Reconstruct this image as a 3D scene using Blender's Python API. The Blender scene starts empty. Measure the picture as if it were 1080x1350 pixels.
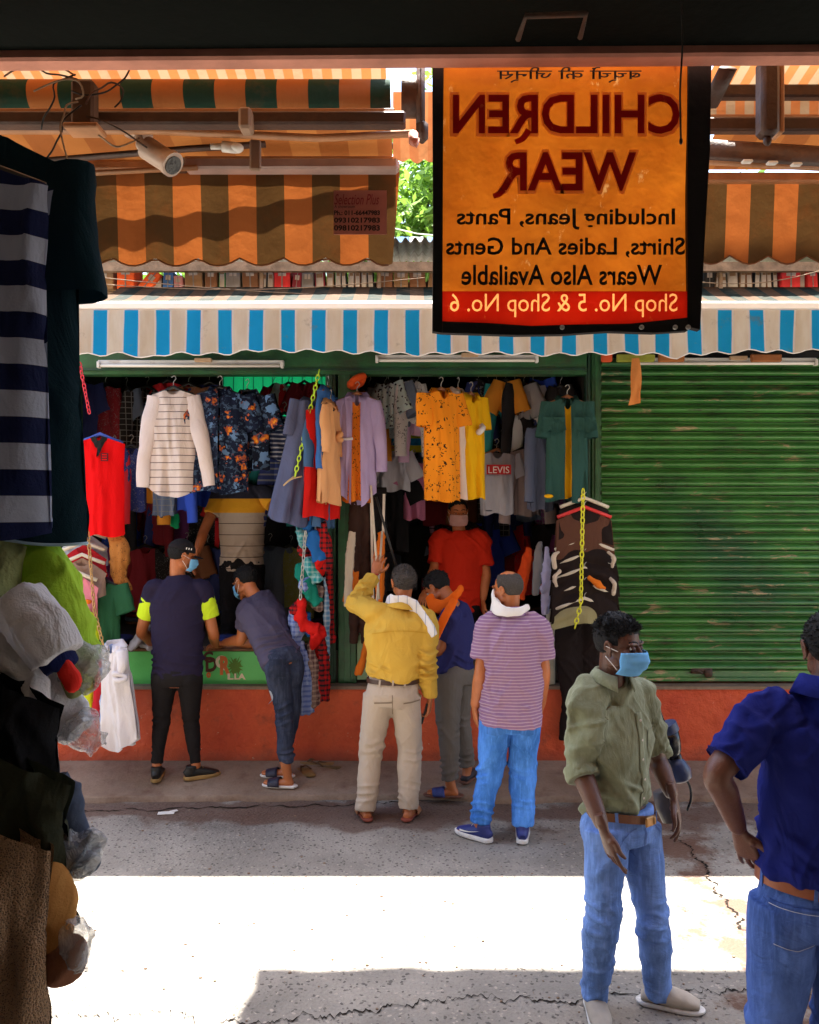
import bpy, bmesh, math, random
import numpy as np
from mathutils import Vector, Matrix
from mathutils.bvhtree import BVHTree

SC = bpy.context.scene
COL = SC.collection
PI = math.pi
F = 1100.0          # focal length in photo pixels
EYE = 2.1           # the photographer stands on the raised plinth of the shop opposite
HOR = 666.0

# ------------------------------------------------------------------ camera
cam_d = bpy.data.cameras.new('camera')
cam_d.sensor_fit = 'HORIZONTAL'
cam_d.sensor_width = 36.0
cam_d.lens = 36.0 * F / 1080.0
cam_d.shift_y = -(675.0 - HOR) / 1080.0
cam_d.clip_start = 0.05
cam_d.clip_end = 600
cam = bpy.data.objects.new('camera', cam_d)
cam.location = (0, 0, EYE)
cam.rotation_euler = (PI / 2, 0, 0)
COL.objects.link(cam)
SC.camera = cam

# ------------------------------------------------------------------ world and sun
SUN_EL = math.radians(76.0)      # high noon sun standing beyond the shops opposite
wd = bpy.data.worlds.new('World')
SC.world = wd
wd.use_nodes = True
nt = wd.node_tree
nt.nodes.clear()
sky = nt.nodes.new('ShaderNodeTexSky')
sky.sky_type = 'NISHITA'
sky.sun_disc = False
sky.sun_elevation = SUN_EL
sky.sun_rotation = 0.0
sky.altitude = 200
sky.air_density = 1.2
sky.dust_density = 3.0
bg = nt.nodes.new('ShaderNodeBackground')
bg.inputs[1].default_value = 0.095
wo = nt.nodes.new('ShaderNodeOutputWorld')
nt.links.new(sky.outputs[0], bg.inputs[0])
nt.links.new(bg.outputs[0], wo.inputs[0])

sl = bpy.data.lights.new('sun', 'SUN')
sl.energy = 5.0
sl.angle = math.radians(0.6)
sl.color = (1.0, 0.95, 0.86)
so = bpy.data.objects.new('sun', sl)
sdir = Vector((0.0, -math.cos(SUN_EL), -math.sin(SUN_EL)))
so.rotation_euler = sdir.to_track_quat('-Z', 'Y').to_euler()
so.location = (0, 10, 20)
COL.objects.link(so)

vs = SC.view_settings
vs.view_transform = 'Standard'
vs.look = 'None'
vs.gamma = 1.0
vs.use_curve_mapping = False
vs.exposure = 2.85
SC.render.engine = 'CYCLES'
SC.cycles.use_denoising = True
SC.cycles.max_bounces = 9
SC.cycles.diffuse_bounces = 6
SC.cycles.transmission_bounces = 6
SC.cycles.transparent_max_bounces = 12
SC.cycles.caustics_reflective = False
SC.cycles.caustics_refractive = False
SC.cycles.sample_clamp_indirect = 8.0

# ------------------------------------------------------------------ helpers
def P(px, py, Y):
    """the real place of a thing seen in direction (px, py), Y metres away"""
    return Vector(((px - 540.0) * Y / F, Y, EYE - (py - HOR) * Y / F))

def tagit(o, label=None, cat=None, group=None, kind=None):
    if label: o['label'] = label
    if cat: o['category'] = cat
    if group: o['group'] = group
    if kind: o['kind'] = kind
    return o

def thing(name, label, cat, loc=(0, 0, 0), rz=0.0, group=None):
    o = bpy.data.objects.new(name, None)
    o.empty_display_size = 0.05
    COL.objects.link(o)
    o.location = loc
    o.rotation_euler = (0, 0, rz)
    return tagit(o, label, cat, group)

class MB:
    def __init__(self):
        self.v = []; self.f = []; self.m = []; self.n = 0
    def add(self, v, f, mi=0):
        v = np.asarray(v, float).reshape(-1, 3)
        b = self.n
        self.v.append(v); self.n += len(v)
        self.f.extend([tuple(i + b for i in q) for q in f])
        self.m.extend([mi] * len(f))
        return self
    def box(self, c, s, mi=0, rot=None, bev=0.0):
        x, y, z = s[0] / 2, s[1] / 2, s[2] / 2
        v = np.array([(i, j, k) for i in (-x, x) for j in (-y, y) for k in (-z, z)], float)
        f = [(0, 1, 3, 2), (4, 6, 7, 5), (0, 4, 5, 1), (2, 3, 7, 6), (0, 2, 6, 4), (1, 5, 7, 3)]
        if bev > 0:
            bm = bmesh.new()
            vv = [bm.verts.new(p) for p in v]
            for q in f: bm.faces.new([vv[i] for i in q])
            bmesh.ops.bevel(bm, geom=bm.edges[:], offset=min(bev, 0.45 * min(s)), segments=1, affect='EDGES', profile=0.5)
            bm.verts.index_update()
            v = np.array([p.co[:] for p in bm.verts]); f = [tuple(p.index for p in q.verts) for q in bm.faces]
            bm.free()
        if rot is not None:
            v = v @ np.array(rot.to_3x3()).T if isinstance(rot, Matrix) else v @ np.array(Matrix.Rotation(rot, 3, 'Z')).T
        return self.add(v + np.array(c, float), f, mi)
    def tube(self, pts, rad, n=10, mi=0, side=None, flat=1.0, cap=True):
        v, f = tube_geo(pts, rad, n, side, flat, cap)
        return self.add(v, f, mi)
    def ell(self, c, r, n=16, m=12, mi=0, rot=None):
        v, f = ell_geo(r, n, m)
        if rot is not None: v = v @ np.array(rot.to_3x3()).T
        return self.add(v + np.array(c, float), f, mi)
    def grid(self, P3, mi=0, closed=False):
        """P3 array (rows, cols, 3)"""
        r, c = P3.shape[:2]
        f = []
        for i in range(r - 1):
            for j in range(c if closed else c - 1):
                k = (j + 1) % c
                f.append((i * c + j, i * c + k, (i + 1) * c + k, (i + 1) * c + j))
        return self.add(P3.reshape(-1, 3), f, mi)
    def arr(self):
        return np.vstack(self.v) if self.v else np.zeros((0, 3))
    def mesh(self, name='shape'):
        me = bpy.data.meshes.new(name)
        me.from_pydata(self.arr().tolist(), [], self.f)
        return me
    def build(self, name, mat, parent=None, smooth=True, loc=None, sharp=None):
        me = self.mesh(name)
        mats = mat if isinstance(mat, (list, tuple)) else [mat]
        for q in mats: me.materials.append(q)
        me.polygons.foreach_set('material_index', self.m)
        if smooth: me.polygons.foreach_set('use_smooth', [True] * len(me.polygons))
        me.update()
        if smooth and sharp: me.set_sharp_from_angle(angle=math.radians(sharp))
        o = bpy.data.objects.new(name, me)
        COL.objects.link(o)
        if loc is not None: o.location = loc
        if parent is not None: o.parent = parent
        return o

def catmull(pts, k=4):
    p = np.asarray(pts, float)
    if len(p) < 3 or k <= 1: return p
    q = np.vstack([2 * p[0] - p[1], p, 2 * p[-1] - p[-2]])
    out = []
    for i in range(1, len(q) - 2):
        for t in np.arange(k) / k:
            a, b, c, d = q[i - 1], q[i], q[i + 1], q[i + 2]
            out.append(0.5 * ((2 * b) + (c - a) * t + (2 * a - 5 * b + 4 * c - d) * t * t + (3 * b - a - 3 * c + d) * t ** 3))
    out.append(p[-1])
    return np.array(out)

def tube_geo(pts, rad, n=10, side=None, flat=1.0, cap=True):
    """pts (k,3); rad scalar, (k,) or (k,2) = half widths along the side vector and across it"""
    p = np.asarray([tuple(q) for q in pts], float)
    k = len(p)
    r = np.asarray(rad, float)
    if r.ndim == 0: r = np.full((k, 2), float(r)) * np.array([1, flat])
    elif r.ndim == 1: r = np.stack([r, r * flat], 1)
    t = np.gradient(p, axis=0)
    t /= np.linalg.norm(t, axis=1)[:, None] + 1e-12
    s = None
    if side is not None:
        side = np.asarray(side, float)
        if side.ndim == 1: side = np.tile(side, (k, 1))
    else:
        a = np.array([0, 0, 1.0]) if abs(t[0][2]) < 0.9 else np.array([1.0, 0, 0])
        s = np.cross(a, t[0])
    V = []
    ang = np.arange(n) * 2 * PI / n
    for i in range(k):
        if side is not None: s = side[i]
        s = s - t[i] * np.dot(s, t[i])
        s = s / (np.linalg.norm(s) + 1e-12)
        b = np.cross(t[i], s)
        V.append(p[i] + np.outer(np.cos(ang) * r[i, 0], s) + np.outer(np.sin(ang) * r[i, 1], b))
    V = np.vstack(V)
    f = []
    for i in range(k - 1):
        for j in range(n):
            m = (j + 1) % n
            f.append((i * n + j, i * n + m, (i + 1) * n + m, (i + 1) * n + j))
    if cap:
        f.append(tuple(range(n))[::-1]); f.append(tuple((k - 1) * n + j for j in range(n)))
    return V, f

def ell_geo(r, n=16, m=12):
    v = [(0, 0, r[2])]
    for i in range(1, m):
        a = PI * i / m
        for j in range(n):
            b = 2 * PI * j / n
            v.append((r[0] * math.sin(a) * math.cos(b), r[1] * math.sin(a) * math.sin(b), r[2] * math.cos(a)))
    v.append((0, 0, -r[2]))
    f = [(0, 1 + j, 1 + (j + 1) % n) for j in range(n)]
    for i in range(m - 2):
        for j in range(n):
            a = 1 + i * n; k = (j + 1) % n
            f.append((a + j, a + n + j, a + n + k, a + k))
    e = len(v) - 1; a = 1 + (m - 2) * n
    f += [(e, a + (j + 1) % n, a + j) for j in range(n)]
    return np.array(v, float), f

# numpy value noise -------------------------------------------------------------
def _h(i, j, k, s):
    x = (i * 73856093) ^ (j * 19349663) ^ (k * 83492791) ^ (s * 2654435761 & 0x7fffffff)
    x = (x ^ (x >> 13)) * 1274126177 & 0x7fffffff
    x = x ^ (x >> 16)
    return (x & 0xffff) / 65535.0
def vnoise(p, s=0):
    p = np.asarray(p, float)
    i = np.floor(p).astype(np.int64); f = p - i
    f = f * f * (3 - 2 * f)
    o = 0
    for a in (0, 1):
        wa = f[:, 0] if a else 1 - f[:, 0]
        for b in (0, 1):
            wb = f[:, 1] if b else 1 - f[:, 1]
            for c in (0, 1):
                wc = f[:, 2] if c else 1 - f[:, 2]
                o = o + wa * wb * wc * _h(i[:, 0] + a, i[:, 1] + b, i[:, 2] + c, s)
    return o * 2 - 1
def ridge(p, s=0):
    """sharp fold crests with soft valleys, about -0.5 .. 0.5"""
    p = np.asarray(p, float)
    w = p + 0.55 * np.stack([vnoise(p * 0.7 + 9, s + 5), vnoise(p * 0.7 + 31, s + 6), vnoise(p * 0.7 + 57, s + 7)], 1)
    a = 1 - np.abs(vnoise(w, s)) * 2.0
    b = 1 - np.abs(vnoise(w * 2.1 + 3.3, s + 1)) * 2.0
    return 0.38 * a + 0.16 * b

def remesh(mb, vox, smooth=4, name='shape', fac=0.5):
    me = mb.mesh(name)
    o = bpy.data.objects.new('tmp_shape', me)
    COL.objects.link(o)
    m = o.modifiers.new('r', 'REMESH'); m.mode = 'VOXEL'; m.voxel_size = vox; m.adaptivity = 0
    if smooth:
        s = o.modifiers.new('s', 'SMOOTH'); s.factor = fac; s.iterations = smooth
    dg = bpy.context.evaluated_depsgraph_get()
    ev = o.evaluated_get(dg)
    out = bpy.data.meshes.new_from_object(ev)
    bpy.data.objects.remove(o)
    bpy.data.meshes.remove(me)
    return out

def mesh_np(me):
    v = np.empty(len(me.vertices) * 3); me.vertices.foreach_get('co', v)
    nn = np.empty(len(me.vertices) * 3); me.vertices.foreach_get('normal', nn)
    return v.reshape(-1, 3), nn.reshape(-1, 3)
def mesh_set(me, v):
    me.vertices.foreach_set('co', np.asarray(v).ravel()); me.update()

def link_mesh(name, me, mat, parent=None, smooth=True):
    me.name = name
    me.materials.clear()
    for q in (mat if isinstance(mat, (list, tuple)) else [mat]): me.materials.append(q)
    if smooth: me.polygons.foreach_set('use_smooth', [True] * len(me.polygons))
    me.update()
    o = bpy.data.objects.new(name, me)
    COL.objects.link(o)
    if parent is not None: o.parent = parent
    return o

# ------------------------------------------------------------------ materials
class NT:
    def __init__(self, name):
        self.mat = bpy.data.materials.new(name); self.mat.use_nodes = True
        self.t = self.mat.node_tree; self.t.nodes.clear()
        self.out = self.t.nodes.new('ShaderNodeOutputMaterial')
        self.tc = self.t.nodes.new('ShaderNodeTexCoord')
    def n(self, typ, **kw):
        x = self.t.nodes.new('ShaderNode' + typ)
        for k, v in kw.items(): setattr(x, k, v)
        return x
    def l(self, a, b): self.t.links.new(a, b)
    def setin(self, node, i, v):
        if hasattr(v, 'is_output') or isinstance(v, bpy.types.NodeSocket): self.l(v, node.inputs[i])
        else: node.inputs[i].default_value = v
    def math(self, op, a, b=0.0, c=0.0):
        x = self.n('Math', operation=op)
        self.setin(x, 0, a); self.setin(x, 1, b)
        if len(x.inputs) > 2: self.setin(x, 2, c)
        return x.outputs[0]
    def mix(self, f, a, b, mode='MIX'):
        x = self.n('Mix', data_type='RGBA', blend_type=mode)
        self.setin(x, 0, f)
        for i, v in ((6, a), (7, b)):
            if isinstance(v, (tuple, list)): x.inputs[i].default_value = tuple(v)[:3] + (1,)
            else: self.l(v, x.inputs[i])
        return x.outputs[2]
    def noise(self, scale, detail=4, rough=0.55, vec=None, dist=0.0):
        x = self.n('TexNoise'); x.inputs['Scale'].default_value = scale; x.inputs['Detail'].default_value = detail
        x.inputs['Roughness'].default_value = rough; x.inputs['Distortion'].default_value = dist
        self.l(vec if vec is not None else self.tc.outputs['Object'], x.inputs['Vector'])
        return x.outputs[0]
    def ramp(self, f, stops, interp='LINEAR'):
        x = self.n('ValToRGB'); x.color_ramp.interpolation = interp
        self.l(f, x.inputs[0]); e = x.color_ramp.elements
        while len(e) < len(stops): e.new(0.5)
        for el, (p, c) in zip(e, stops):
            el.position = p
            el.color = (c, c, c, 1) if isinstance(c, (int, float)) else tuple(c)[:3] + (1,)
        return x.outputs[0]
    def xyz(self, which='Object'):
        x = self.n('SeparateXYZ'); self.l(self.tc.outputs[which], x.inputs[0]); return x.outputs
    def mapping(self, scale=(1, 1, 1), rot=(0, 0, 0), loc=(0, 0, 0)):
        x = self.n('Mapping'); x.inputs['Scale'].default_value = scale; x.inputs['Rotation'].default_value = rot
        x.inputs['Location'].default_value = loc
        self.l(self.tc.outputs['Object'], x.inputs[0]); return x.outputs[0]
    def bump(self, h, dist=0.01, strength=1.0, nrm=None):
        x = self.n('Bump'); x.inputs['Strength'].default_value = strength; x.inputs['Distance'].default_value = dist
        self.l(h, x.inputs['Height'])
        if nrm is not None: self.l(nrm, x.inputs['Normal'])
        return x.outputs[0]
    def bsdf(self, color, rough=0.6, normal=None, metal=0.0, spec=0.5, sheen=0.0, trans=None, alpha=None, transmission=0.0, sss=0.0):
        b = self.n('BsdfPrincipled')
        if isinstance(color, (tuple, list)): b.inputs['Base Color'].default_value = tuple(color)[:3] + (1,)
        else: self.l(color, b.inputs['Base Color'])
        self.setin(b, 'Roughness', rough); self.setin(b, 'Metallic', metal)
        b.inputs['Specular IOR Level'].default_value = spec
        b.inputs['Sheen Weight'].default_value = sheen
        b.inputs['Transmission Weight'].default_value = transmission
        if sss:
            b.inputs['Subsurface Weight'].default_value = sss
            b.inputs['Subsurface Radius'].default_value = (0.012, 0.005, 0.003); b.inputs['Subsurface Scale'].default_value = 1
        if normal is not None: self.l(normal, b.inputs['Normal'])
        if alpha is not None: self.setin(b, 'Alpha', alpha)
        o = b.outputs[0]
        if trans:
            tr = self.n('BsdfTranslucent')
            if isinstance(color, (tuple, list)): tr.inputs[0].default_value = tuple(color)[:3] + (1,)
            else: self.l(color, tr.inputs[0])
            if normal is not None: self.l(normal, tr.inputs['Normal'])
            m = self.n('MixShader'); self.setin(m, 0, trans); self.l(o, m.inputs[1]); self.l(tr.outputs[0], m.inputs[2])
            o = m.outputs[0]
        self.l(o, self.out.inputs[0])
        return self.mat

_mc = {}
def simple(name, col, rough=0.6, metal=0.0, spec=0.35, var=0.25, scale=8.0, bump=0.002, dirt=None, bscale=40):
    key = ('s', name)
    if key in _mc: return _mc[key]
    N = NT(name)
    n1 = N.noise(scale, 5)
    c = N.mix(N.ramp(n1, [(0.3, 0.0), (0.75, 1.0)]), tuple(x * (1 - var) for x in col), tuple(min(1, x * (1 + var)) for x in col))
    if dirt:
        c = N.mix(N.ramp(N.noise(scale * 0.45, 8, 0.7), [(0.52, 0.0), (0.7, 0.8)]), c, dirt)
    nb = N.bump(N.noise(bscale, 4), bump) if bump else None
    _mc[key] = N.bsdf(c, rough, nb, metal, spec)
    return _mc[key]

def fabric(name, col, pat=None, c2=(0, 0, 0), trans=0.12, rough=0.85, weave=900, spec=0.12, sheen=0.0, a=0.05, b=0.5, axis=2, off=0.0, crease=0.004, var=0.10):
    """cloth; pat: None, 'stripe' (axis, period a, share b), 'plaid', 'spots', 'floral', 'print', 'block' (above / below a height)"""
    if name in _mc: return _mc[name]
    N = NT(name)
    ox = N.xyz()
    base = N.mix(N.noise(3.0, 3), tuple(x * (1 - var) for x in col), tuple(min(1, x * (1 + var)) for x in col))
    # worn, creased cloth
    crv = N.noise(7, 4, 0.6, N.mapping((1, 1, 0.45)), 1.2)
    def band(o, per, share, off=0.0):
        m = N.math('FRACT', N.math('DIVIDE', N.math('ADD', o, off + 50 * per), per))
        return N.math('LESS_THAN', m, share)
    c = base
    if pat == 'stripe': c = N.mix(band(ox[axis], a, b, off), base, c2)
    elif pat == 'plaid':
        f1 = band(ox[2], a, b); f2 = band(ox[0], a, b); f3 = band(ox[1], a, b)
        fm = N.math('MULTIPLY', N.math('ADD', f1, N.math('MAXIMUM', f2, f3)), 0.5)
        c = N.mix(fm, base, c2)
    elif pat == 'check':
        f1 = band(ox[2], a, 0.14); f2 = band(ox[0], a, 0.14)
        c = N.mix(N.math('MAXIMUM', f1, f2), base, c2)
    elif pat in ('spots', 'floral', 'print'):
        vx = N.n('TexVoronoi'); vx.inputs['Scale'].default_value = a
        dn = N.n('Mix', data_type='VECTOR'); dn.inputs[0].default_value = 0.12 if pat != 'spots' else 0.02
        nz = N.n('TexNoise'); nz.inputs['Scale'].default_value = a * 1.7; N.l(N.tc.outputs['Object'], nz.inputs['Vector'])
        N.l(N.tc.outputs['Object'], dn.inputs[4]); N.l(nz.outputs['Color'], dn.inputs[5]); N.l(dn.outputs[1], vx.inputs['Vector'])
        if pat == 'floral':
            hue = N.n('SeparateColor'); N.l(vx.outputs['Color'], hue.inputs[0])
            petals = N.ramp(vx.outputs['Distance'], [(0.0, (0.95, 0.60, 0.06)), (0.14, (0.85, 0.28, 0.03)), (0.30, (0.55, 0.12, 0.03)), (0.5, c2)])
            petals = N.mix(N.math('GREATER_THAN', hue.outputs[1], 0.55), petals, (0.14, 0.26, 0.48))
            gate = N.math('LESS_THAN', vx.outputs['Distance'], 0.46)
            gate = N.math('MULTIPLY', gate, N.math('GREATER_THAN', hue.outputs[0], 0.45))
            leafn = N.math('GREATER_THAN', N.noise(a * 2.2, 2), 0.56)
            c = N.mix(N.math('MULTIPLY', leafn, 0.6), base, (0.08, 0.14, 0.24))
            c = N.mix(gate, c, petals)
        else:
            c = N.mix(N.math('LESS_THAN', vx.outputs['Distance'], b), base, c2)
    elif pat == 'block':
        c = N.mix(N.math('GREATER_THAN', ox[2], a), base, c2)
    wv = N.math('MULTIPLY', N.noise(weave * 0.25, 2), 0.25)
    h = N.math('ADD', N.math('MULTIPLY', crv, 1.0), N.math('MULTIPLY', wv, 0.25))
    nb = N.bump(h, crease * 3)
    _mc[name] = N.bsdf(c, rough, nb, 0, spec, sheen, trans)
    return _mc[name]

def denim(name, col, worn=0.5):
    if name in _mc: return _mc[name]
    N = NT(name)
    n1 = N.noise(5, 6, 0.65, N.mapping((1.2, 1.2, 0.5)))
    light = tuple(min(1, x * 2.1 + 0.05) for x in col)
    c = N.mix(N.ramp(n1, [(0.40, 0.0), (0.62, worn)]), tuple(x * 0.7 for x in col), light)
    twill = N.n('TexWave', wave_type='BANDS', bands_direction='DIAGONAL'); twill.inputs['Scale'].default_value = 160
    N.l(N.tc.outputs['Object'], twill.inputs['Vector'])
    c = N.mix(N.math('MULTIPLY', twill.outputs['Fac'], 0.18), c, light)
    streak = N.noise(60, 3, 0.6, N.mapping((1, 1, 0.1)))
    c = N.mix(N.ramp(streak, [(0.50, 0.0), (0.72, 0.4)]), c, light)
    nb = N.bump(N.noise(9, 5, 0.6, N.mapping((0.8, 0.8, 1.6)), 0.8), 0.012)
    nb = N.bump(N.noise(200, 2), 0.0008, 1, nb)
    _mc[name] = N.bsdf(c, 0.85, nb, 0, 0.12, 0.0)
    return _mc[name]

def skin(name, col, dark=0.6):
    if name in _mc: return _mc[name]
    N = NT(name)
    c = N.mix(N.noise(16, 5, 0.6), tuple(x * dark for x in col), col)
    c = N.mix(N.ramp(N.noise(220, 3), [(0.45, 0.0), (0.7, 0.25)]), c, tuple(x * 0.5 for x in col))
    nb = N.bump(N.noise(260, 4), 0.0012)
    nb = N.bump(N.noise(30, 3), 0.002, 0.6, nb)
    _mc[name] = N.bsdf(c, N.ramp(N.noise(60, 3), [(0.3, 0.34), (0.7, 0.5)]), nb, 0, 0.45, 0, None, None, 0, 0.0)
    return _mc[name]

def hairmat(name, col=(0.004, 0.0035, 0.0035)):
    if name in _mc: return _mc[name]
    N = NT(name)
    c = N.mix(N.noise(140, 3, 0.6), tuple(x * 0.4 for x in col), tuple(x * 2.2 for x in col))
    nb = N.bump(N.noise(170, 4, 0.7), 0.01)
    _mc[name] = N.bsdf(c, 0.6, nb, 0, 0.25, 0.0)
    return _mc[name]
# ================================================================== materials of the place
def m_asphalt():
    N = NT('asphalt')
    n1 = N.noise(1.3, 6, 0.6); n2 = N.noise(70, 3, 0.7); 
    c = N.mix(N.ramp(n1, [(0.35, 0.0), (0.7, 1.0)]), (0.17, 0.155, 0.135), (0.33, 0.30, 0.26))
    v = N.n('TexVoronoi'); v.inputs['Scale'].default_value = 52; wv = N.n('Mix', data_type='VECTOR'); wv.inputs[0].default_value = 0.03; wz = N.n('TexNoise'); wz.inputs['Scale'].default_value = 40; N.l(N.tc.outputs['Object'], wz.inputs['Vector']); N.l(N.tc.outputs['Object'], wv.inputs[4]); N.l(wz.outputs['Color'], wv.inputs[5]); N.l(wv.outputs[1], v.inputs['Vector'])
    sep = N.n('SeparateColor'); N.l(v.outputs['Color'], sep.inputs[0])
    pale = N.math('MULTIPLY', N.math('LESS_THAN', v.outputs['Distance'], N.math('MULTIPLY', sep.outputs[2], 0.42)), N.math('GREATER_THAN', sep.outputs[0], 0.60))
    darkp = N.math('MULTIPLY', N.math('LESS_THAN', v.outputs['Distance'], N.math('MULTIPLY', sep.outputs[2], 0.45)), N.math('LESS_THAN', sep.outputs[1], 0.45))
    c = N.mix(N.math('MULTIPLY', pale, 0.75), c, (0.38, 0.33, 0.28))
    c = N.mix(N.math('MULTIPLY', darkp, 0.8), c, (0.045, 0.04, 0.036))
    c = N.mix(N.ramp(n2, [(0.5, 0.0), (0.8, 0.5)]), c, (0.06, 0.055, 0.05))
    # wet brown stain that runs along the edge of the pavement
    o = N.xyz()
    d = N.math('ABSOLUTE', N.math('SUBTRACT', o[1], 5.72))
    st = N.math('SUBTRACT', N.math('ADD', 0.30, N.math('MULTIPLY', N.math('SUBTRACT', N.noise(1.7, 5), 0.5), 1.5)), d)
    c = N.mix(N.ramp(st, [(0.0, 0.0), (0.12, 0.75)]), c, (0.085, 0.036, 0.02))
    # reddish mud patch by the right side
    r = N.math('SUBTRACT', 0.34, N.math('ABSOLUTE', N.math('SUBTRACT', o[0], 1.66)))
    st2 = N.math('ADD', N.math('MULTIPLY', r, 0.9), N.math('MULTIPLY', N.math('SUBTRACT', N.noise(3.6, 7, 0.7), 0.52), 2.4))
    c = N.mix(N.ramp(st2, [(0.0, 0.0), (0.30, 0.95)]), c, (0.105, 0.052, 0.032))
    h = N.math('ADD', N.math('MULTIPLY', n2, 0.5), N.math('MULTIPLY', N.math('SUBTRACT', 1.0, v.outputs['Distance']), 0.8))
    nb = N.bump(h, 0.006)
    nb = N.bump(n1, 0.05, 0.7, nb)
    return N.bsdf(c, N.ramp(n1, [(0.3, 0.6), (0.7, 0.9)]), nb, 0, 0.4)
def m_concrete(name, a, b, stain):
    N = NT(name)
    n1 = N.noise(2.2, 7, 0.65); n2 = N.noise(60, 4, 0.7)
    c = N.mix(N.ramp(n1, [(0.3, 0.0), (0.7, 1.0)]), a, b)
    c = N.mix(N.ramp(N.noise(5, 8, 0.7), [(0.52, 0.0), (0.72, 0.7)]), c, stain)
    c = N.mix(N.ramp(n2, [(0.5, 0.0), (0.8, 0.4)]), c, tuple(x * 0.4 for x in a))
    nb = N.bump(n2, 0.003); nb = N.bump(n1, 0.03, 0.8, nb)
    return N.bsdf(c, 0.82, nb, 0, 0.35)
M_ASPH = m_asphalt()
M_STRIP = m_concrete('pavement_concrete', (0.17, 0.11, 0.075), (0.30, 0.22, 0.16), (0.11, 0.05, 0.03))
def m_red():
    N = NT('red_plinth_paint')
    n1 = N.noise(2.5, 7, 0.65); n2 = N.noise(22, 6, 0.7)
    c = N.mix(N.ramp(n1, [(0.3, 0.0), (0.7, 1.0)]), (0.42, 0.050, 0.018), (0.68, 0.12, 0.04))
    c = N.mix(N.ramp(N.noise(5, 6, 0.7), [(0.55, 0.0), (0.75, 0.8)]), c, (0.14, 0.035, 0.025))
    c = N.mix(N.ramp(n2, [(0.66, 0.0), (0.68, 0.9)]), c, (0.62, 0.42, 0.30))
    o = N.xyz()
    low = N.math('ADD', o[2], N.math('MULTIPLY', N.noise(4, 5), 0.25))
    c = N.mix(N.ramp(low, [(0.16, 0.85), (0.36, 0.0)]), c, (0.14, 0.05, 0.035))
    return N.bsdf(c, 0.75, N.bump(N.noise(9, 7, 0.65), 0.03), 0, 0.4)
M_RED = m_red()
M_GREEN = simple('green_frame_paint', (0.022, 0.10, 0.032), 0.42, 0, 0.5, 0.4, 5, 0.003, (0.05, 0.035, 0.02))
M_DGREEN = simple('dark_green_frame_paint', (0.012, 0.05, 0.025), 0.45, 0, 0.5, 0.4, 5, 0.003, (0.02, 0.018, 0.014))
def m_shutter():
    N = NT('shutter_paint')
    N.tc = type('T', (), {'outputs': {'Object': N.n('NewGeometry').outputs['Position']}})()     # wear runs on from slat to slat
    n1 = N.noise(3, 6, 0.65)
    c = N.mix(N.ramp(n1, [(0.3, 0.0), (0.72, 1.0)]), (0.024, 0.11, 0.022), (0.065, 0.24, 0.045))
    c = N.mix(N.ramp(N.noise(0.9, 4, 0.6), [(0.45, 0.0), (0.68, 0.7)]), c, (0.018, 0.075, 0.04))
    c = N.mix(N.ramp(N.noise(14, 6, 0.75, N.mapping((0.25, 1, 2.5))), [(0.60, 0.0), (0.66, 0.7)]), c, (0.26, 0.16, 0.07))
    g = N.tc.outputs['Object']
    wn = N.noise(3.3, 7, 0.72, N.mapping((1, 1, 4)), 0.4)
    c = N.mix(N.ramp(wn, [(0.60, 0.0), (0.63, 0.9)]), c, (0.36, 0.26, 0.15))
    wn2 = N.noise(7, 7, 0.75, N.mapping((0.6, 1, 3), (0, 0, 0), (4, 3, 9)))
    c = N.mix(N.ramp(wn2, [(0.54, 0.0), (0.66, 0.85)]), c, (0.03, 0.035, 0.015))
    streak = N.noise(30, 5, 0.7, N.mapping((0.15, 1, 2)))
    c = N.mix(N.ramp(streak, [(0.6, 0.0), (0.75, 0.35)]), c, (0.16, 0.11, 0.05))
    return N.bsdf(c, N.ramp(n1, [(0.3, 0.25), (0.7, 0.45)]), N.bump(N.noise(40, 4), 0.002), 0, 0.6)
M_SHUT = m_shutter()
M_BLACK = simple('black_metal', (0.012, 0.012, 0.012), 0.5)
M_RUST = simple('rusty_iron', (0.05, 0.028, 0.018), 0.7, 0, 0.4, 0.5, 20, 0.004, (0.12, 0.04, 0.015))
M_WOODG = simple('grey_weathered_wood', (0.28, 0.20, 0.13), 0.8, 0, 0.3, 0.4, 12, 0.006, (0.12, 0.08, 0.05))
M_WOOD = simple('brown_wood', (0.20, 0.085, 0.035), 0.65, 0, 0.35, 0.4, 10, 0.004)
M_WHITE = simple('white_paint', (0.72, 0.70, 0.66), 0.45, 0, 0.5, 0.06, 9, 0.001, (0.45, 0.36, 0.28))
M_TUBE = simple('white_tube_glass', (0.75, 0.70, 0.62), 0.25, 0, 0.5, 0.04, 3, 0)
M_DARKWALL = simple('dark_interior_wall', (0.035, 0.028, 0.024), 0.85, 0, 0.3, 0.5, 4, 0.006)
M_PLASTER = simple('street_plaster', (0.28, 0.20, 0.13), 0.85, 0, 0.3, 0.3, 2, 0.01, (0.14, 0.10, 0.07))
M_METAL = simple('dull_steel', (0.45, 0.43, 0.40), 0.4, 0.8, 0.5, 0.2, 20, 0.001)

def struct(name, mb, mat, smooth=False):
    o = mb.build(name, mat, None, smooth); o['kind'] = 'structure'; return o
def slab(x0, x1, y0, y1, z0, z1, mb=None):
    mb = mb or MB()
    return mb.box(((x0 + x1) / 2, (y0 + y1) / 2, (z0 + z1) / 2), (x1 - x0, y1 - y0, z1 - z0))

YF = 6.46     # front of the red plinth
YS = 6.56     # plane of posts and shutters
ZP = 0.68     # plinth top
rnd = random.Random(5)

# ------------------------------------------------------------------ ground
g = MB(); g.add([(-90, -60, 0), (90, -60, 0), (90, 120, 0), (-90, 120, 0)], [(0, 1, 2, 3)])
struct('street', g, M_ASPH)
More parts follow.
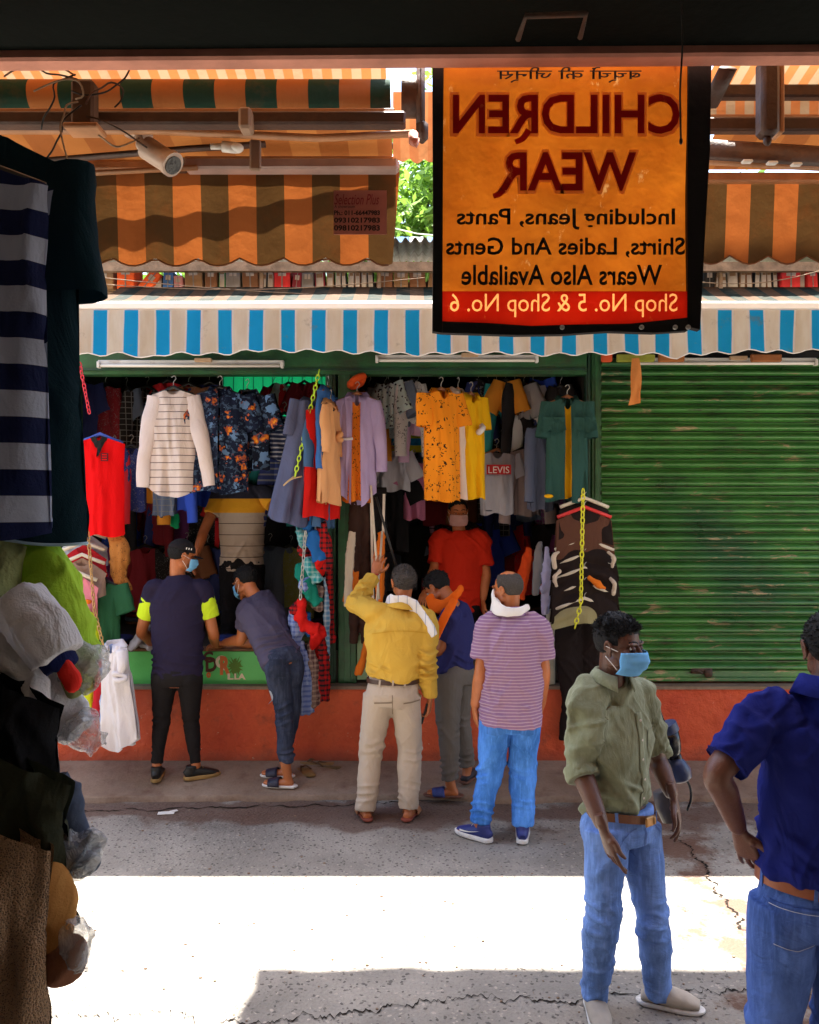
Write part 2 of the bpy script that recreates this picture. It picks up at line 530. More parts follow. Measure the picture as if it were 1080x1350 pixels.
# pavement: a low concrete apron with a broken front edge
xs = np.linspace(-9, 9, 260)
edge = 5.90 + 0.05 * vnoise(np.stack([xs * 1.3, xs * 0, xs * 0], 1), 3) + 0.022 * vnoise(np.stack([xs * 9, xs * 0, xs * 0], 1), 4) - 0.012 * xs
rows = []
for k, t in enumerate([0, 0, 0.05, 0.3, 0.65, 1.0]):
    y = edge + (YF + 0.02 - edge) * t
    z = (0.036 + 0.088 * t) * np.ones_like(xs) + 0.004 * vnoise(np.stack([xs * 3, y * 3, xs * 0], 1), 6)
    if k == 0: z = z * 0 - 0.02
    rows.append(np.stack([xs, y, z], 1))
g = MB(); g.grid(np.array(rows)); struct('pavement', g, M_STRIP, True)
# cracks, as shallow dark gashes filled with dirt
M_CRACK = simple('crack_dirt', (0.018, 0.014, 0.011), 0.95, 0, 0.1)
def crack(pts, w, seed, z=0.004):
    p = catmull([(a, b, z) for a, b in pts], 34)
    s = np.arange(len(p))
    q = np.stack([s * 0.14, s * 0, s * 0], 1)
    off = 0.03 * vnoise(q, seed) + 0.018 * vnoise(q * 3, seed + 1) + 0.012 * vnoise(q * 8, seed + 5)
    ww = w * (0.15 + 0.9 * np.abs(vnoise(q * 2.7, seed + 2)))
    t = np.gradient(p, axis=0); nn = np.stack([-t[:, 1], t[:, 0], 0 * s], 1); nn /= np.linalg.norm(nn, axis=1)[:, None]
    c = p + nn * off[:, None]
    mb = MB(); mb.grid(np.array([c - nn * ww[:, None], c + nn * ww[:, None]]))
    struct('ground_crack', mb, M_CRACK)
def gp(px, py, z=0.0):
    Y = F * (EYE - z) / (py - HOR); return ((px - 540) * Y / F, Y)
crack([gp(60, 1071), gp(160, 1069), gp(330, 1064), gp(480, 1062), gp(560, 1055), gp(760, 1048), gp(960, 1046), gp(1100, 1044)], 0.010, 11)
crack([gp(290, 1352), gp(380, 1343), gp(470, 1336), gp(560, 1322), (gp(650, 1318)), gp(760, 1319), gp(900, 1309), gp(985, 1310), gp(1100, 1312)], 0.007, 21)
crack([gp(885, 1095), gp(915, 1130), gp(945, 1170), gp(975, 1215), gp(1000, 1260)], 0.009, 31)
crack([gp(60, 1340), gp(150, 1342), gp(200, 1338), gp(290, 1352)], 0.004, 41)

# ------------------------------------------------------------------ shop row opposite
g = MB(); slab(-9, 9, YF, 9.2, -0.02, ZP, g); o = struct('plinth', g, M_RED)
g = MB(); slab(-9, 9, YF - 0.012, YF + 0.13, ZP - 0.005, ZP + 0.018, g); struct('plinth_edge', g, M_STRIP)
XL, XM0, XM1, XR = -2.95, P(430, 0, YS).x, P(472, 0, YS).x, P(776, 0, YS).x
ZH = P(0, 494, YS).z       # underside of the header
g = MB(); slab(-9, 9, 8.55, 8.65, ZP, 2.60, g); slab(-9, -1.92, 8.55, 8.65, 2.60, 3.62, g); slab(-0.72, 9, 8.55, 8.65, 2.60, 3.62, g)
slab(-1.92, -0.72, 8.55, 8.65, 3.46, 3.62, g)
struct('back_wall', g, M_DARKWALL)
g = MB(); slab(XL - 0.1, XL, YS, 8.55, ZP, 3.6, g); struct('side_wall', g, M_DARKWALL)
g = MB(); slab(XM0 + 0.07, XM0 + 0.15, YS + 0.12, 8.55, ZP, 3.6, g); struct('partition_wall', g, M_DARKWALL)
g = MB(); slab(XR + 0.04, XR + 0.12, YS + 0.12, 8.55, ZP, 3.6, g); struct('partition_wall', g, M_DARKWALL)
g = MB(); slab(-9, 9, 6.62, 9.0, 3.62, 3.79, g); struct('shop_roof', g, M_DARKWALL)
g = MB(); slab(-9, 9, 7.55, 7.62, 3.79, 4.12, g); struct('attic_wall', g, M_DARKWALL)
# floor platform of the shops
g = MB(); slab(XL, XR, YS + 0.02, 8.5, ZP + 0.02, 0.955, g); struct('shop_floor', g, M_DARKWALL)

def post(px0, px1, y0, y1, mat, label, Y=YS, d=0.10):
    x0, x1 = P(px0, 0, Y).x, P(px1, 0, Y).x
    t = thing('door_post', label, 'post', ((x0 + x1) / 2, Y, 0))
    a = MB(); a.box((0, d / 2, (y0 + y1) / 2), (x1 - x0, d, y1 - y0), bev=0.006); a.build('post_box', mat, t, False)
    b = MB(); b.box((0, -0.006, (y0 + y1) / 2), ((x1 - x0) * 0.35, 0.012, y1 - y0 - 0.02), bev=0.003); b.build('guide_rail', mat, t, False)
    return t
post(429, 443, ZP + 0.018, 3.6, M_DGREEN, 'dark green steel post at the right edge of the left shop')
post(446, 470, ZP + 0.018, 3.6, M_GREEN, 'wider green post beside the bundle of tied plaid shirts')
post(773, 779, ZP + 0.018, 3.6, M_DGREEN, 'thin dark post beside the hanging dark green shirt')
post(780, 793, ZP + 0.018, 3.6, M_GREEN, 'green shutter guide post at the left edge of the closed shutter')
post(88, 103, ZP + 0.018, 3.6, M_DGREEN, 'dark green post behind the red sleeveless top')
# header
zt = P(0, 462, YS).z
t = thing('shop_header', 'green painted header beam over the two open shops', 'beam', (0, YS, 0))
g = MB(); slab(-2.9, P(773, 0, YS).x, -0.02, 0.10, ZH, 3.62, g); g.build('beam_face', M_GREEN, t, False)
g = MB(); slab(-2.9, P(773, 0, YS).x, -0.035, -0.02, ZH + 0.03, ZH + 0.045, g); g.build('ledge_strip', M_DGREEN, t, False)
g = MB(); slab(-9, -2.9, YS, 6.66, ZP, 3.62, g); struct('shop_wall', g, M_DGREEN)
g = MB(); slab(3.6, 9, YS, 6.66, ZP, 3.62, g); struct('shop_wall', g, M_DGREEN)
g = MB(); slab(-9, 9, 6.60, 6.64, 3.58, 3.79, g); struct('fascia_wall', g, M_WOODG)

# rolling shutter, slat by slat
sx0, sx1 = P(793, 0, YS).x, 3.55
t = thing('rolling_shutter', 'closed green rolling shutter with horizontal slats and chipped paint', 'shutter', ((sx0 + sx1) / 2, YS + 0.03, 0))
pitch = 0.0725
def slat_mesh(w, h, seed):
    mb = MB(); r = random.Random(seed)
    prof = [(0.004, 0.0), (0.0, 0.05), (-0.022, 0.10), (-0.036, 0.20), (-0.040, 0.32), (-0.036, 0.46), (-0.024, 0.60), (-0.006, 0.72), (0.012, 0.84), (0.012, 1.0)]
    X = np.linspace(-w / 2, w / 2, 40)
    wob = 0.0022 * vnoise(np.stack([X * 1.5, X * 0 + seed * 3.1, X * 0], 1), 2) + 0.0012 * vnoise(np.stack([X * 7, X * 0 + seed * 3.1, X * 0], 1), 3)
    rows = [np.stack([X, y + wob, z * h + wob * 0.5], 1) for y, z in prof]
    mb.grid(np.array(rows)); return mb
z0 = P(0, 884, YS).z; z1 = P(0, 474, YS).z
nsl = int((z1 - z0) / pitch) + 1
variants = []
for k in range(6):
    o = slat_mesh(sx1 - sx0, pitch * 0.93, k + 1).build('slat', M_SHUT, t, True); variants.append(o.data)
    o.location = (0, 0, z0 + k * pitch)
for k in range(6, nsl):
    o = bpy.data.objects.new('slat', variants[k % 6]); COL.objects.link(o); o.parent = t; o.location = (0, 0, z0 + k * pitch)
for o in [c for c in t.children]:
    o.location.y = rnd.uniform(-0.005, 0.005); o.rotation_euler.x = rnd.uniform(-0.07, 0.07); o.rotation_euler.y = rnd.uniform(-0.0012, 0.0012)
g = MB(); g.box((0, 0.0, (z0 + ZP + 0.035) / 2), (sx1 - sx0, 0.03, z0 - ZP - 0.035), bev=0.006); g.box((0, -0.015, ZP + 0.05), (sx1 - sx0, 0.05, 0.03), bev=0.004)
g.build('bottom_bar', M_SHUT, t, False)
lx = P(925, 0, YS).x - (sx0 + sx1) / 2; lz = P(0, 884, YS).z
g = MB(); g.box((lx, -0.03, lz), (0.17, 0.02, 0.05), bev=0.005); g.box((lx + 0.05, -0.045, lz - 0.02), (0.06, 0.03, 0.06), bev=0.01); g.tube([(lx - 0.09, -0.045, lz), (lx - 0.03, -0.05, lz), (lx, -0.05, lz - 0.02)], 0.009, 8)
g.build('latch', M_RUST, t, True)
g = MB(); g.box((0, 0.05, (z0 + z1) / 2), (sx1 - sx0, 0.01, z1 - z0 + 0.15)); g.build('backing_sheet', M_BLACK, t, False)

# green counter boards
def m_counter():
    N = NT('light_green_board')
    c = N.mix(N.noise(4, 5), (0.07, 0.46, 0.09), (0.13, 0.62, 0.16))
    c = N.mix(N.ramp(N.noise(11, 7, 0.7), [(0.62, 0.0), (0.7, 0.6)]), c, (0.3, 0.2, 0.1))
    return N.bsdf(c, 0.5, N.bump(N.noise(30, 3), 0.002))
M_CB = m_counter()
cx0, cx1 = P(160, 0, YF + 0.08).x, P(386, 0, YF + 0.08).x
cz0, cz1 = P(0, 905, YF + 0.08).z, P(0, 859, YF + 0.08).z
t = thing('counter_board', 'light green counter board with worn lettering and a leaf emblem under the left shop', 'counter', ((cx0 + cx1) / 2, YF + 0.08, 0))
hw = (cx1 - cx0) / 2
g = MB(); g.box((0, 0.02, (cz0 + cz1) / 2), (2 * hw, 0.03, cz1 - cz0), bev=0.003); g.build('board', M_CB, t, False)
g = MB(); g.box((0, 0.06, cz1 + 0.012), (2 * hw, 0.12, 0.022), bev=0.004); g.build('top_edge', M_WOOD, t, False)
t2 = thing('cabinet_front', 'pale green cabinet front at the left end of the right shop', 'cabinet', (P(482, 0, YS).x, YF + 0.09, 0))
za, zb = P(0, 896, YS).z, P(0, 832, YS).z
g = MB(); g.box((0, 0.02, (za + zb) / 2), (0.13, 0.04, zb - za), bev=0.004); g.build('panel', simple('pale_green_board', (0.20, 0.30, 0.16), 0.5), t2, False)
g = MB(); g.box((0.06, -0.004, zb - 0.06), (0.01, 0.012, 0.05), bev=0.003); g.build('handle', M_METAL, t2, False)
t3 = thing('counter_board', 'dark brown counter board under the right shop behind the customers', 'counter', ((P(500, 0, YS).x + P(770, 0, YS).x) / 2, YF + 0.09, 0))
w3 = P(770, 0, YS).x - P(500, 0, YS).x
g = MB(); g.box((0, 0.02, (za + 0.98) / 2), (w3, 0.03, 0.98 - za), bev=0.003); g.build('board', simple('dark_brown_board', (0.05, 0.03, 0.02), 0.6), t3, False)
g = MB(); g.box((0, 0.05, 0.995), (w3, 0.12, 0.025), bev=0.004); g.build('top_edge', M_WOOD, t3, False)

# flat lettering helper --------------------------------------------------------
def text_mesh(s, x0, x1, z0, z1, y, mirror=False, bold=0.0, shear=0.0):
    """flat letters filling the rectangle x0..x1, z0..z1 in the plane y, seen from the street"""
    cu = bpy.data.curves.new('lettering', 'FONT'); cu.body = s; cu.size = 1.0; cu.offset = bold; cu.shear = shear
    cu.resolution_u = 3
    o = bpy.data.objects.new('tmp_text', cu); COL.objects.link(o)
    dg = bpy.context.evaluated_depsgraph_get()
    me = bpy.data.meshes.new_from_object(o.evaluated_get(dg))
    bpy.data.objects.remove(o)
    v, _ = mesh_np(me)
    if len(v) == 0: return me
    a, b = v[:, 0].min(), v[:, 0].max(); c, d = v[:, 1].min(), v[:, 1].max()
    X = (v[:, 0] - a) / (b - a); Z = (v[:, 1] - c) / (d - c)
    if mirror: X = 1 - X
    mesh_set(me, np.stack([x0 + X * (x1 - x0), np.full(len(v), y), z0 + Z * (z1 - z0)], 1))
    return me
def put_text(name, s, parent, mat, *a, **k):
    me = text_mesh(s, *a, **k)
    return link_mesh(name, me, mat, parent, False)

def lx_(px): return P(px, 0, YF + 0.08).x - (cx0 + cx1) / 2
def lz_(py): return P(0, py, YF + 0.08).z
M_BRN = simple('brown_print', (0.10, 0.03, 0.015), 0.6); M_ORP = simple('orange_print', (0.62, 0.16, 0.04), 0.6)
M_CRP = simple('cream_print', (0.8, 0.68, 0.5), 0.6); M_LEAF = simple('leaf_print', (0.09, 0.20, 0.02), 0.6)
put_text('lettering', 'C', t, M_BRN, lx_(268), lx_(281), lz_(874), lz_(859), 0.0015, bold=0.04)
put_text('lettering', 'D', t, M_BRN, lx_(271), lx_(286), lz_(886), lz_(866), 0.0022, bold=0.04)
put_text('lettering', 'Q', t, M_CRP, lx_(284), lx_(300), lz_(884), lz_(864), 0.0015, bold=0.06)
put_text('lettering', 'R', t, M_ORP, lx_(290), lx_(304), lz_(890), lz_(865), 0.0010, bold=0.05)
put_text('lettering', 'L', t, M_CRP, lx_(300), lx_(308), lz_(896), lz_(888), 0.0004, bold=0.05)
put_text('lettering', 'LA', t, M_CRP, lx_(309), lx_(324), lz_(896), lz_(888), 0.0004, bold=0.05)
put_text('lettering', 'o', t, M_ORP, lx_(272), lx_(278), lz_(894), lz_(886), 0.0015, bold=0.08)
g = MB(); pts = [(lx_(310), 0.002, lz_(879))]; k = 18
for i in range(k * 2):
    a = PI * 2 * i / (k * 2); r = (0.085 if i % 2 == 0 else 0.052) * (1 + 0.25 * math.sin(i * 2.3))
    pts.append((lx_(310) + r * 0.75 * math.cos(a), 0.002, lz_(879) + r * 0.95 * math.sin(a)))
g.add(pts, [(0, 1 + i, 1 + (i + 1) % (2 * k)) for i in range(2 * k)]); g.build('leaf_emblem', M_LEAF, t, False)

# emerald net over the opening at the back of the left shop
M_NET = fabric('emerald_net', (0.01, 0.42, 0.16), 'stripe', (0.005, 0.12, 0.06), trans=0.6, a=0.10, b=0.12, axis=0)
xs = np.linspace(-1.9, -0.62, 40); zs = np.linspace(2.62, 3.5, 20)
G = np.array([[(x, 8.50 + 0.02 * math.sin(x * 9 + z * 3), z) for x in xs] for z in zs])
g = MB(); g.grid(G); o = g.build('shade_net', M_NET); tagit(o, 'emerald green net glowing at the back of the left shop', 'net')

# ------------------------------------------------------------------ fluorescent battens under the header
def batten(px0, px1, py, label, Y=6.45, grp='unlit tube lights above the shop fronts'):
    a, b = P(px0, py, Y), P(px1, py, Y)
    t = thing('tube_light', label, 'tube light', (a + b) / 2, 0, grp)
    w = (b - a).x
    g = MB(); g.box((0, 0.03, 0.012), (w, 0.04, 0.045), bev=0.005); g.build('batten', M_WHITE, t, False)
    g = MB(); g.tube([(-w / 2 + 0.03, 0, -0.012), (w / 2 - 0.03, 0, -0.012)], 0.013, 12); g.build('tube', M_TUBE, t)
    for s in (-1, 1):
        g = MB(); g.box((s * (w / 2 - 0.012), 0.005, -0.005), (0.022, 0.045, 0.05), bev=0.004); g.build('end_holder', M_WHITE, t, False)
    g = MB(); g.box((0.1, -0.0, 0.03), (0.13, 0.04, 0.03), bev=0.004); g.build('starter_box', simple('beige_plastic', (0.5, 0.33, 0.2), 0.5), t, False)
batten(128, 374, 480, 'unlit white tube light on the green header of the left shop')
batten(495, 710, 473, 'unlit tube light on the header of the right shop')
batten(835, 1078, 477, 'unlit tube light at the top of the closed green shutter')

# ------------------------------------------------------------------ attic ledge roof: corrugated sheets and fascia board
M_CORR = simple('old_corrugated_sheet', (0.42, 0.38, 0.32), 0.7, 0, 0.4, 0.3, 6, 0.004, (0.2, 0.13, 0.08))
n_sheet = 9
for k in range(n_sheet):
    w = 1.05; x0 = -4.0 + k * 0.95
    X = np.linspace(0, w, 92)
    wave = 0.020 * np.sin(X / 0.075 * 2 * PI)
    jag = 0.02 * vnoise(np.stack([X * 4 + k * 9, X * 0, X * 0], 1), 8)
    rows = []
    for tt in (0, 0.02, 0.3, 0.6, 1.0):
        y = 6.38 + jag * (1 - tt) + tt * 2.3
        z = 4.125 + 0.012 * (k % 2) + wave + tt * 0.5
        rows.append(np.stack([x0 + X, y, z], 1))
    G = np.array(rows)
    g = MB(); g.grid(G); g.grid(G + np.array([0, 0, 0.005]))
    o = g.build('corrugated_sheet', M_CORR, None, True)
    side = ['leftmost', 'second', 'third', 'fourth', 'fifth', 'sixth', 'seventh', 'eighth', 'rightmost'][k]
    tagit(o, '%s corrugated sheet of the patched roof above the shops' % side, 'roof sheet', 'corrugated sheets over the shop row')
g = MB(); slab(-4.2, 4.6, 6.42, 6.47, P(0, 357, 6.42).z, P(0, 345, 6.42).z, g); o = g.build('fascia_board', M_WOODG, None, False); tagit(o, 'long weathered board under the corrugated roof edge', 'board')
for i, px in enumerate([120, 345, 500, 760, 950]):
    a = P(px, 390, 6.5)
    g = MB(); g.box((0, 0, (a.z + 4.0) / 2), (0.03, 0.03, 4.0 - a.z), bev=0.004); o = g.build('attic_strut', M_WOODG, None, False, (a.x, 6.5, 0))
    tagit(o, 'short wooden strut propping the roof board, %s' % ['left end', 'above the white long sleeved top', 'above the green posts', 'hidden by the banner', 'right of the banner'][i], 'strut', 'struts under the roof board')
# wires along the ledge
for i, (a, b, s) in enumerate([((98, 372), (560, 366), 6), ((925, 372), (1085, 356), 4), ((98, 362), (560, 392), 3)]):
    A, B = P(a[0], a[1], 6.3), P(b[0], b[1], 6.3)
    pts = [A.lerp(B, q) + Vector((0, 0, -0.012 * s * math.sin(PI * q))) for q in np.linspace(0, 1, 14)]
    g = MB(); g.tube(pts, 0.004, 5); o = g.build('wire', M_WOODG); tagit(o, ['pale wire sagging along the left part of the roof ledge', 'thin wire crossing the ledge right of the banner', 'second wire slanting down along the left part of the ledge'][i], 'wire')
# things stored on the ledge
cols = {'brown': (0.20, 0.09, 0.04), 'tan': (0.26, 0.15, 0.07), 'red': (0.6, 0.03, 0.03), 'orange': (0.85, 0.12, 0.02), 'black': (0.02, 0.02, 0.02), 'white': (0.42, 0.37, 0.30), 'maroon': (0.22, 0.02, 0.03),
        'blue': (0.05, 0.14, 0.35), 'green': (0.10, 0.32, 0.12), 'grey': (0.2, 0.19, 0.18), 'pink': (0.55, 0.25, 0.25)}
def ledge_item(px, w, py, h, col, kind, tilt, idx):
    Y = 6.62
    a = P(px, 392, Y); s = Y / F
    t = thing('stored_%s' % kind, None, kind, (a.x + w * s / 2, Y + 0.03, 3.795), 0, 'cartons and books stored on the roof ledge')
    M = simple('ledge_' + col, cols[col], 0.7, 0, 0.3, 0.25, 10, 0.002)
    W, H = w * s * 0.94, h * s
    R = Matrix.Rotation(tilt, 3, 'Y')
    if kind == 'book':
        g = MB(); g.box((0, 0, H / 2), (W, 0.15, H), bev=0.004); o = g.build('cover', M, t, False); o.rotation_euler.y = tilt
        g = MB(); g.box((0, -0.002, H / 2), (W * 0.7, 0.15, H * 0.97)); g.build('pages', simple('ledge_white', cols['white'], 0.7), o, False)
        g = MB(); g.box((0, -0.077, H * 0.68), (W * 0.6, 0.003, H * 0.2)); g.build('spine_label', simple('ledge_tan', cols['tan'], 0.7, 0, 0.3, 0.25, 10, 0.002), o, False)
    else:
        g = MB(); g.box((0, 0, H / 2), (W, 0.22, H), bev=0.005); o = g.build('box', M, t, False); o.rotation_euler.y = tilt
        g = MB(); g.box((0, -0.112, H * 0.62), (W * 0.5, 0.002, H * 0.25)); g.build('paper_label', simple('ledge_white', cols['white'], 0.7), o, False)
        g = MB(); g.box((0, -0.113, H * 0.5), (W * 0.08, 0.002, H * 0.98)); g.build('tape', simple('ledge_grey', cols['grey'], 0.5), o, False)
    return t
row = [(106, 12, 28, 'white', 'carton'), (119, 36, 27, 'tan', 'carton'), (158, 24, 38, 'orange', 'carton'), (184, 16, 30, 'orange', 'carton'), (203, 14, 20, 'black', 'book'), (218, 14, 24, 'blue', 'carton'),
       (233, 12, 18, 'pink', 'carton'), (247, 24, 36, 'tan', 'carton'), (273, 16, 32, 'brown', 'carton'), (290, 9, 36, 'green', 'book'), (300, 20, 34, 'grey', 'carton'), (322, 22, 34, 'brown', 'carton'), (345, 8, 26, 'black', 'book'), (354, 8, 26, 'white', 'book'),
       (363, 22, 34, 'red', 'carton'), (386, 12, 24, 'maroon', 'carton'), (399, 16, 26, 'grey', 'carton'), (416, 14, 28, 'maroon', 'book'), (431, 10, 28, 'tan', 'book'), (443, 7, 32, 'white', 'book'), (451, 7, 32, 'black', 'book'), (459, 8, 32, 'white', 'book'),
       (468, 8, 32, 'brown', 'book'), (477, 7, 34, 'white', 'book'), (485, 9, 34, 'black', 'book'), (496, 22, 34, 'brown', 'carton'), (519, 20, 30, 'tan', 'carton'), (540, 22, 32, 'brown', 'carton'), (563, 20, 30, 'tan', 'carton'),
       (924, 14, 30, 'black', 'carton'), (939, 9, 28, 'tan', 'book'), (949, 7, 22, 'black', 'book'), (957, 14, 32, 'white', 'book'), (972, 8, 34, 'tan', 'book'), (981, 9, 34, 'brown', 'book'), (991, 8, 34, 'black', 'book'), (1000, 7, 34, 'white', 'book'), (1008, 7, 34, 'brown', 'book'),
       (1016, 7, 34, 'black', 'book'), (1024, 26, 34, 'red', 'carton'), (1051, 7, 34, 'white', 'book'), (1059, 14, 34, 'red', 'carton'), (1074, 24, 30, 'brown', 'carton')]
seen = {}
for i, (px, w, h, c, k) in enumerate(row):
    part = 'left' if px < 600 else 'right'
    key = (c, k, part); seen.setdefault(key, []).append(i)
ordn = ['first', 'second', 'third', 'fourth', 'fifth', 'sixth', 'seventh']
for i, (px, w, h, c, k) in enumerate(row):
    part = 'left' if px < 600 else 'right'
    L = seen[(c, k, part)]
    tt = ledge_item(px, w, 0, h, c, k, rnd.choice([0, 0, 0.04, -0.05, 0.12]), i)
    if c == 'orange' and px > 180: tt.children[0].rotation_euler.y = 0.7
    nb = row[i - 1][3] + ' ' + row[i - 1][4] if i else 'roof end'
    nm = (ordn[L.index(i)] + ' ') if len(L) > 1 else ''
    tt['label'] = '%s%s %s from the left on the roof ledge %s of the banner' % (nm, c, k, part) if nm else 'the only %s %s on the roof ledge %s of the banner' % (c, k, part)

# ------------------------------------------------------------------ blue and white awning
AX0, AX1 = P(96, 0, 5.6).x, 4.6
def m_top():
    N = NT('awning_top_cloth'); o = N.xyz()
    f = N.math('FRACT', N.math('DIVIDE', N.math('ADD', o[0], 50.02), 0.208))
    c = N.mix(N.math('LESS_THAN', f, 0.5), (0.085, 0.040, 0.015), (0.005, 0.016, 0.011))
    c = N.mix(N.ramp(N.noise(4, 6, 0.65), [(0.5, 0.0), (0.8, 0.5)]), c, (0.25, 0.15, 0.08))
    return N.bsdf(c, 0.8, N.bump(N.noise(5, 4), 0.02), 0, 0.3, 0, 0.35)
def m_val():
    N = NT('blue_white_valance_cloth'); o = N.xyz()
    x = N.math('ADD', o[0], N.math('MULTIPLY', N.math('SUBTRACT', N.noise(2.0, 2), 0.5), 0.02))
    f = N.math('FRACT', N.math('DIVIDE', N.math('ADD', x, 50.0 - P(117, 0, 5.6).x), 0.2085))
    blue = N.mix(N.noise(5, 5), (0.005, 0.42, 0.78), (0.02, 0.55, 0.92))
    cream = N.mix(N.ramp(N.noise(9, 6, 0.6, N.mapping((1, 1, 0.3))), [(0.35, 0.0), (0.7, 1.0)]), (0.78, 0.70, 0.58), (0.90, 0.86, 0.78))
    c = N.mix(N.math('LESS_THAN', f, 0.47), cream, blue)
    l1 = N.math('LESS_THAN', N.math('ABSOLUTE', N.math('SUBTRACT', f, 0.485)), 0.03)
    l2 = N.math('LESS_THAN', N.math('ABSOLUTE', N.math('SUBTRACT', N.math('FRACT', N.math('ADD', f, 0.5)), 0.485)), 0.03)
    c = N.mix(N.math('MAXIMUM', l1, l2), c, (0.85, 0.83, 0.80))
    c = N.mix(N.ramp(N.noise(7, 8, 0.72), [(0.58, 0.0), (0.72, 0.55)]), c, (0.30, 0.24, 0.17))
    return N.bsdf(c, 0.75, N.bump(N.noise(6, 4, 0.6, N.mapping((1, 1, 0.3))), 0.012), 0, 0.3, 0, 0.65)
t = thing('striped_awning', 'blue and white striped awning with a white front bar across the shops', 'awning', (0, 5.6, 3.4))
n = 150; xs = np.linspace(AX0, AX1, n)
G = []
for q in np.linspace(0, 1, 12):
    sag = -0.035 * math.sin(PI * q) - 0.010 * np.sin(xs * 3.1) * math.sin(PI * q)
    G.append(np.stack([xs, np.full(n, 0.02 + 0.90 * q), 0.045 + 0.36 * q + sag], 1))
G = np.array(G); g = MB(); g.grid(G); g.grid(G[::-1] - np.array([0, 0, 0.003])); g.build('top_cloth', m_top(), t)
g = MB(); g.box(((AX0 + AX1) / 2, 0, 0.035), (AX1 - AX0, 0.055, 0.062), bev=0.014); g.build('front_bar', simple('white_powder_coat', (0.82, 0.80, 0.76), 0.35, 0, 0.5, 0.04, 8, 0.0005), t, False)
n = 700; xs = np.linspace(AX0, AX1, n)
G = []
hz = 0.285
droop = 0.012 * np.sin(xs * 2 * PI / 0.21) + 0.018 * vnoise(np.stack([xs * 2.2, xs * 0, xs * 0], 1), 4) + 0.03 * np.exp(-((xs - P(195, 0, 5.6).x) / 0.07) ** 2) + 0.03 * np.exp(-((xs - P(892, 0, 5.6).x) / 0.05) ** 2)
for q in np.linspace(0, 1, 12):
    wav = (0.014 * np.sin(xs * 2 * PI / 0.42 + 1) + 0.010 * np.sin(xs * 13.0)) * q
    G.append(np.stack([xs, -0.03 + wav - 0.01 * q, 0.002 - (hz + droop) * q], 1))
G = np.array(G); g = MB(); g.grid(G); g.grid(G[::-1] + np.array([0, 0.0025, 0])); g.build('valance', m_val(), t)
g = MB(); g.tube([tuple(p + np.array([0, 0.001, 0])) for p in G[-1][::4]], 0.004, 5); g.build('hem_piping', M_WHITE, t)
g = MB(); g.box((AX0 - 0.012, 0.0, 0.03), (0.022, 0.07, 0.085), bev=0.006); g.build('end_cap', M_WHITE, t, False)
g = MB(); G2 = []
for q in np.linspace(0, 1, 6):
    G2.append([(AX0 - 0.012 + 0.045 * q * 0.5 + 0.01 * math.sin(5 * q + w), -0.035 + 0.10 * w, -0.005 - 0.29 * q) for w in np.linspace(0, 1, 4)])
g.grid(np.array(G2)); g.build('side_flap', fabric('grey_flap', (0.45, 0.40, 0.42)), t)
# arms under the awning
for px in (150, 520, 900):
    a = P(px, 0, 5.6).x
    g = MB(); g.tube([(a, 0.02, 0.02), (a + 0.25, 0.5, -0.02), (a + 0.02, 0.93, 0.02)], 0.016, 8); g.build('folding_arm', M_WHITE, t)
# orange cloth strip hanging from it at the right
a = P(838, 472, 6.3)
G = []
for q in np.linspace(0, 1, 14):
    w = 0.030 + 0.012 * abs(math.sin(4 * q)) + 0.012 * q
    c0 = -0.01 * q + 0.012 * math.sin(3.2 * q)
    G.append([(c0 + w * (u - 0.5) * 2 * 0.9, 0.01 * math.sin(6 * u + 5 * q), -0.36 * q + 0.02 * u * q) for u in np.linspace(0, 1, 6)])
g = MB(); g.grid(np.array(G)); o = g.build('cloth_strip', fabric('peach_ribbon', (0.75, 0.28, 0.08)), None, True, a); tagit(o, 'peach orange cloth strip dangling in front of the shutter', 'ribbon')
for i, (px, w, c) in enumerate([(800, 14, (0.6, 0.08, 0.02)), (838, 50, (0.3, 0.32, 0.04)), (885, 34, (0.35, 0.12, 0.03)), (1010, 40, (0.3, 0.1, 0.03))]):
    a = P(px, 472, 6.35); s = 6.35 / F
    g = MB(); g.box((0, 0, 0), (w * s, 0.04, 0.06), bev=0.008); o = g.build('packet', simple('packet_%d' % i, c, 0.6), None, False, a)
    tagit(o, ['small red packet tucked above the left end of the shutter', 'yellow green packet tucked above the shutter by the orange strip', 'brown packet tucked above the shutter right of the orange strip', 'rust brown packet above the middle of the shutter'][i], 'packet', 'packets tucked above the shutter')

# ------------------------------------------------------------------ the shop the photographer stands in
M_NEARW = simple('near_cream_wall', (0.42, 0.36, 0.30), 0.9)
g = MB(); slab(-9, 9, -3, 1.1, -0.02, 0.5, g); struct('near_plinth', g, M_NEARW)
g = MB(); slab(-9, 9, -3.1, -3.0, 0.5, 3.1, g); slab(-2.7, -2.6, -3, 1.45, 0.5, 3.1, g); slab(2.6, 2.7, -3, 1.45, 0.5, 3.1, g); slab(-9, -2.7, 1.35, 1.45, 0.5, 3.1, g); slab(2.7, 9, 1.35, 1.45, 0.5, 3.1, g)
struct('near_shop_wall', g, M_NEARW)
g = MB(); slab(-9, 9, -3, 1.48, 3.1, 3.2, g); struct('near_shop_ceiling', g, M_NEARW)
g = MB(); slab(-9, 9, 1.0, 1.6, 3.2, 6.5, g); struct('near_building_wall', g, M_PLASTER)
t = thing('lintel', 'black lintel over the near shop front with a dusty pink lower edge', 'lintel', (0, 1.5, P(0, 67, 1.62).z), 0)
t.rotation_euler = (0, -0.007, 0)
g = MB(); g.box((0, 0.03, 0.28), (8, 0.18, 0.56), bev=0.004); g.build('beam', simple('black_green_beam', (0.002, 0.0035, 0.0025), 0.9, 0, 0.1), t, False)
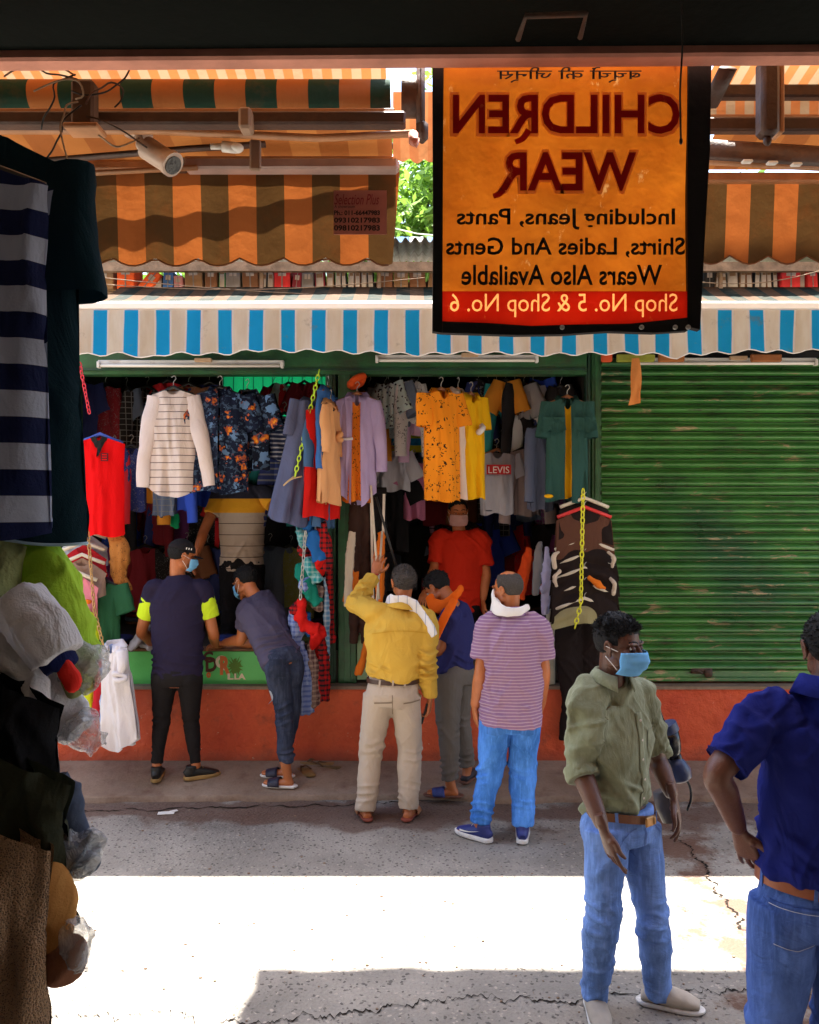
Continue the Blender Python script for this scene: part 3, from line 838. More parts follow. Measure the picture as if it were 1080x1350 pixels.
g = MB(); g.box((0, 0.130, -0.004), (8, 0.045, 0.03), bev=0.005); g.build('edge_board', simple('dusty_pink_board', (0.62, 0.27, 0.19), 0.7, 0, 0.4, 0.3, 6, 0.002), t, False)
g = MB(); A = P(690, 22, 1.4) - t.location; B = P(776, 20, 1.4) - t.location
g.tube([A + Vector((0, 0.07, 0)), A + Vector((0.004, 0.0, 0)), B + Vector((-0.004, 0, 0)), B + Vector((0, 0.07, 0))], 0.005, 6); g.build('pull_handle', M_RUST, t)

# near awnings ---------------------------------------------------------------
def m_stripe(name, c1, c2, per, ph, trans, dirt=0.5):
    N = NT(name); o = N.xyz()
    x = N.math('ADD', o[0], N.math('MULTIPLY', N.math('SUBTRACT', N.noise(3.0, 2), 0.5), 0.008))
    f = N.math('FRACT', N.math('DIVIDE', N.math('ADD', x, 50.0 + ph), per))
    c = N.mix(N.math('LESS_THAN', f, 0.5), c1, c2)
    c = N.mix(N.ramp(N.noise(6, 7, 0.7), [(0.5, 0.0), (0.75, dirt)]), c, tuple(v * 0.45 for v in c1))
    return N.bsdf(c, 0.8, N.bump(N.noise(9, 4), 0.008), 0, 0.3, 0, trans)
M_TAN = simple('tan_awning_underside', (0.75, 0.42, 0.17), 0.7, 0, 0.4, 0.2, 4, 0.003)
M_BAR = simple('brown_iron_bar', (0.055, 0.022, 0.012), 0.55, 0, 0.5, 0.4, 12, 0.003, (0.12, 0.05, 0.02))
M_TANBAR = simple('tan_lit_bar', (0.42, 0.20, 0.09), 0.5, 0, 0.5, 0.3, 12, 0.002)  # tan of lit bars, the light put into the base colour
def near_awning(tag, X0, X1, Yr, Zr, Yb, Zb, vh, per, sc_per, sc_amp, label, endcut):
    t = thing('retractable_awning', label, 'awning', (0, Yr, Zr))
    # roller with wound cloth
    g = MB(); g.tube([(X0, 0, 0), (X1 - 0.02, 0, 0)], 0.041, 26); g.build('cloth_roll', m_stripe(tag + '_roll', (0.48, 0.17, 0.045), (0.010, 0.05, 0.03), per * 0.96, 0.02, 0.0), t)
    # cloth between roller and front rail
    n = 60; xs = np.linspace(X0, X1 - 0.02, n); G = []
    for q in np.linspace(0, 1, 8):
        G.append(np.stack([xs, np.full(n, (Yb - Yr) * q), 0.036 + (Zb - Zr - 0.036 + 0.02) * q - 0.012 * math.sin(PI * q) * np.ones(n)], 1))
    g = MB(); g.grid(np.array(G)); g.build('roof_cloth', m_stripe(tag + '_cloth', (0.38, 0.14, 0.035), (0.28, 0.09, 0.022), per, 0, 0.05), t)
    # valance, scalloped
    n = 360; xs = np.linspace(X0, X1, n); G = []
    sc = sc_amp * (np.abs(np.sin((xs - X0) * PI / sc_per)) - 0.5) * -2
    cut = endcut * np.clip((xs - (X1 - 0.10)) / 0.10, 0, 1) 
    for q in np.linspace(0, 1, 14):
        wav = (0.004 * np.sin(xs * 2 * PI / sc_per + 1.0) + 0.004 * np.sin(xs * 7)) * q + 0.022 * q
        G.append(np.stack([xs - cut * q * 0.35, np.full(n, Yb - Yr) + wav, Zb - Zr - 0.01 - (vh - sc) * q], 1))
    G = np.array(G); g = MB(); g.grid(G); g.build('valance', m_stripe(tag + '_valance', (0.38, 0.105, 0.022), (0.085, 0.04, 0.012), per, 0.03, 0.26, 0.65), t)
    g = MB(); g.tube([tuple(p) for p in G[-1][::3]], 0.0028, 5); g.build('valance_binding', M_WOOD, t)
    return t
ZR = P(0, 128, 2.1).z
XE = P(527, 0, 2.4).x
t = near_awning('left_awning', -2.6, XE, 2.1, ZR, 2.4, P(0, 222, 2.4).z, 0.252, 0.161, 0.124, 0.013, 'tan and olive striped awning with scalloped edge, rolled half in, left of the banner', 0.06)
Yr = 2.1
def L(px, py, Y): 
    p = P(px, py, Y); return (p.x, Y - Yr, p.z - ZR)
# bars and folded arms
g = MB(); a = L(0, 159, 2.0); g.box(((-2.6 + P(535, 0, 2.0).x) / 2, a[1], a[2]), (P(535, 0, 2.0).x + 2.6, 0.04, 0.032), bev=0.005); g.build('square_bar', M_BAR, t, False)
g = MB(); a = L(0, 150, 2.03); g.box(((-2.6 + P(520, 0, 2.0).x) / 2, a[1], a[2] + 0.006), (P(520, 0, 2.0).x + 2.6, 0.006, 0.014), bev=0.002); g.build('bar_flange', M_TANBAR, t, False)
g = MB(); g.tube([L(-20, 172, 2.12), L(200, 172, 2.12), L(420, 182, 2.14), L(545, 176, 2.16)], 0.014, 8, flat=0.6); g.build('folding_arm', M_TANBAR, t)
g = MB(); g.tube([L(60, 212, 2.22), L(250, 196, 2.24), L(350, 190, 2.24)], 0.013, 8, flat=0.6); g.build('folding_arm', M_BAR, t)
g = MB(); g.tube([L(60, 232, 2.30), L(160, 226, 2.30), L(260, 221, 2.30)], 0.011, 8, flat=0.6); g.build('folding_arm', M_TANBAR, t)
g = MB(); g.box(((-2.6 + XE) / 2, 0.3, P(0, 224, 2.4).z - ZR + 0.01), (XE + 2.6, 0.03, 0.03), bev=0.006); g.build('front_rail', M_TANBAR, t, False)
g = MB(); a = L(545, 128, 2.08); g.tube([(a[0] - 0.03, 0, 0), (a[0] + 0.01, 0, 0)], 0.05, 20); g.box((a[0] + 0.018, -0.01, -0.015), (0.022, 0.09, 0.15), bev=0.01)
g.box((a[0] + 0.022, -0.03, -0.10), (0.03, 0.05, 0.05), bev=0.012); g.build('end_bracket', M_BAR, t, True, sharp=40)
g = MB(); a = L(545, 182, 2.0); g.tube([(a[0], a[1], a[2] + 0.01), (a[0], a[1] - 0.01, a[2] - 0.012), (a[0] + 0.01, a[1] - 0.012, a[2] - 0.016)], 0.012, 10); g.build('gear_eye', simple('pink_metal', (0.5, 0.2, 0.15), 0.5), t)
g = MB(); a = L(325, 160, 1.97); g.box((a[0], a[1], a[2]), (0.03, 0.05, 0.05), bev=0.006); g.box((a[0] + 0.01, a[1] + 0.06, a[2] - 0.055), (0.028, 0.012, 0.075), bev=0.004, rot=0.2); g.build('clamp', simple('grey_clamp', (0.3, 0.2, 0.14), 0.5), t, False)
# unseen cable added behind the valance to throw the slanting shade on it
g = MB(); pts = []
for q in np.linspace(0, 1, 16):
    px = 60 + 460 * q; zz = P(0, 300 - 70 * q ** 1.7, 2.4).z
    pts.append((P(px, 0, 2.44).x, 2.446 + 0.003 * math.sin(6 * q), zz + 0.10 + 0.006 * math.sin(9 * q)))
g.tube(pts, [(0.016 - 0.006 * q, 0.016 - 0.006 * q) for q in np.linspace(0, 1, 16)], 8); o = g.build('cable_bundle', M_BLACK); tagit(o, 'sagging black cable bundle behind the left tan awning', 'cable')
# hardware hung on it
g0 = P(385, 218, 2.33)
t = thing('tube_light', 'grey metal tube light batten hanging under the left tan awning', 'tube light', g0)
w = (P(526, 0, 2.33) - P(246, 0, 2.33)).x
g = MB(); g.box((0, 0, 0), (w, 0.05, 0.036), bev=0.006); g.build('batten', simple('grey_pink_metal', (0.42, 0.30, 0.27), 0.4), t, False)
g = MB(); g.box((0, -0.026, 0.011), (w * 0.99, 0.003, 0.006)); g.build('batten_rim', M_TANBAR, t, False)
g = MB(); g.box((-w / 2 - 0.012, 0.0, 0), (0.03, 0.04, 0.034), bev=0.006); g.build('end_holder', M_BAR, t, False)
M_CAM = simple('dusty_white_plastic', (0.62, 0.50, 0.42), 0.4, 0, 0.5, 0.1, 10, 0.001, (0.35, 0.2, 0.12))
c0 = P(183, 178, 2.2)
t = thing('security_camera', 'white bullet security camera under the left tan awning', 'security camera', c0)
s = 2.2 / F
def l2(px, py, dy=0.0): return ((px - 183) * s, dy, -(py - 178) * s)
g = MB(); g.tube([l2(183, 172), l2(183, 179)], 0.037, 24, flat=0.75, side=(1, 0, 0)); g.build('mount_disc', M_CAM, t, True, sharp=50)
g = MB(); g.tube([l2(183, 180), l2(186, 190, -0.004), l2(198, 205, -0.01)], 0.011, 12); g.ell(l2(187, 192, -0.004), (0.015,) * 3); g.build('swivel_arm', M_CAM, t)
g = MB(); g.tube([l2(195, 197, -0.01), l2(229, 221, -0.03)], 0.030, 24); g.tube([l2(227, 219, -0.028), l2(233, 224, -0.033)], 0.033, 24); g.build('camera_body', M_CAM, t, True, sharp=40)
g = MB(); g.tube([l2(231, 223, -0.032), l2(234, 225.5, -0.035)], 0.024, 20); g.build('lens_glass', simple('dark_glass', (0.01, 0.01, 0.012), 0.08), t, True, sharp=40)
a, b = P(278, 193, 2.15), P(312, 195, 2.15)
g = MB(); g.tube([(0, 0, 0), ((b - a).x * 0.45, 0, 0)], 0.008, 8); g.tube([((b - a).x * 0.45, 0, 0), (b - a)], 0.014, 10); g.ell(b - a, (0.018, 0.018, 0.012)); o = g.build('turnbuckle', M_WHITE, None, True, a); tagit(o, 'small white turnbuckle on the folding arm of the tan awning', 'fitting')
# junction box with tangled wires
a = P(112, 140, 1.95); s = 1.95 / F
t = thing('junction_box', 'dusty junction box with tangled wires on the brown bar at the upper left', 'junction box', a)
g = MB(); g.box((0, 0, 0), (30 * s, 0.04, 62 * s), bev=0.006); g.build('box', simple('dusty_box', (0.08, 0.045, 0.03), 0.7), t, False)
g = MB(); g.box((0.004, -0.01, -34 * s), (46 * s, 0.06, 7 * s), bev=0.003); g.build('lower_plate', M_TANBAR, t, False)
r = random.Random(8)
for k in range(9):
    p0 = Vector((r.uniform(-0.02, 0.02), -0.03, r.uniform(-0.04, 0.06))); pts = [p0]
    d = Vector((r.uniform(-1, 1), -0.1, r.uniform(-1, 0.6)))
    for q in range(6):
        d = d + Vector((r.uniform(-1, 1), r.uniform(-0.4, 0.4), r.uniform(-1.0, 0.7))); pts.append(pts[-1] + d.normalized() * 0.028)
    g = MB(); g.tube(catmull(pts, 3), 0.0022, 5); g.build('wire', [M_WOODG, M_BLACK, M_RUST][k % 3], t)
A, B = P(130, 178, 1.95), P(183, 182, 2.15)
g = MB(); g.tube(catmull([A, A.lerp(B, 0.4) + Vector((0, 0, -0.025)), A.lerp(B, 0.8) + Vector((0, 0, -0.012)), B], 4), 0.0025, 5); o = g.build('camera_wire', M_WOODG); tagit(o, 'loose wire running from the junction box to the security camera', 'wire')
# paper notice on the valance
pY = 2.375; s = pY / F
c = P(475, 280, pY)
t = thing('notice', 'small pink notice with phone numbers pinned to the tan awning', 'notice', c, 0)
g = MB(); g.box((0, 0, 0), (70 * s, 0.002, 58 * s)); g.build('sheet', simple('dusty_pink_paper', (0.30, 0.12, 0.10), 0.8), t, False)
def nx(px): return (px - 475) * s
def nz(py): return -(py - 280) * s
MD = simple('black_print', (0.006, 0.005, 0.005), 0.7); MR = simple('dark_red_print', (0.16, 0.01, 0.02), 0.6)
put_text('lettering', 'Selection Plus', t, MR, nx(441), nx(500), nz(270), nz(256), -0.0022, shear=0.3)
put_text('lettering', 'A showroom', t, MD, nx(441), nx(468), nz(274.5), nz(270.5), -0.0022)
put_text('lettering', 'Ph.: 011-66447983', t, MD, nx(440.5), nx(501), nz(284), nz(277.5), -0.0022, bold=0.03)
put_text('lettering', '09310217983', t, MD, nx(440.5), nx(501), nz(294), nz(287), -0.0022, bold=0.03)
put_text('lettering', '09810217983', t, MD, nx(440.5), nx(501), nz(304.5), nz(297), -0.0022, bold=0.03)

# right hand awning
Yr = 2.35; ZR2 = P(0, 140, 2.35).z; ZR = ZR2
t = near_awning('right_awning', P(915, 0, 2.68).x, 3.4, Yr, ZR2, 2.68, P(0, 232, 2.68).z, 0.252, 0.154, 0.124, 0.014, 'darker tan and olive striped awning with scalloped edge right of the banner', 0.0)
x0 = P(915, 0, 2.2).x
for (py, Y, h, m, nm) in [(122, 2.2, 0.034, M_BAR, 'square_bar'), (166, 2.15, 0.036, M_BAR, 'square_bar'), (156, 2.2, 0.012, M_TANBAR, 'bar_flange'), (235, 2.66, 0.03, M_TANBAR, 'front_rail')]:
    a = L(0, py, Y); g = MB(); g.box(((x0 + 3.4) / 2, a[1], a[2]), (3.4 - x0, 0.03, h), bev=0.005); g.build(nm, m, t, False)
g = MB(); g.tube([L(915, 196, 2.4), L(1100, 207, 2.4)], [(0.03, 0.012)] * 2, 8, side=(0, 0, 1)); g.build('folding_arm', M_BAR, t)
g = MB(); g.tube([L(915, 212, 2.5), L(1100, 222, 2.5)], [(0.010, 0.012)] * 2, 8, side=(0, 0, 1)); g.build('folding_arm', M_TANBAR, t)
g = MB(); a = L(1012, 130, 2.05); g.box(a, (0.046, 0.05, 0.19), bev=0.01); a = L(1012, 185, 2.05); g.ell(a, (0.01, 0.01, 0.014)); g.build('mount_bracket', M_BAR, t, True, sharp=40)
g = MB(); a = L(1026, 135, 2.08); g.box(a, (0.012, 0.05, 0.17), bev=0.003); g.build('bracket_flange', M_TANBAR, t, False)
g = MB(); g.tube([L(935, 140, 2.0), L(960, 90, 1.9)], [(0.022, 0.008)] * 2, 8, side=(1, 0, 0)); g.build('brace', M_BAR, t)
for i, px in enumerate((985, 1018, 1050)):
    g = MB(); g.box(L(px, 213 + 2 * i, 2.38), (0.03, 0.02, 0.008), bev=0.003); g.build('steel_plate', M_WHITE, t, False)
# striped hoods behind the lintel: cloth roofs added to keep sun off near clothes
for i, (xa, xb) in enumerate(((-2.6, -0.06), (0.78, 3.4))):
    n = 60; xs = np.linspace(xa, xb, n)
    G = np.array([np.stack([xs, np.full(n, 1.62 + 0.62 * q), 3.33 - 0.13 * q + 0.01 * np.sin(xs * 9) * q], 1) for q in np.linspace(0, 1, 6)])
    G2 = np.array([np.stack([xs, np.full(n, 2.24 + 0.004 * q), 3.20 - 0.07 * q + 0.004 * np.sin(xs * 14)], 1) for q in np.linspace(0, 1, 3)])
    g = MB(); g.grid(G); g.grid(G2); o = g.build('cloth_hood', m_stripe('hood_%d' % i, (0.70, 0.25, 0.08), (0.6, 0.42, 0.25), 0.05, 0, 0.12), None, True)
    tagit(o, ['orange and cream striped hood cloth above the left tan awning', 'orange and cream striped hood cloth above the right tan awning'][i], 'hood')
xs = np.linspace(-0.045, 0.072, 24)
G = np.array([np.stack([xs, np.full(24, 2.26) + 0.006 * np.sin(xs * 60) * q, 3.22 - (0.18 + 0.012 * np.abs(np.sin(xs * 80))) * q], 1) for q in np.linspace(0, 1, 8)])
g = MB(); g.grid(G); o = g.build('end_flap', m_stripe('end_flap', (0.70, 0.30, 0.12), (0.62, 0.22, 0.08), 0.05, 0, 0.3), None, True); tagit(o, 'short peach cloth flap with scalloped edge in the gap left of the banner', 'flap')
# wire hanging before the banner
A = P(899, 0, 1.44); B = P(898, 186, 1.44)
g = MB(); g.tube(catmull([A, P(900, 60, 1.44), P(897, 120, 1.44), B], 5), 0.0018, 5); g.ell(B, (0.003, 0.003, 0.006)); o = g.build('dangling_wire', M_BLACK); tagit(o, 'thin black wire dangling before the right edge of the orange banner', 'wire')

# ------------------------------------------------------------------ the banner, seen from behind
bY = 1.68; s = bY / F
t = thing('shop_banner', 'orange children wear banner seen from behind with mirrored lettering and black border', 'banner', P(750, 265, bY), 0)
def bx(px): return (px - 750) * s
def bz(py): return -(py - 265) * s
def m_banner(name, c, cd, tr):
    N = NT(name)
    cc = N.mix(N.ramp(N.noise(7, 6, 0.65), [(0.3, 0.0), (0.7, 1.0)]), c, cd)
    cc = N.mix(N.ramp(N.noise(45, 5, 0.7), [(0.6, 0.0), (0.75, 0.35)]), cc, tuple(x * 0.4 for x in cd))
    cc = N.mix(N.ramp(N.noise(22, 6, 0.75, N.mapping((1, 1, 0.5))), [(0.62, 0.0), (0.72, 0.5)]), cc, (0.9, 0.55, 0.2))
    return N.bsdf(cc, 0.55, N.bump(N.noise(8, 4), 0.006), 0, 0.35, 0, tr)
n = 30
G = np.array([[(bx(px), 0.0 + 0.003 * math.sin(px * 0.03 + py * 0.02), bz(py)) for px in np.linspace(582, 910, n)] for py in np.linspace(80, 385, n)])
g = MB(); g.grid(G); g.build('orange_cloth', m_banner('banner_orange', (0.29, 0.058, 0.003), (0.42, 0.110, 0.007), 0.36), t)
G = np.array([[(bx(px), 0.003 * math.sin(px * 0.03 + py * 0.02), bz(py + 2 * math.sin(px * 0.02))) for px in np.linspace(582, 910, n)] for py in np.linspace(385.5, 432, 8)])
G[0, :, 2] = bz(385.2)
g = MB(); g.grid(G); g.build('pale_band', m_banner('banner_pale', (0.70, 0.26, 0.07), (0.75, 0.32, 0.09), 0.5), t)
def ink_sheet(s_, rx0, rx1, ry0, ry1, x0, x1, y1, y0, mat, d):
    """printed ink with the letters left open"""
    cu = bpy.data.curves.new('lettering', 'FONT'); cu.body = s_; cu.size = 1.0; cu.offset = 0.0
    o = bpy.data.objects.new('tmp_text', cu); COL.objects.link(o); bpy.context.view_layer.update()
    c2 = o.to_curve(bpy.context.evaluated_depsgraph_get()); 
    me0 = bpy.data.meshes.new_from_object(o.evaluated_get(bpy.context.evaluated_depsgraph_get())); v, _ = mesh_np(me0)
    a, b = v[:, 0].min(), v[:, 0].max(); c, dd = v[:, 1].min(), v[:, 1].max()
    kx = (b - a) / (x1 - x0); ky = (dd - c) / (y1 - y0)
    R0, R1 = a - (rx1 - x1) * kx, b + (x0 - rx0) * kx; T0, T1 = c - (ry1 - y1) * ky, dd + (y0 - ry0) * ky
    c3 = bpy.data.curves.new('ink', 'CURVE'); c3.dimensions = '2D'; c3.fill_mode = 'BOTH'; c3.resolution_u = 3
    for sp0 in c2.splines:
        bp = sp0.bezier_points
        if not len(bp): continue
        ns = c3.splines.new('BEZIER'); ns.bezier_points.add(len(bp) - 1); ns.use_cyclic_u = True
        for q0, q1 in zip(bp, ns.bezier_points):
            q1.handle_left_type = q1.handle_right_type = 'FREE'; q1.co = q0.co; q1.handle_left = q0.handle_left; q1.handle_right = q0.handle_right
    c2 = c3; sp = c2.splines.new('POLY'); sp.points.add(3); sp.use_cyclic_u = True
    for q, (xx, yy) in zip(sp.points, ((R0, T0), (R1, T0), (R1, T1), (R0, T1))): q.co = (xx, yy, 0, 1)
    o2 = bpy.data.objects.new('tmp_ink', c2); COL.objects.link(o2)
    me = bpy.data.meshes.new_from_object(o2.evaluated_get(bpy.context.evaluated_depsgraph_get()))
    bpy.data.objects.remove(o); bpy.data.objects.remove(o2)
    v, _ = mesh_np(me); X = (v[:, 0] - R0) / (R1 - R0); Z = (v[:, 1] - T0) / (T1 - T0)
    px = rx1 - X * (rx1 - rx0); py = ry1 + (ry0 - ry1) * Z
    mesh_set(me, np.stack([(px - 750) * s, np.full(len(v), d), -(py - 265) * s], 1))
    return link_mesh('red_ink_band', me, mat, t, False)
ink_sheet('Shop No. 5 & Shop No. 6', 583, 907, 385, 431, 593, 892, 419, 388, m_banner('banner_red', (0.55, 0.02, 0.012), (0.65, 0.04, 0.02), 0.5), -0.0065)
M_BORD = simple('black_banner_border', (0.006, 0.005, 0.005), 0.7)
def border(pts, nm='border'):
    v = [(bx(a), y, bz(b)) for y in (-0.010, 0.010) for a, b in pts]
    k = len(pts); f = [tuple(range(k))[::-1], tuple(range(k, 2 * k))] + [(i, (i + 1) % k, k + (i + 1) % k, k + i) for i in range(k)]
    g = MB(); g.add(v, f); g.build(nm, M_BORD, t, False)
border([(570, 80), (585, 80), (584, 200), (583, 440), (570, 438), (571, 300)])
border([(906, 80), (936, 80), (934, 200), (928, 300), (921, 436), (905, 432), (904, 250)])
border([(583.2, 425), (640, 427), (700, 431), (760, 429), (830, 428), (904.8, 420), (904.8, 437), (860, 440), (800, 438), (740, 442), (680, 443), (620, 441), (583.2, 440)])
M_PR = m_banner('crimson_print', (0.34, 0.012, 0.012), (0.26, 0.008, 0.010), 0.6); M_PO = m_banner('orange_edge_print', (0.95, 0.5, 0.15), (0.9, 0.5, 0.15), 0.5)
M_PK = simple('black_banner_print', (0.010, 0.006, 0.004), 0.6); M_PP = simple('pale_banner_print', (0.95, 0.5, 0.2), 0.6)
def bt(s_, x0, x1, y1, y0, mat, d=-0.006, bold=0.0, nm='lettering'):
    return put_text(nm, s_, t, mat, bx(x0), bx(x1), bz(y1), bz(y0), d, mirror=True, bold=bold)
bt('CHILDREN', 593, 899, 182, 122, M_PO, -0.0045, 0.045); bt('CHILDREN', 597, 895, 178, 126, M_PR, -0.006, 0.022)
bt('WEAR', 653, 842, 257, 198, M_PO, -0.0045, 0.045); bt('WEAR', 657, 838, 253, 202, M_PR, -0.006, 0.022)
# the long curled legs of the R and C, H, A letters
def leg_stroke(pts, mat=M_PR, w=5.0, d=-0.0062):
    p = catmull([(a, 0, b) for a, b in pts], 6); tt = np.gradient(p, axis=0); nn = np.stack([tt[:, 2], 0 * tt[:, 0], -tt[:, 0]], 1); nn /= np.linalg.norm(nn, axis=1)[:, None]
    k = len(p); ww = np.linspace(w, w * 0.75, k)[:, None]
    q1, q2 = p + nn * ww, p - nn * ww
    f = lambda q: np.stack([(q[:, 0] - 750) * s, np.full(k, d), -(q[:, 2] - 265) * s], 1)
    g = MB(); g.grid(np.array([f(q1), f(q2)])); g.build('letter_tail', mat, t, False)
leg_stroke([(697, 173), (689, 184), (679, 189)], w=4.5); leg_stroke([(663, 251), (658, 257), (650, 260)], w=4.5)
bt('Including Jeans, Pants', 602, 889, 304, 276, M_PK, bold=0.018)
bt('Shirts, Ladies And Gents', 588, 902, 341, 314, M_PK, bold=0.018)
bt('Wears Also Available', 608, 872, 377, 350, M_PK, bold=0.018)
bt('\u092c\u091a\u094d\u091a\u094b\u0902 \u0915\u0940 \u091c\u0940\u0928\u094d\u0938', 655, 845, 111, 90, M_PK, bold=0.01)
g = MB()
for px in (740, 844, 888, 905): g.tube([(bx(px), -0.013, bz(433)), (bx(px), 0.013, bz(433))], 0.005, 10)
g.build('eyelets', M_METAL, t)
for px in (600, 750, 890):
    g = MB(); g.tube([(bx(px), 0.0, bz(84)), (bx(px) + 0.004, 0.0, bz(40))], 0.003, 6); g.build('tie_cord', M_BLACK, t)

# ------------------------------------------------------------------ unseen sheet added above the lane to cast its near shadow, trees and houses beyond
G = np.array([[(x, y, 5.35 + 0.02 * math.sin(x * 2 + y)) for x in np.linspace(-0.70, 5.0, 90)] for y in np.linspace(3.3, 5.11, 12)])
G[-1, :, 1] += 0.02 * vnoise(np.stack([G[-1, :, 0] * 7, G[-1, :, 0] * 0, G[-1, :, 0] * 0], 1), 3); G[:, 0, 0] += 0.02 * np.sin(np.arange(12) * 2.0)
g = MB(); g.grid(G); g.grid(G + np.array([0, 0, 0.01])); o = g.build('tarpaulin', simple('brown_tarpaulin', (0.22, 0.14, 0.07), 0.8)); tagit(o, 'brown tarpaulin stretched high above the lane', 'tarpaulin')

M_BARK = simple('bark', (0.09, 0.06, 0.04), 0.9, 0, 0.2, 0.4, 14, 0.02)
def m_leaf(name, c1, c2):
    N = NT(name)
    oi = N.n('ObjectInfo')
    c = N.mix(N.noise(2.0, 4), c1, c2)
    return N.bsdf(c, 0.5, None, 0, 0.4, 0, 0.45)
M_LF = m_leaf('tree_leaf', (0.07, 0.16, 0.02), (0.16, 0.30, 0.04)); M_LF2 = m_leaf('tree_leaf_light', (0.12, 0.24, 0.03), (0.22, 0.38, 0.05))
def tree(loc, H, R, label, mat, seed, nleaf=5200):
    r = np.random.RandomState(seed)
    t = thing('tree', label, 'tree', loc, 0, 'trees behind the shop row')
    g = MB(); g.tube([(0, 0, 0), (0.05, 0, H * 0.3), (-0.05, 0.05, H * 0.6)], [0.17, 0.12, 0.07], 10); g.build('trunk', M_BARK, t)
    lb = MB(); cl = []
    for k in range(11):
        a = r.uniform(0, 2 * PI); e = r.uniform(0.1, 1.3); d = R * r.uniform(0.5, 0.95)
        tip = np.array([d * math.cos(a) * math.cos(e), d * math.sin(a) * math.cos(e), H * 0.62 + d * math.sin(e)])
        b = np.array([0, 0, H * r.uniform(0.3, 0.58)])
        lb.tube(catmull([b, (b + tip) / 2 + r.uniform(-0.15, 0.15, 3), tip], 4), np.linspace(0.055, 0.012, 9), 6)
        for q in range(5): cl.append(b + (tip - b) * r.uniform(0.5, 1.1) + r.normal(0, 0.25, 3))
    lb.build('limb', M_BARK, t)
    cl = np.array(cl)
    c = cl[r.randint(0, len(cl), nleaf)] + r.normal(0, 0.26, (nleaf, 3))
    ax = r.normal(0, 1, (nleaf, 3)); ax /= np.linalg.norm(ax, axis=1)[:, None]
    b = np.cross(ax, r.normal(0, 1, (nleaf, 3))); b /= np.linalg.norm(b, axis=1)[:, None]
    L_ = r.uniform(0.05, 0.10, (nleaf, 1)); W_ = L_ * 0.42
    v = np.stack([c - ax * L_, c + b * W_, c + ax * L_, c - b * W_], 1).reshape(-1, 3)
    g = MB(); g.add(v, [(4 * i, 4 * i + 1, 4 * i + 2, 4 * i + 3) for i in range(nleaf)]); g.build('crown', mat, t, False)
tree((-0.2, 11.2, 0), 7.6, 2.5, 'leafy tree seen in the gap beside the orange banner', M_LF2, 1, 15000)
tree((4.6, 10.6, 0), 6.0, 2.2, 'bright green tree behind the roof right of the banner', M_LF2, 2, 9000)
tree((-3.6, 11.6, 0), 5.6, 2.2, 'tree behind the roof at the left end of the shop row', M_LF, 3, 5000)
tree((7.5, 12.5, 0), 6.5, 2.6, 'tree farther off beyond the right end of the shop row', M_LF, 4, 4000)
# washing on a line behind the roof
A, B = P(500, 296, 8.6), P(600, 312, 8.6)
g = MB(); g.tube([A, A.lerp(B, 0.5) - Vector((0, 0, 0.03)), B], 0.006, 5); o = g.build('washing_line', M_WHITE); tagit(o, 'thin washing line behind the roof in the gap beside the banner', 'line')
for i, (px, w, h, c) in enumerate([(514, 14, 22, (0.45, 0.55, 0.75)), (531, 16, 20, (0.25, 0.4, 0.7)), (549, 18, 24, (0.7, 0.72, 0.75)), (570, 14, 20, (0.3, 0.42, 0.65))]):
    a = P(px, 312, 8.55); s_ = 8.55 / F
    G = np.array([[(w * s_ * (u - 0.5), 0.01 * math.sin(9 * u + i), -h * s_ * q) for u in np.linspace(0, 1, 8)] for q in np.linspace(0, 1, 6)])
    g = MB(); g.grid(G); o = g.build('drying_cloth', fabric('wash_%d' % i, c, trans=0.4), None, True, a)
    tagit(o, ['pale blue cloth drying behind the roof, at the awning edge', 'mid blue cloth drying behind the roof', 'off white cloth drying behind the roof beside the banner', 'slate blue cloth drying partly behind the banner'][i], 'cloth', 'cloths drying behind the roof')
# ================================================================== figure builder
def V3(p): return np.array(tuple(p), float)
def unit(v): v = V3(v); return v / (np.linalg.norm(v) + 1e-12)
def lerp(a, b, t): return V3(a) * (1 - t) + V3(b) * t
def path(pts, k=5): return catmull([V3(p) for p in pts], k)
def rads(r, k): 
    r = np.asarray(r, float)
    x = np.linspace(0, 1, len(r)); X = np.linspace(0, 1, k)
    if r.ndim == 1: return np.interp(X, x, r)
    return np.stack([np.interp(X, x, r[:, 0]), np.interp(X, x, r[:, 1])], 1)
def limb(mb, pts, r, n=16, side=None, k=5):
    p = path(pts, k)
    rr = rads(r, len(p))
    # rounded ends so every piece is closed
    mb.tube(p, rr, n, side=side)

def head_frame(fw, up):
    f = unit(fw); u = V3(up); u = unit(u - f * np.dot(u, f)); r = np.cross(f, u)
    return np.stack([r, f, u], 1)          # columns: right, forward, up

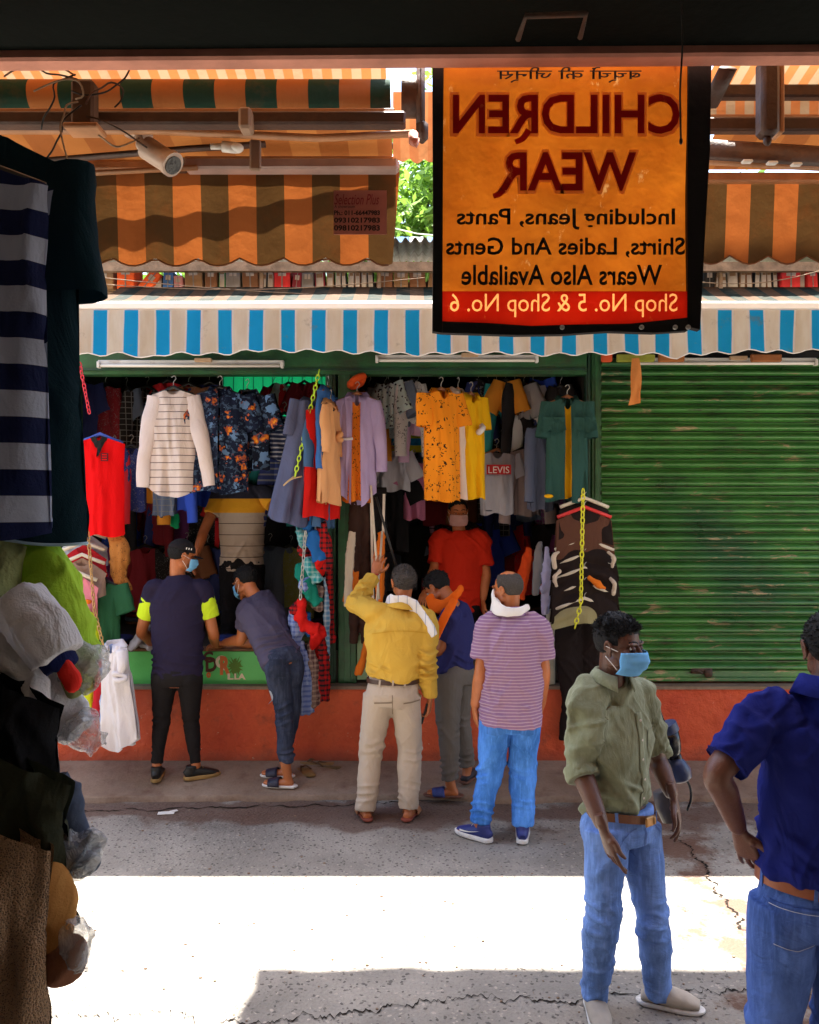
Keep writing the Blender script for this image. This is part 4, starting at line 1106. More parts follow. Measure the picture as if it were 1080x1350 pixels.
def head_mb(eyes=True):
    m = MB()
    m.ell((0, -0.014, 0.034), (0.073, 0.093, 0.086), 28, 20)
    m.ell((0, 0.022, -0.030), (0.060, 0.066, 0.078), 24, 18)
    m.ell((0, 0.050, -0.070), (0.040, 0.036, 0.038), 20, 14)      # jaw
    m.ell((0, 0.072, -0.096), (0.021, 0.018, 0.017), 14, 10)      # chin
    for s in (-1, 1):
        m.ell((s * 0.030, 0.076, 0.026), (0.027, 0.011, 0.0085), 14, 10)   # brow
        m.ell((s * 0.042, 0.062, -0.020), (0.021, 0.019, 0.018), 14, 10)   # cheek
        m.ell((s * 0.052, 0.010, -0.055), (0.012, 0.035, 0.024), 14, 10)   # jaw corner
        m.ell((s * 0.012, 0.094, -0.033), (0.0085, 0.010, 0.0075), 10, 8)  # nostril
        # ear: rim and lobe
        e = []
        for q in np.linspace(-0.4, PI * 1.25, 9):
            e.append((s * (0.080 + 0.006 * math.sin(q)), -0.008 - 0.014 * math.cos(q), 0.002 + 0.027 * math.sin(q)))
        m.tube(catmull(e, 2), 0.0055, 8)
        m.ell((s * 0.075, -0.006, -0.002), (0.007, 0.014, 0.024), 12, 10)
        m.ell((s * 0.077, 0.002, -0.027), (0.006, 0.008, 0.009), 10, 8)
    m.tube([(0, 0.074, 0.020), (0, 0.088, -0.002), (0, 0.103, -0.026), (0, 0.098, -0.036)], [(0.0085, 0.010), (0.009, 0.011), (0.012, 0.012), (0.010, 0.008)], 12, side=(1, 0, 0))
    m.ell((0, 0.084, -0.056), (0.024, 0.010, 0.0058), 16, 8)
    m.ell((0, 0.083, -0.067), (0.020, 0.010, 0.0068), 16, 8)
    m.ell((0, 0.078, -0.060), (0.032, 0.014, 0.020), 16, 8)
    return m

def hand_mb(wr, d, palm, thumb_side, L=0.185, curl=0.5, spread=0.10, thumb_open=0.6, fcurls=None):
    """hand from the wrist wr, pointing along d, palm normal palm, thumb towards thumb_side"""
    m = MB()
    d = unit(d); n = V3(palm); n = unit(n - d * np.dot(n, d)); x = unit(np.cross(d, n))
    if np.dot(x, V3(thumb_side)) < 0: x = -x            # x points to the thumb
    w = V3(wr); P0 = lambda a, b, c: w + x * a + d * b + n * c
    pl = L * 0.52
    m.tube([P0(0, -0.065, 0), P0(0, -0.03, 0), P0(0, 0.0, 0), P0(0.002, pl * 0.35, 0.001), P0(0.0, pl * 0.75, 0.0), P0(0, pl * 1.0, 0)],
           [(0.021, 0.017), (0.0285, 0.0235), (0.027, 0.018), (0.037, 0.017), (0.042, 0.014), (0.039, 0.010)], 16, side=x)
    m.ell(P0(0.024, pl * 0.38, 0.007), (0.018, 0.026, 0.014), 12, 8)
    fl = [0.40, 0.45, 0.42, 0.33]
    for i in range(4):
        bx_ = 0.029 - i * 0.0195
        base = P0(bx_, pl * (0.93 - 0.03 * abs(i - 1.2)), 0.001)
        ln = L * fl[i]; c = (fcurls[i] if fcurls else curl) 
        dirn = unit(d + x * (spread * (1.5 - i) * 0.5)); cur = base - dirn * 0.02; pts = [cur]; rr = [0.0092]
        pts.append(base + dirn * 0.004); rr.append(0.0093); cur = pts[-1]
        ang = 0.0
        for seg, (fr, am) in enumerate(((0.45, 0.75), (0.30, 1.0), (0.25, 0.7))):
            ang += c * am
            dd = dirn * math.cos(ang) + n * math.sin(ang)
            for h in (0.5, 1.0):
                pts.append(cur + dd * ln * fr * h)
                rr.append([0.0088, 0.0084, 0.0076, 0.0078, 0.0070, 0.0056][seg * 2 + (h == 1.0)])
            cur = pts[-1]
        m.tube(pts, rr, 10, side=x)
        m.ell(cur, (0.0056,) * 3, 8, 6)
    b = P0(0.020, pl * 0.18, 0.004)
    t1 = P0(0.020 + 0.030 * thumb_open + 0.012, pl * 0.55, 0.010)
    t2 = t1 + unit(d * 1.0 + x * (0.45 * thumb_open) + n * 0.35 * curl) * L * 0.17
    t3 = t2 + unit(d * 1.0 + x * (0.05) + n * (0.3 + 0.7 * curl)) * L * 0.14
    m.tube(catmull([b, t1, t2, t3], 3), rads([0.013, 0.0125, 0.0100, 0.0068], 10), 10)
    m.ell(t3, (0.0068,) * 3, 8, 6)
    return m

def crease_field(v, sc, seed):
    """long sharp folds leaning both ways, with soft cloth between"""
    out = np.zeros(len(v))
    for k, (ax, az) in enumerate(((0.75, 1.0), (-0.75, 1.0), (1.0, 0.25))):
        L_ = math.hypot(ax, az); ux, uz = ax / L_, az / L_
        h = v[:, 0] + 0.35 * v[:, 1]; h2 = v[:, 1] - 0.35 * v[:, 0]
        along = h * ux + v[:, 2] * uz; across = h * uz - v[:, 2] * ux
        q = np.stack([across * sc[0], h2 * sc[1] * 0.6, along * sc[2] * 0.42], 1)
        q = q + 0.5 * np.stack([vnoise(q * 0.6 + 3, seed + k), vnoise(q * 0.6 + 19, seed + k + 1), 0 * h], 1)
        n1 = vnoise(q + 7.7 * k, seed + 3 * k)
        w = np.clip(vnoise(v * 4.0 + 11 * k, seed + 40 + k) * 1.6 + 0.35, 0, 1)
        out += w * (np.exp(-(n1 / 0.20) ** 2) - 0.35)
    return out
def wrinkle(me, amp, sc=(9, 9, 7), seed=1, centers=None, origin=None, fine=0.35):
    v, n = mesh_np(me)
    S = np.array(sc, float)
    d = 0.85 * crease_field(v, S * 1.15, seed) + fine * crease_field(v, S * 2.4, seed + 9) + 0.45 * vnoise(v * S * 0.55, seed + 2)
    a = np.full(len(v), amp)
    if centers:
        w = np.zeros(len(v))
        for c, r, k in centers:
            dd = np.linalg.norm(v - V3(c), axis=1)
            w = np.maximum(w, k * np.exp(-(dd / r) ** 2))
        a = amp * (0.35 + w)
    mesh_set(me, v + n * (d * a)[:, None])

def rings_fold(me, a, b, amp, per, rmax=0.16, seed=1, lo=0.0, hi=1.0):
    """stacked folds round a limb between a and b (bunching at ankles, knees, elbows)"""
    v, n = mesh_np(me)
    A, B = V3(a), V3(b); d = B - A; L = np.linalg.norm(d); d /= L
    t = (v - A) @ d; rad = np.linalg.norm(v - A - np.outer(t, d), axis=1)
    w = np.clip(1 - np.abs((t / L - (lo + hi) / 2) / ((hi - lo) / 2 + 1e-9)) ** 2, 0, 1) * (rad < rmax)
    ph = vnoise(v * 7, seed) * 4.0 + vnoise(v * 3, seed + 8) * 3.0 + (v[:, 0] - A[0]) * 26 * (1 if seed % 2 else -1)
    s = np.sin((t / per) * 2 * PI + ph)
    s = 2 * np.exp(-((1 - s) / 0.55) ** 2) - 0.5
    gate = np.clip(0.30 + 1.2 * vnoise(v * np.array([11, 11, 7]), seed + 3), 0, 1)
    mesh_set(me, v + n * (s * amp * w * gate)[:, None])

def person(root, J, sk, vox=0.009, hand_L=0.18, hands=True, female=False):
    """the continuous body: J holds joints in world coordinates"""
    o = V3(root.location)
    m = MB()
    H = lambda k: V3(J[k])
    hipc = (H('hipA') + H('hipB')) / 2; shc = (H('shA') + H('shB')) / 2
    sx = unit(H('hipB') - H('hipA')); ss = unit(H('shB') - H('shA'))
    limb(m, [hipc - (shc - hipc) * 0.10, hipc, lerp(hipc, shc, 0.4), lerp(hipc, shc, 0.8), shc, lerp(shc, H('neck'), 0.8)],
         [(0.11, 0.085), (0.125, 0.09), (0.115, 0.085), (0.145, 0.10), (0.15, 0.08), (0.055, 0.055)], 20, side=None if False else np.array([sx * (1 - t) + ss * t for t in np.linspace(0, 1, 26)]))
    for s in 'AB':
        limb(m, [H('sh' + s) + (shc - H('sh' + s)) * 0.25, H('sh' + s), lerp(H('sh' + s), H('el' + s), 0.5), H('el' + s), lerp(H('el' + s), H('wr' + s), 0.3), lerp(H('el' + s), H('wr' + s), 0.85), lerp(H('el' + s), H('wr' + s), 0.97)],
             np.array([0.055, 0.056, 0.049, 0.042, 0.044, 0.031, 0.024]), 14)
        m.ell(H('sh' + s), (0.056,) * 3, 14, 10); m.ell(H('el' + s), (0.040,) * 3, 12, 8)
        limb(m, [H('hip' + s), lerp(H('hip' + s), H('kn' + s), 0.5), H('kn' + s), lerp(H('kn' + s), H('an' + s), 0.35), H('an' + s)],
             np.array([0.074, 0.064, 0.048, 0.048, 0.032]), 16)
        f = J.get('toe' + s)
        an = H('an' + s); fd = unit(f); up = np.array([0, 0, 1.0]); fs = np.cross(fd, up)
        zsole = J.get('sole' + s, an[2] - 0.075)
        g0 = np.array([an[0], an[1], zsole + 0.028])
        limb(m, [an + up * 0.01, an + up * -0.02, g0 + fd * -0.02 + up * 0.012], np.array([0.036, 0.038, 0.03]), 12)
        limb(m, [g0 - fd * 0.055, g0 - fd * 0.02, g0 + fd * 0.06, g0 + fd * 0.13, g0 + fd * 0.165], [(0.026, 0.024), (0.032, 0.030), (0.038, 0.026), (0.042, 0.017), (0.033, 0.012)], 14, side=fs)
    me = remesh(m, vox, 5)
    v, _ = mesh_np(me)
    body = MB()
    body.add(v - o, [tuple(p.vertices) for p in me.polygons]); bpy.data.meshes.remove(me)
    # head and neck in a finer skin, sunk into the shoulders
    h = MB(); R = head_frame(J['hf'], J['hu'])
    hm = head_mb(); hv = hm.arr() @ R.T * J.get('hs', 1.0) + H('head')
    h.add(hv, hm.f)
    nb = H('head') + R @ np.array([0, -0.028, -0.055])
    limb(h, [nb + R[:, 2] * 0.03, lerp(nb, H('neck'), 0.5), H('neck') - (H('neck') - shc) * 0.05, lerp(H('neck'), shc, 0.35)], np.array([0.054, 0.053, 0.057, 0.062]), 18)
    me = remesh(h, J.get('hvox', 0.0045), 3)
    v, _ = mesh_np(me)
    body.add(v - o, [tuple(p.vertices) for p in me.polygons]); bpy.data.meshes.remove(me)
    if hands:
        for s in 'AB':
            hd = J.get('hand' + s)
            if hd is None: continue
            hm = hand_mb(H('wr' + s), hd['d'], hd['n'], hd['t'], J.get('hL', hand_L), hd.get('curl', 0.35), hd.get('spread', 0.12), hd.get('th', 0.5), hd.get('f'))
            me = remesh(hm, 0.0034, 2)
            v, _ = mesh_np(me)
            body.add(v - o, [tuple(p.vertices) for p in me.polygons]); bpy.data.meshes.remove(me)
    b = body.build('body', sk, root, True)
    return b, R

def eyes(root, J, R, lid_mat):
    o = V3(root.location)
    MW = simple('eye_white', (0.32, 0.28, 0.25), 0.3, 0, 0.6, 0.02, 8, 0); MI = simple('eye_iris', (0.015, 0.008, 0.005), 0.08, 0, 0.6, 0.02, 8, 0)
    for s in (-1, 1):
        c = V3(J['head']) - o + R @ (np.array([s * 0.031, 0.0745, 0.006]) * J.get('hs', 1))
        m = MB(); m.ell((0, 0, 0), (0.0112,) * 3, 14, 10); e = m.build('eye', MW, root, True, c)
        q = R @ np.array([0, 0.0068, -0.001]); m = MB(); m.ell(q, (0.0062,) * 3, 12, 8); m.build('iris', MI, e)
        # upper and lower lids
        for nm, z0, z1 in (('upper_lid', 0.0020, 0.0135), ('lower_lid', -0.0130, -0.0042)):
            G = []
            for t in np.linspace(0, 1, 4):
                z = z0 + (z1 - z0) * t
                G.append([R @ np.array([x, math.sqrt(max(0, 0.0132 ** 2 - x * x * 0.8 - z * z)) - 0.0005, z - (abs(x) ** 2) * 20 * np.sign(z0)]) for x in np.linspace(-0.0125, 0.0125, 9)])
            m = MB(); m.grid(np.array(G)); m.build(nm, lid_mat, e)
        G = [[R @ np.array([s * (0.012 + 0.038 * u) , 0.0885 - 0.020 * u * u - 0.002 * w, 0.027 + 0.006 * math.sin(PI * u * 0.9) + 0.0055 * w]) * J.get('hs', 1) + V3(J['head']) - o for u in np.linspace(0, 1, 9)] for w in np.linspace(0, 1, 3)]
        m = MB(); m.grid(np.array(G)); m.build('eyebrow', hairmat('hair_black'), root)

def hair(root, J, R, mat, front=0.070, side=0.028, back=-0.062, thick=1.07, tuft=0.006, seed=1, bald=None, top_boost=0.0):
    """short hair cap with an uneven edge and raised tufts"""
    o = V3(root.location)
    v, f = ell_geo((0.0755 * thick, 0.0955 * thick, 0.0885 * thick), 96, 64)
    v = v + np.array([0, -0.014, 0.034])
    y = v[:, 1]
    line = np.where(y > 0.02, side + (front - side) * np.clip((y - 0.02) / 0.04, 0, 1), side + (back - side) * np.clip((0.005 - y) / 0.05, 0, 1))
    line = np.where((y > 0.005) & (y < 0.035), np.minimum(line, side - 0.015), line)
    edge = line + 0.009 * vnoise(v * 130, seed) + 0.006 * vnoise(v * 260, seed + 4)
    keep = v[:, 2] > edge
    nrm = v / np.linalg.norm(v, axis=1)[:, None]
    rise = np.clip((v[:, 2] - edge) / 0.03, 0, 1)
    d = (0.6 * vnoise(v * 95, seed + 1) + 0.5 * vnoise(v * 45, seed + 2)) * tuft * rise - 0.008 * (1 - rise)
    if top_boost: d = d + top_boost * np.clip((v[:, 2] - 0.07) / 0.05, 0, 1) * (1 + 0.5 * vnoise(v * 60, seed + 5))
    if bald is not None:
        c, r = bald
        dd = np.linalg.norm((v - np.array(c)) / np.array(r), axis=1) + 0.12 * vnoise(v * 70, seed + 8)
        keep &= dd > 1.0
        d = d - 0.006 * np.clip(1.3 - dd, 0, 0.3) / 0.3
    v = (v + nrm * d[:, None])
    ff = [q for q in f if all(keep[i] for i in q)]
    m = MB(); m.add(v @ R.T * J.get('hs', 1) + V3(J['head']) - o, ff)
    return m.build('hair', mat, root, True)

def strands(root, J, R, mat, n=500, seed=2, zmin=0.06, L=0.022, lift=0.5, comb=(0.3, 0.3, 0)):
    """small locks of hair standing out of the cap"""
    r = np.random.RandomState(seed); o = V3(root.location); m = MB()
    k = 0
    while k < n:
        d = r.normal(0, 1, 3); d /= np.linalg.norm(d)
        p = d * np.array([0.079, 0.100, 0.093]) + np.array([0, -0.014, 0.034])
        if p[2] < zmin or (p[1] > 0.05 and p[2] < 0.075): continue
        k += 1
        tan = np.cross(d, r.normal(0, 1, 3)); tan /= np.linalg.norm(tan)
        c = unit(d * lift + tan * 0.6 + np.array(comb)); l = L * r.uniform(0.5, 1.3)
        s = unit(np.cross(c, d)); w = 0.0028
        q0, q1, q2 = p - d * 0.004, p + c * l * 0.55 + d * 0.003, p + c * l + d * (0.002 * r.randn())
        m.add(np.array([q0 - s * w, q0 + s * w, q1 + s * w * 0.8, q1 - s * w * 0.8, q2, q0 + d * 0.005, q1 + d * 0.005]) @ R.T + V3(J['head']) - o, [(0, 1, 2, 3), (3, 2, 4), (0, 5, 6, 3), (5, 1, 2, 6), (6, 2, 4), (3, 6, 4)])
    return m.build('hair_locks', mat, root, False)

def clothes_top(root, J, mat, hem=0.0, ext=0.0, slv=0.9, sr=(0.075, 0.070, 0.062), chest=(0.205, 0.135), waist=(0.185, 0.125), hemr=None, vox=0.008, amp=0.010, seed=1, name='shirt', cuff_fold=True, sleeve_AB=(None, None), shw=0.0, tuck=False, neckr=0.072, belly=0.0):
    """shirt or t-shirt: hem = share of the way down past the hip centre, slv = share of the whole arm covered"""
    o = V3(root.location); H = lambda k: V3(J[k])
    hipc = (H('hipA') + H('hipB')) / 2; shc = (H('shA') + H('shB')) / 2; nk = H('neck')
    sx = unit(H('hipB') - H('hipA')); ss = unit(H('shB') - H('shA'))
    dn = unit(hipc - shc)
    m = MB(); hemr = hemr or waist
    fwd = unit(np.cross(ss, dn)); 
    if np.dot(fwd, V3(J['fw'])) < 0: fwd = -fwd
    pts = [hipc + dn * hem, hipc + dn * (hem - 0.03), lerp(hipc, shc, 0.22), lerp(hipc, shc, 0.55) + fwd * belly, lerp(hipc, shc, 0.80), lerp(hipc, shc, 0.97), lerp(shc, nk, 0.45), lerp(shc, nk, 0.9)]
    rr = [hemr, hemr, waist, ((chest[0] + waist[0]) / 2, (chest[1] + waist[1]) / 2), chest, (chest[0] * 0.90, chest[1] * 0.86), (chest[0] * 0.60, chest[1] * 0.66), (neckr, neckr)]
    k = 4; nn = len(path(pts, k))
    limb(m, pts, rr, 28, side=np.array([sx * (1 - t) + ss * t for t in np.linspace(0, 1, nn)]), k=k)
    for i, s in enumerate('AB'):
        S, E, W = H('sh' + s), H('el' + s), H('wr' + s)
        q = sleeve_AB[i] if sleeve_AB[i] is not None else slv
        Lu, Lf = np.linalg.norm(E - S), np.linalg.norm(W - E); tot = (Lu + Lf) * q
        inner = lerp(S, shc, 0.45) - np.array([0, 0, 0.01])
        if tot <= Lu: pp = [inner, S, lerp(S, E, tot / Lu * 0.5), lerp(S, E, tot / Lu)]; rr = [sr[0] * 1.0, sr[0], (sr[0] + sr[1]) / 2, sr[1]]
        else:
            e = (tot - Lu) / Lf; pp = [inner, S, lerp(S, E, 0.55), E, lerp(E, W, e * 0.5), lerp(E, W, e)]; rr = [sr[0], sr[0], sr[1], sr[1] * 0.95, (sr[1] + sr[2]) / 2, sr[2]]
        limb(m, pp, np.array(rr), 18, k=4)
        m.ell(S + np.array([0, 0, -0.008]), (sr[0] * 0.90, sr[0] * 0.86, sr[0] * 0.80), 16, 12)
    me = remesh(m, vox, 4)
    cs = []
    for s in 'AB':
        cs += [(lerp(H('sh' + s), shc, 0.25) - np.array([0, 0, 0.09]), 0.13, 1.0), (H('el' + s), 0.11, 0.9)]
    cs += [(lerp(hipc, shc, 0.12), 0.20, 1.0), (hipc, 0.2, 0.8)]
    wrinkle(me, amp, (7.5, 7.5, 6.0), seed, cs)
    for s in 'AB':
        if slv > 0.6 or (sleeve_AB[0] or 0) > 0.6: rings_fold(me, lerp(H('sh' + s), H('el' + s), 0.55), lerp(H('el' + s), H('wr' + s), 0.6), amp * 0.5, 0.05, 0.10, seed + 3)
    rings_fold(me, hipc + dn * hem, lerp(hipc, shc, 0.45), amp * 0.42, 0.06, 0.3, seed + 4)
    v, _ = mesh_np(me); mesh_set(me, v - o)
    return link_mesh(name, me, mat, root)

def clothes_legs(root, J, mat, rt=0.105, rk=0.078, ra=0.062, low=1.0, waist=(0.165, 0.118), rise=0.10, vox=0.008, amp=0.014, seed=1, name='trousers', bunch=0.008, seat=0.0):
    o = V3(root.location); H = lambda k: V3(J[k])
    hipc = (H('hipA') + H('hipB')) / 2; shc = (H('shA') + H('shB')) / 2; up = unit(shc - hipc)
    sx = unit(H('hipB') - H('hipA')); m = MB()
    fw = unit(np.cross(up, sx)); 
    if np.dot(fw, V3(J['fw'])) < 0: fw = -fw
    limb(m, [hipc + up * rise, hipc + up * (rise - 0.03), hipc + up * 0.02 - fw * 0.008, hipc - up * 0.05 - fw * 0.005], [waist, waist, (waist[0] * 1.08, waist[1] * 1.12), (waist[0] * 0.98, waist[1] * 0.98)], 26, side=sx)
    for s in 'AB':
        h, k, a = H('hip' + s), H('kn' + s), H('an' + s)
        m.ell(h - fw * (0.035 + seat) + up * -0.005, (0.082, 0.082, 0.088), 16, 12)
        e = lerp(k, a, low)
        limb(m, [h + up * 0.02, h - up * 0.05, lerp(h, k, 0.5), k, lerp(k, a, 0.4), lerp(k, a, low * 0.8), e], np.array([rt, rt, (rt + rk) / 2, rk, (rk + ra) / 2 + 0.002, ra, ra * 0.98]), 20, k=4)
    me = remesh(m, vox, 4)
    cs = [(hipc - up * 0.08, 0.12, 1.0)]
    for s in 'AB': cs += [(H('kn' + s), 0.12, 0.9), (H('an' + s), 0.12, 0.7)]
    wrinkle(me, amp, (8, 8, 5.0), seed, cs)
    for i, s in enumerate('AB'):
        if bunch:
            rings_fold(me, lerp(H('kn' + s), H('an' + s), 0.45), H('an' + s), bunch, 0.045, 0.1, seed + 2 + i)
            rings_fold(me, lerp(H('hip' + s), H('kn' + s), 0.72), lerp(H('kn' + s), H('an' + s), 0.30), bunch * 0.8, 0.055, 0.12, seed + 6 + i)
    v, _ = mesh_np(me); mesh_set(me, v - o)
    return link_mesh(name, me, mat, root)

def belt(root, J, mat, z=0.08, r=(0.170, 0.123), h=0.030, buckle=None, name='belt', loops=None):
    o = V3(root.location); H = lambda k: V3(J[k])
    hipc = (H('hipA') + H('hipB')) / 2; shc = (H('shA') + H('shB')) / 2; up = unit(shc - hipc); sx = unit(H('hipB') - H('hipA')); fy = np.cross(up, sx)
    G = []
    for w, e in ((-0.5, 0), (-0.5, 0.004), (0.5, 0.004), (0.5, 0)):
        G.append([hipc + up * (z + w * h + 0.003 * math.sin(a * 2)) + sx * (r[0] + e) * math.cos(a) + fy * (r[1] + e) * math.sin(a) - o for a in np.linspace(0, 2 * PI, 49)[:-1]])
    m = MB(); m.grid(np.array(G), closed=True); b = m.build(name, mat, root, True, sharp=40)
    if loops is not None:
        for a in loops:
            c = hipc + up * z + sx * (r[0] + 0.006) * math.cos(a) + fy * (r[1] + 0.006) * math.sin(a) - o
            tdir = unit(-sx * math.sin(a) * r[0] + fy * math.cos(a) * r[1])
            q = [c + tdir * i * 0.006 + up * j * (h * 0.72) + unit(c - (hipc - o)) * kk * 0.002 for kk in (-1, 1) for j in (-1, 1) for i in (-1, 1)]
            m = MB(); m.add(np.array(q), [(0, 1, 3, 2), (4, 6, 7, 5), (0, 4, 5, 1), (2, 3, 7, 6), (0, 2, 6, 4), (1, 5, 7, 3)]); m.build('belt_loop', loops_mat[0], b, False)
    return b
loops_mat = [None]

def collar(root, J, mat, r=(0.068, 0.066), h=0.042, drop=0.035, tilt=0.2, opening=0.9, name='collar'):
    """folded shirt collar round the neck, open at the front"""
    o = V3(root.location); H = lambda k: V3(J[k])
    shc = (H('shA') + H('shB')) / 2; nk = H('neck'); ss = unit(H('shB') - H('shA')); up = np.array([0, 0, 1.0])
    fw = V3(J['fw']); fw = unit(fw - ss * np.dot(fw, ss)); up = unit(np.cross(ss, fw)) if np.cross(ss, fw)[2] > 0 else -unit(np.cross(ss, fw))
    c = nk + up * J.get('cz', 0.0)
    G = []
    A = np.linspace(opening * 0.30, 2 * PI - opening * 0.30, 40)      # angle from the front
    for (rr, z) in ((1.0, -0.02), (1.02, 0.0), (1.05, h * 0.55), (1.12, h * 0.62), (1.32, h * 0.1), (1.55, -drop * 0.6)):
        row = []
        for a in A:
            fr = math.cos(a); e = 0
            zz = z - 0.022 * max(0, fr) - (0.02 * max(0, fr) ** 3 if rr > 1.3 else 0)
            row.append(c + fw * (math.cos(a) * r[1] * rr + 0.01 * max(0, fr)) + ss * math.sin(a) * r[0] * rr + up * (zz + 0.012) - o)
        G.append(row)
    m = MB(); m.grid(np.array(G)); ob = m.build(name, mat, root, True)
    sol = ob.modifiers.new('t', 'SOLIDIFY'); sol.thickness = 0.003
    return ob

def shoe(root, J, s, mat, sole_mat, kind='sneaker', L=0.27, accent=None):
    o = V3(root.location); an = V3(J['an' + s]); fd = unit(V3(J['toe' + s]) * np.array([1, 1, 0])); sd = np.cross(fd, (0, 0, 1.0)); z0 = J['sole' + s]
    b = np.array([an[0], an[1], z0]) - o
    rt = root
    def W(x, y, z): return b + sd * x + fd * y + np.array([0, 0, z])
    out = np.array([(-0.036, -0.075), (-0.040, 0.0), (-0.046, 0.08), (-0.042, 0.14), (-0.02, 0.185), (0.01, 0.192), (0.036, 0.165), (0.046, 0.10), (0.038, 0.0), (0.034, -0.07), (0.0, -0.095)]) * (L / 0.28)
    c = catmull(np.vstack([np.c_[out, np.zeros(len(out))], [out[0][0], out[0][1], 0]]), 4)[:-1]
    m = MB(); hs = 0.028 if kind == 'sneaker' else 0.018
    G = [[W(p[0] * k, (p[1] - 0.05) * k + 0.05, z) for p in c] for k, z in ((0.94, 0.0), (1.0, 0.006), (1.0, hs - 0.004), (0.95, hs), (0.0, hs))]
    m.grid(np.array(G), closed=True); m.build('sole', sole_mat, rt, True, sharp=50)
    if kind == 'sneaker':
        m = MB()
        m.tube([W(0, -0.082, 0.035), W(0, -0.05, 0.05), W(0, 0.0, 0.055), W(0, 0.06, 0.045), W(0, 0.12, 0.035), W(0, 0.172, 0.028)], [(0.022, 0.030), (0.036, 0.045), (0.040, 0.044), (0.044, 0.034), (0.043, 0.024), (0.026, 0.012)], 18, side=sd)
        m.tube([W(0, -0.03, 0.05), W(0, -0.025, 0.095), W(0, -0.025, 0.105)], [(0.038, 0.045), (0.042, 0.048), (0.040, 0.046)], 16, side=sd)
        me = remesh(m, 0.006, 3); u = link_mesh('upper', me, mat, rt)
        if accent is not None:
            for sg in (-1, 1):
                G = [[W(sg * (0.047 - 0.010 * abs(t - 0.5)), 0.13 - 0.16 * t, 0.040 + 0.03 * t ** 2 + w * 0.012 * (1 - t)) for t in np.linspace(0, 1, 8)] for w in (-0.5, 0.5)]
                m = MB(); m.grid(np.array(G)); m.build('side_stripe', accent, rt)
        m = MB()
        for q in range(4): m.tube([W(-0.022, 0.03 + q * 0.02, 0.088 - q * 0.010), W(0, 0.033 + q * 0.02, 0.093 - q * 0.010), W(0.022, 0.03 + q * 0.02, 0.088 - q * 0.010)], 0.003, 6)
        m.build('laces', sole_mat, rt)
    elif kind in ('slide', 'sandal'):
        m = MB(); G = []
        for y in (0.035, 0.06, 0.09, 0.12) if kind == 'slide' else (0.05, 0.075, 0.10):
            G.append([W(0.052 * math.cos(a), y + 0.01 * math.sin(a), hs - 0.006 + (0.062 - y * 0.2) * math.sin(a)) for a in np.linspace(0, PI, 15)])
        m.grid(np.array(G)); st = m.build('strap', mat, rt, True); sol = st.modifiers.new('t', 'SOLIDIFY'); sol.thickness = 0.005
        if accent is not None:
            G = [[W(0.054 * math.cos(a), y, hs - 0.004 + (0.062 - y * 0.2) * math.sin(a)) for a in np.linspace(0.5, 1.5, 7)] for y in (0.06, 0.085)]
            m = MB(); m.grid(np.array(G)); m.build('strap_patch', accent, rt)
    elif kind == 'clog':
        m = MB()
        m.tube([W(0, -0.07, 0.03), W(0, -0.02, 0.035), W(0, 0.05, 0.045), W(0, 0.11, 0.038), W(0, 0.165, 0.028)], [(0.032, 0.018), (0.040, 0.022), (0.046, 0.040), (0.047, 0.032), (0.034, 0.016)], 18, side=sd)
        me = remesh(m, 0.006, 3); link_mesh('upper', me, mat, rt)

def drape(root, name, mat, pts, widths, th=0.012, vox=0.006, amp=0.006, seed=1, side=None, sc=14):
    """a scarf or towel: a flattened roll of cloth along a path (world points)"""
    o = V3(root.location); m = MB()
    p = path(pts, 6); w = rads(widths, len(p))
    t = np.stack([w, np.full(len(p), th)], 1)
    m.tube(p, t, 16, side=side)
    me = remesh(m, vox, 2)
    v, n = mesh_np(me)
    mesh_set(me, v + n * (amp * ridge(v * np.array([sc, sc, sc * 0.8]), seed))[:, None] - o)
    return link_mesh(name, me, mat, root)

def project_patch(root, target, name, mat, origin, dirv, xax, yax, shape, off=0.003, nu=10, nv=10):
    """cloth patch (pocket, placket, stripe) laid on a garment: shape(u,v)->(x,y) in metres from origin"""
    o = V3(root.location)
    bv = BVHTree.FromPolygons([tuple(v.co) for v in target.data.vertices], [tuple(p.vertices) for p in target.data.polygons])
    G = []
    last = None
    for v in np.linspace(0, 1, nv):
        row = []
        for u in np.linspace(0, 1, nu):
            x, y = shape(u, v)
            s = V3(origin) - o + V3(xax) * x + V3(yax) * y - unit(dirv) * 0.6
            h = bv.ray_cast(Vector(s), Vector(unit(dirv)), 1.5)
            if h[0] is None: q = last if last is not None else s + unit(dirv) * 0.5
            else: q = V3(h[0]) - unit(dirv) * off
            last = q; row.append(q)
        G.append(row)
    m = MB(); m.grid(np.array(G)); ob = m.build(name, mat, root, True)
    return ob
# ================================================================== the people
SK_D = skin('skin_dark', (0.125, 0.046, 0.024)); SK_DK = skin('skin_deep_brown', (0.16, 0.06, 0.034))
SK_M = skin('skin_warm_brown', (0.50, 0.155, 0.05)); SK_O = skin('skin_light_brown', (0.56, 0.18, 0.06))
HB = hairmat('hair_black'); HG = hairmat('hair_greying', (0.045, 0.037, 0.032))
M_SOLEW = simple('white_rubber', (0.7, 0.68, 0.66), 0.6, 0, 0.4, 0.08, 20, 0.001, (0.4, 0.35, 0.3))
M_SOLEK = simple('dark_rubber', (0.03, 0.025, 0.022), 0.7)
def mirror_hand(d, n, t, **k): return dict(d=d, n=n, t=t, **k)
DOWN = (0, 0, -1)

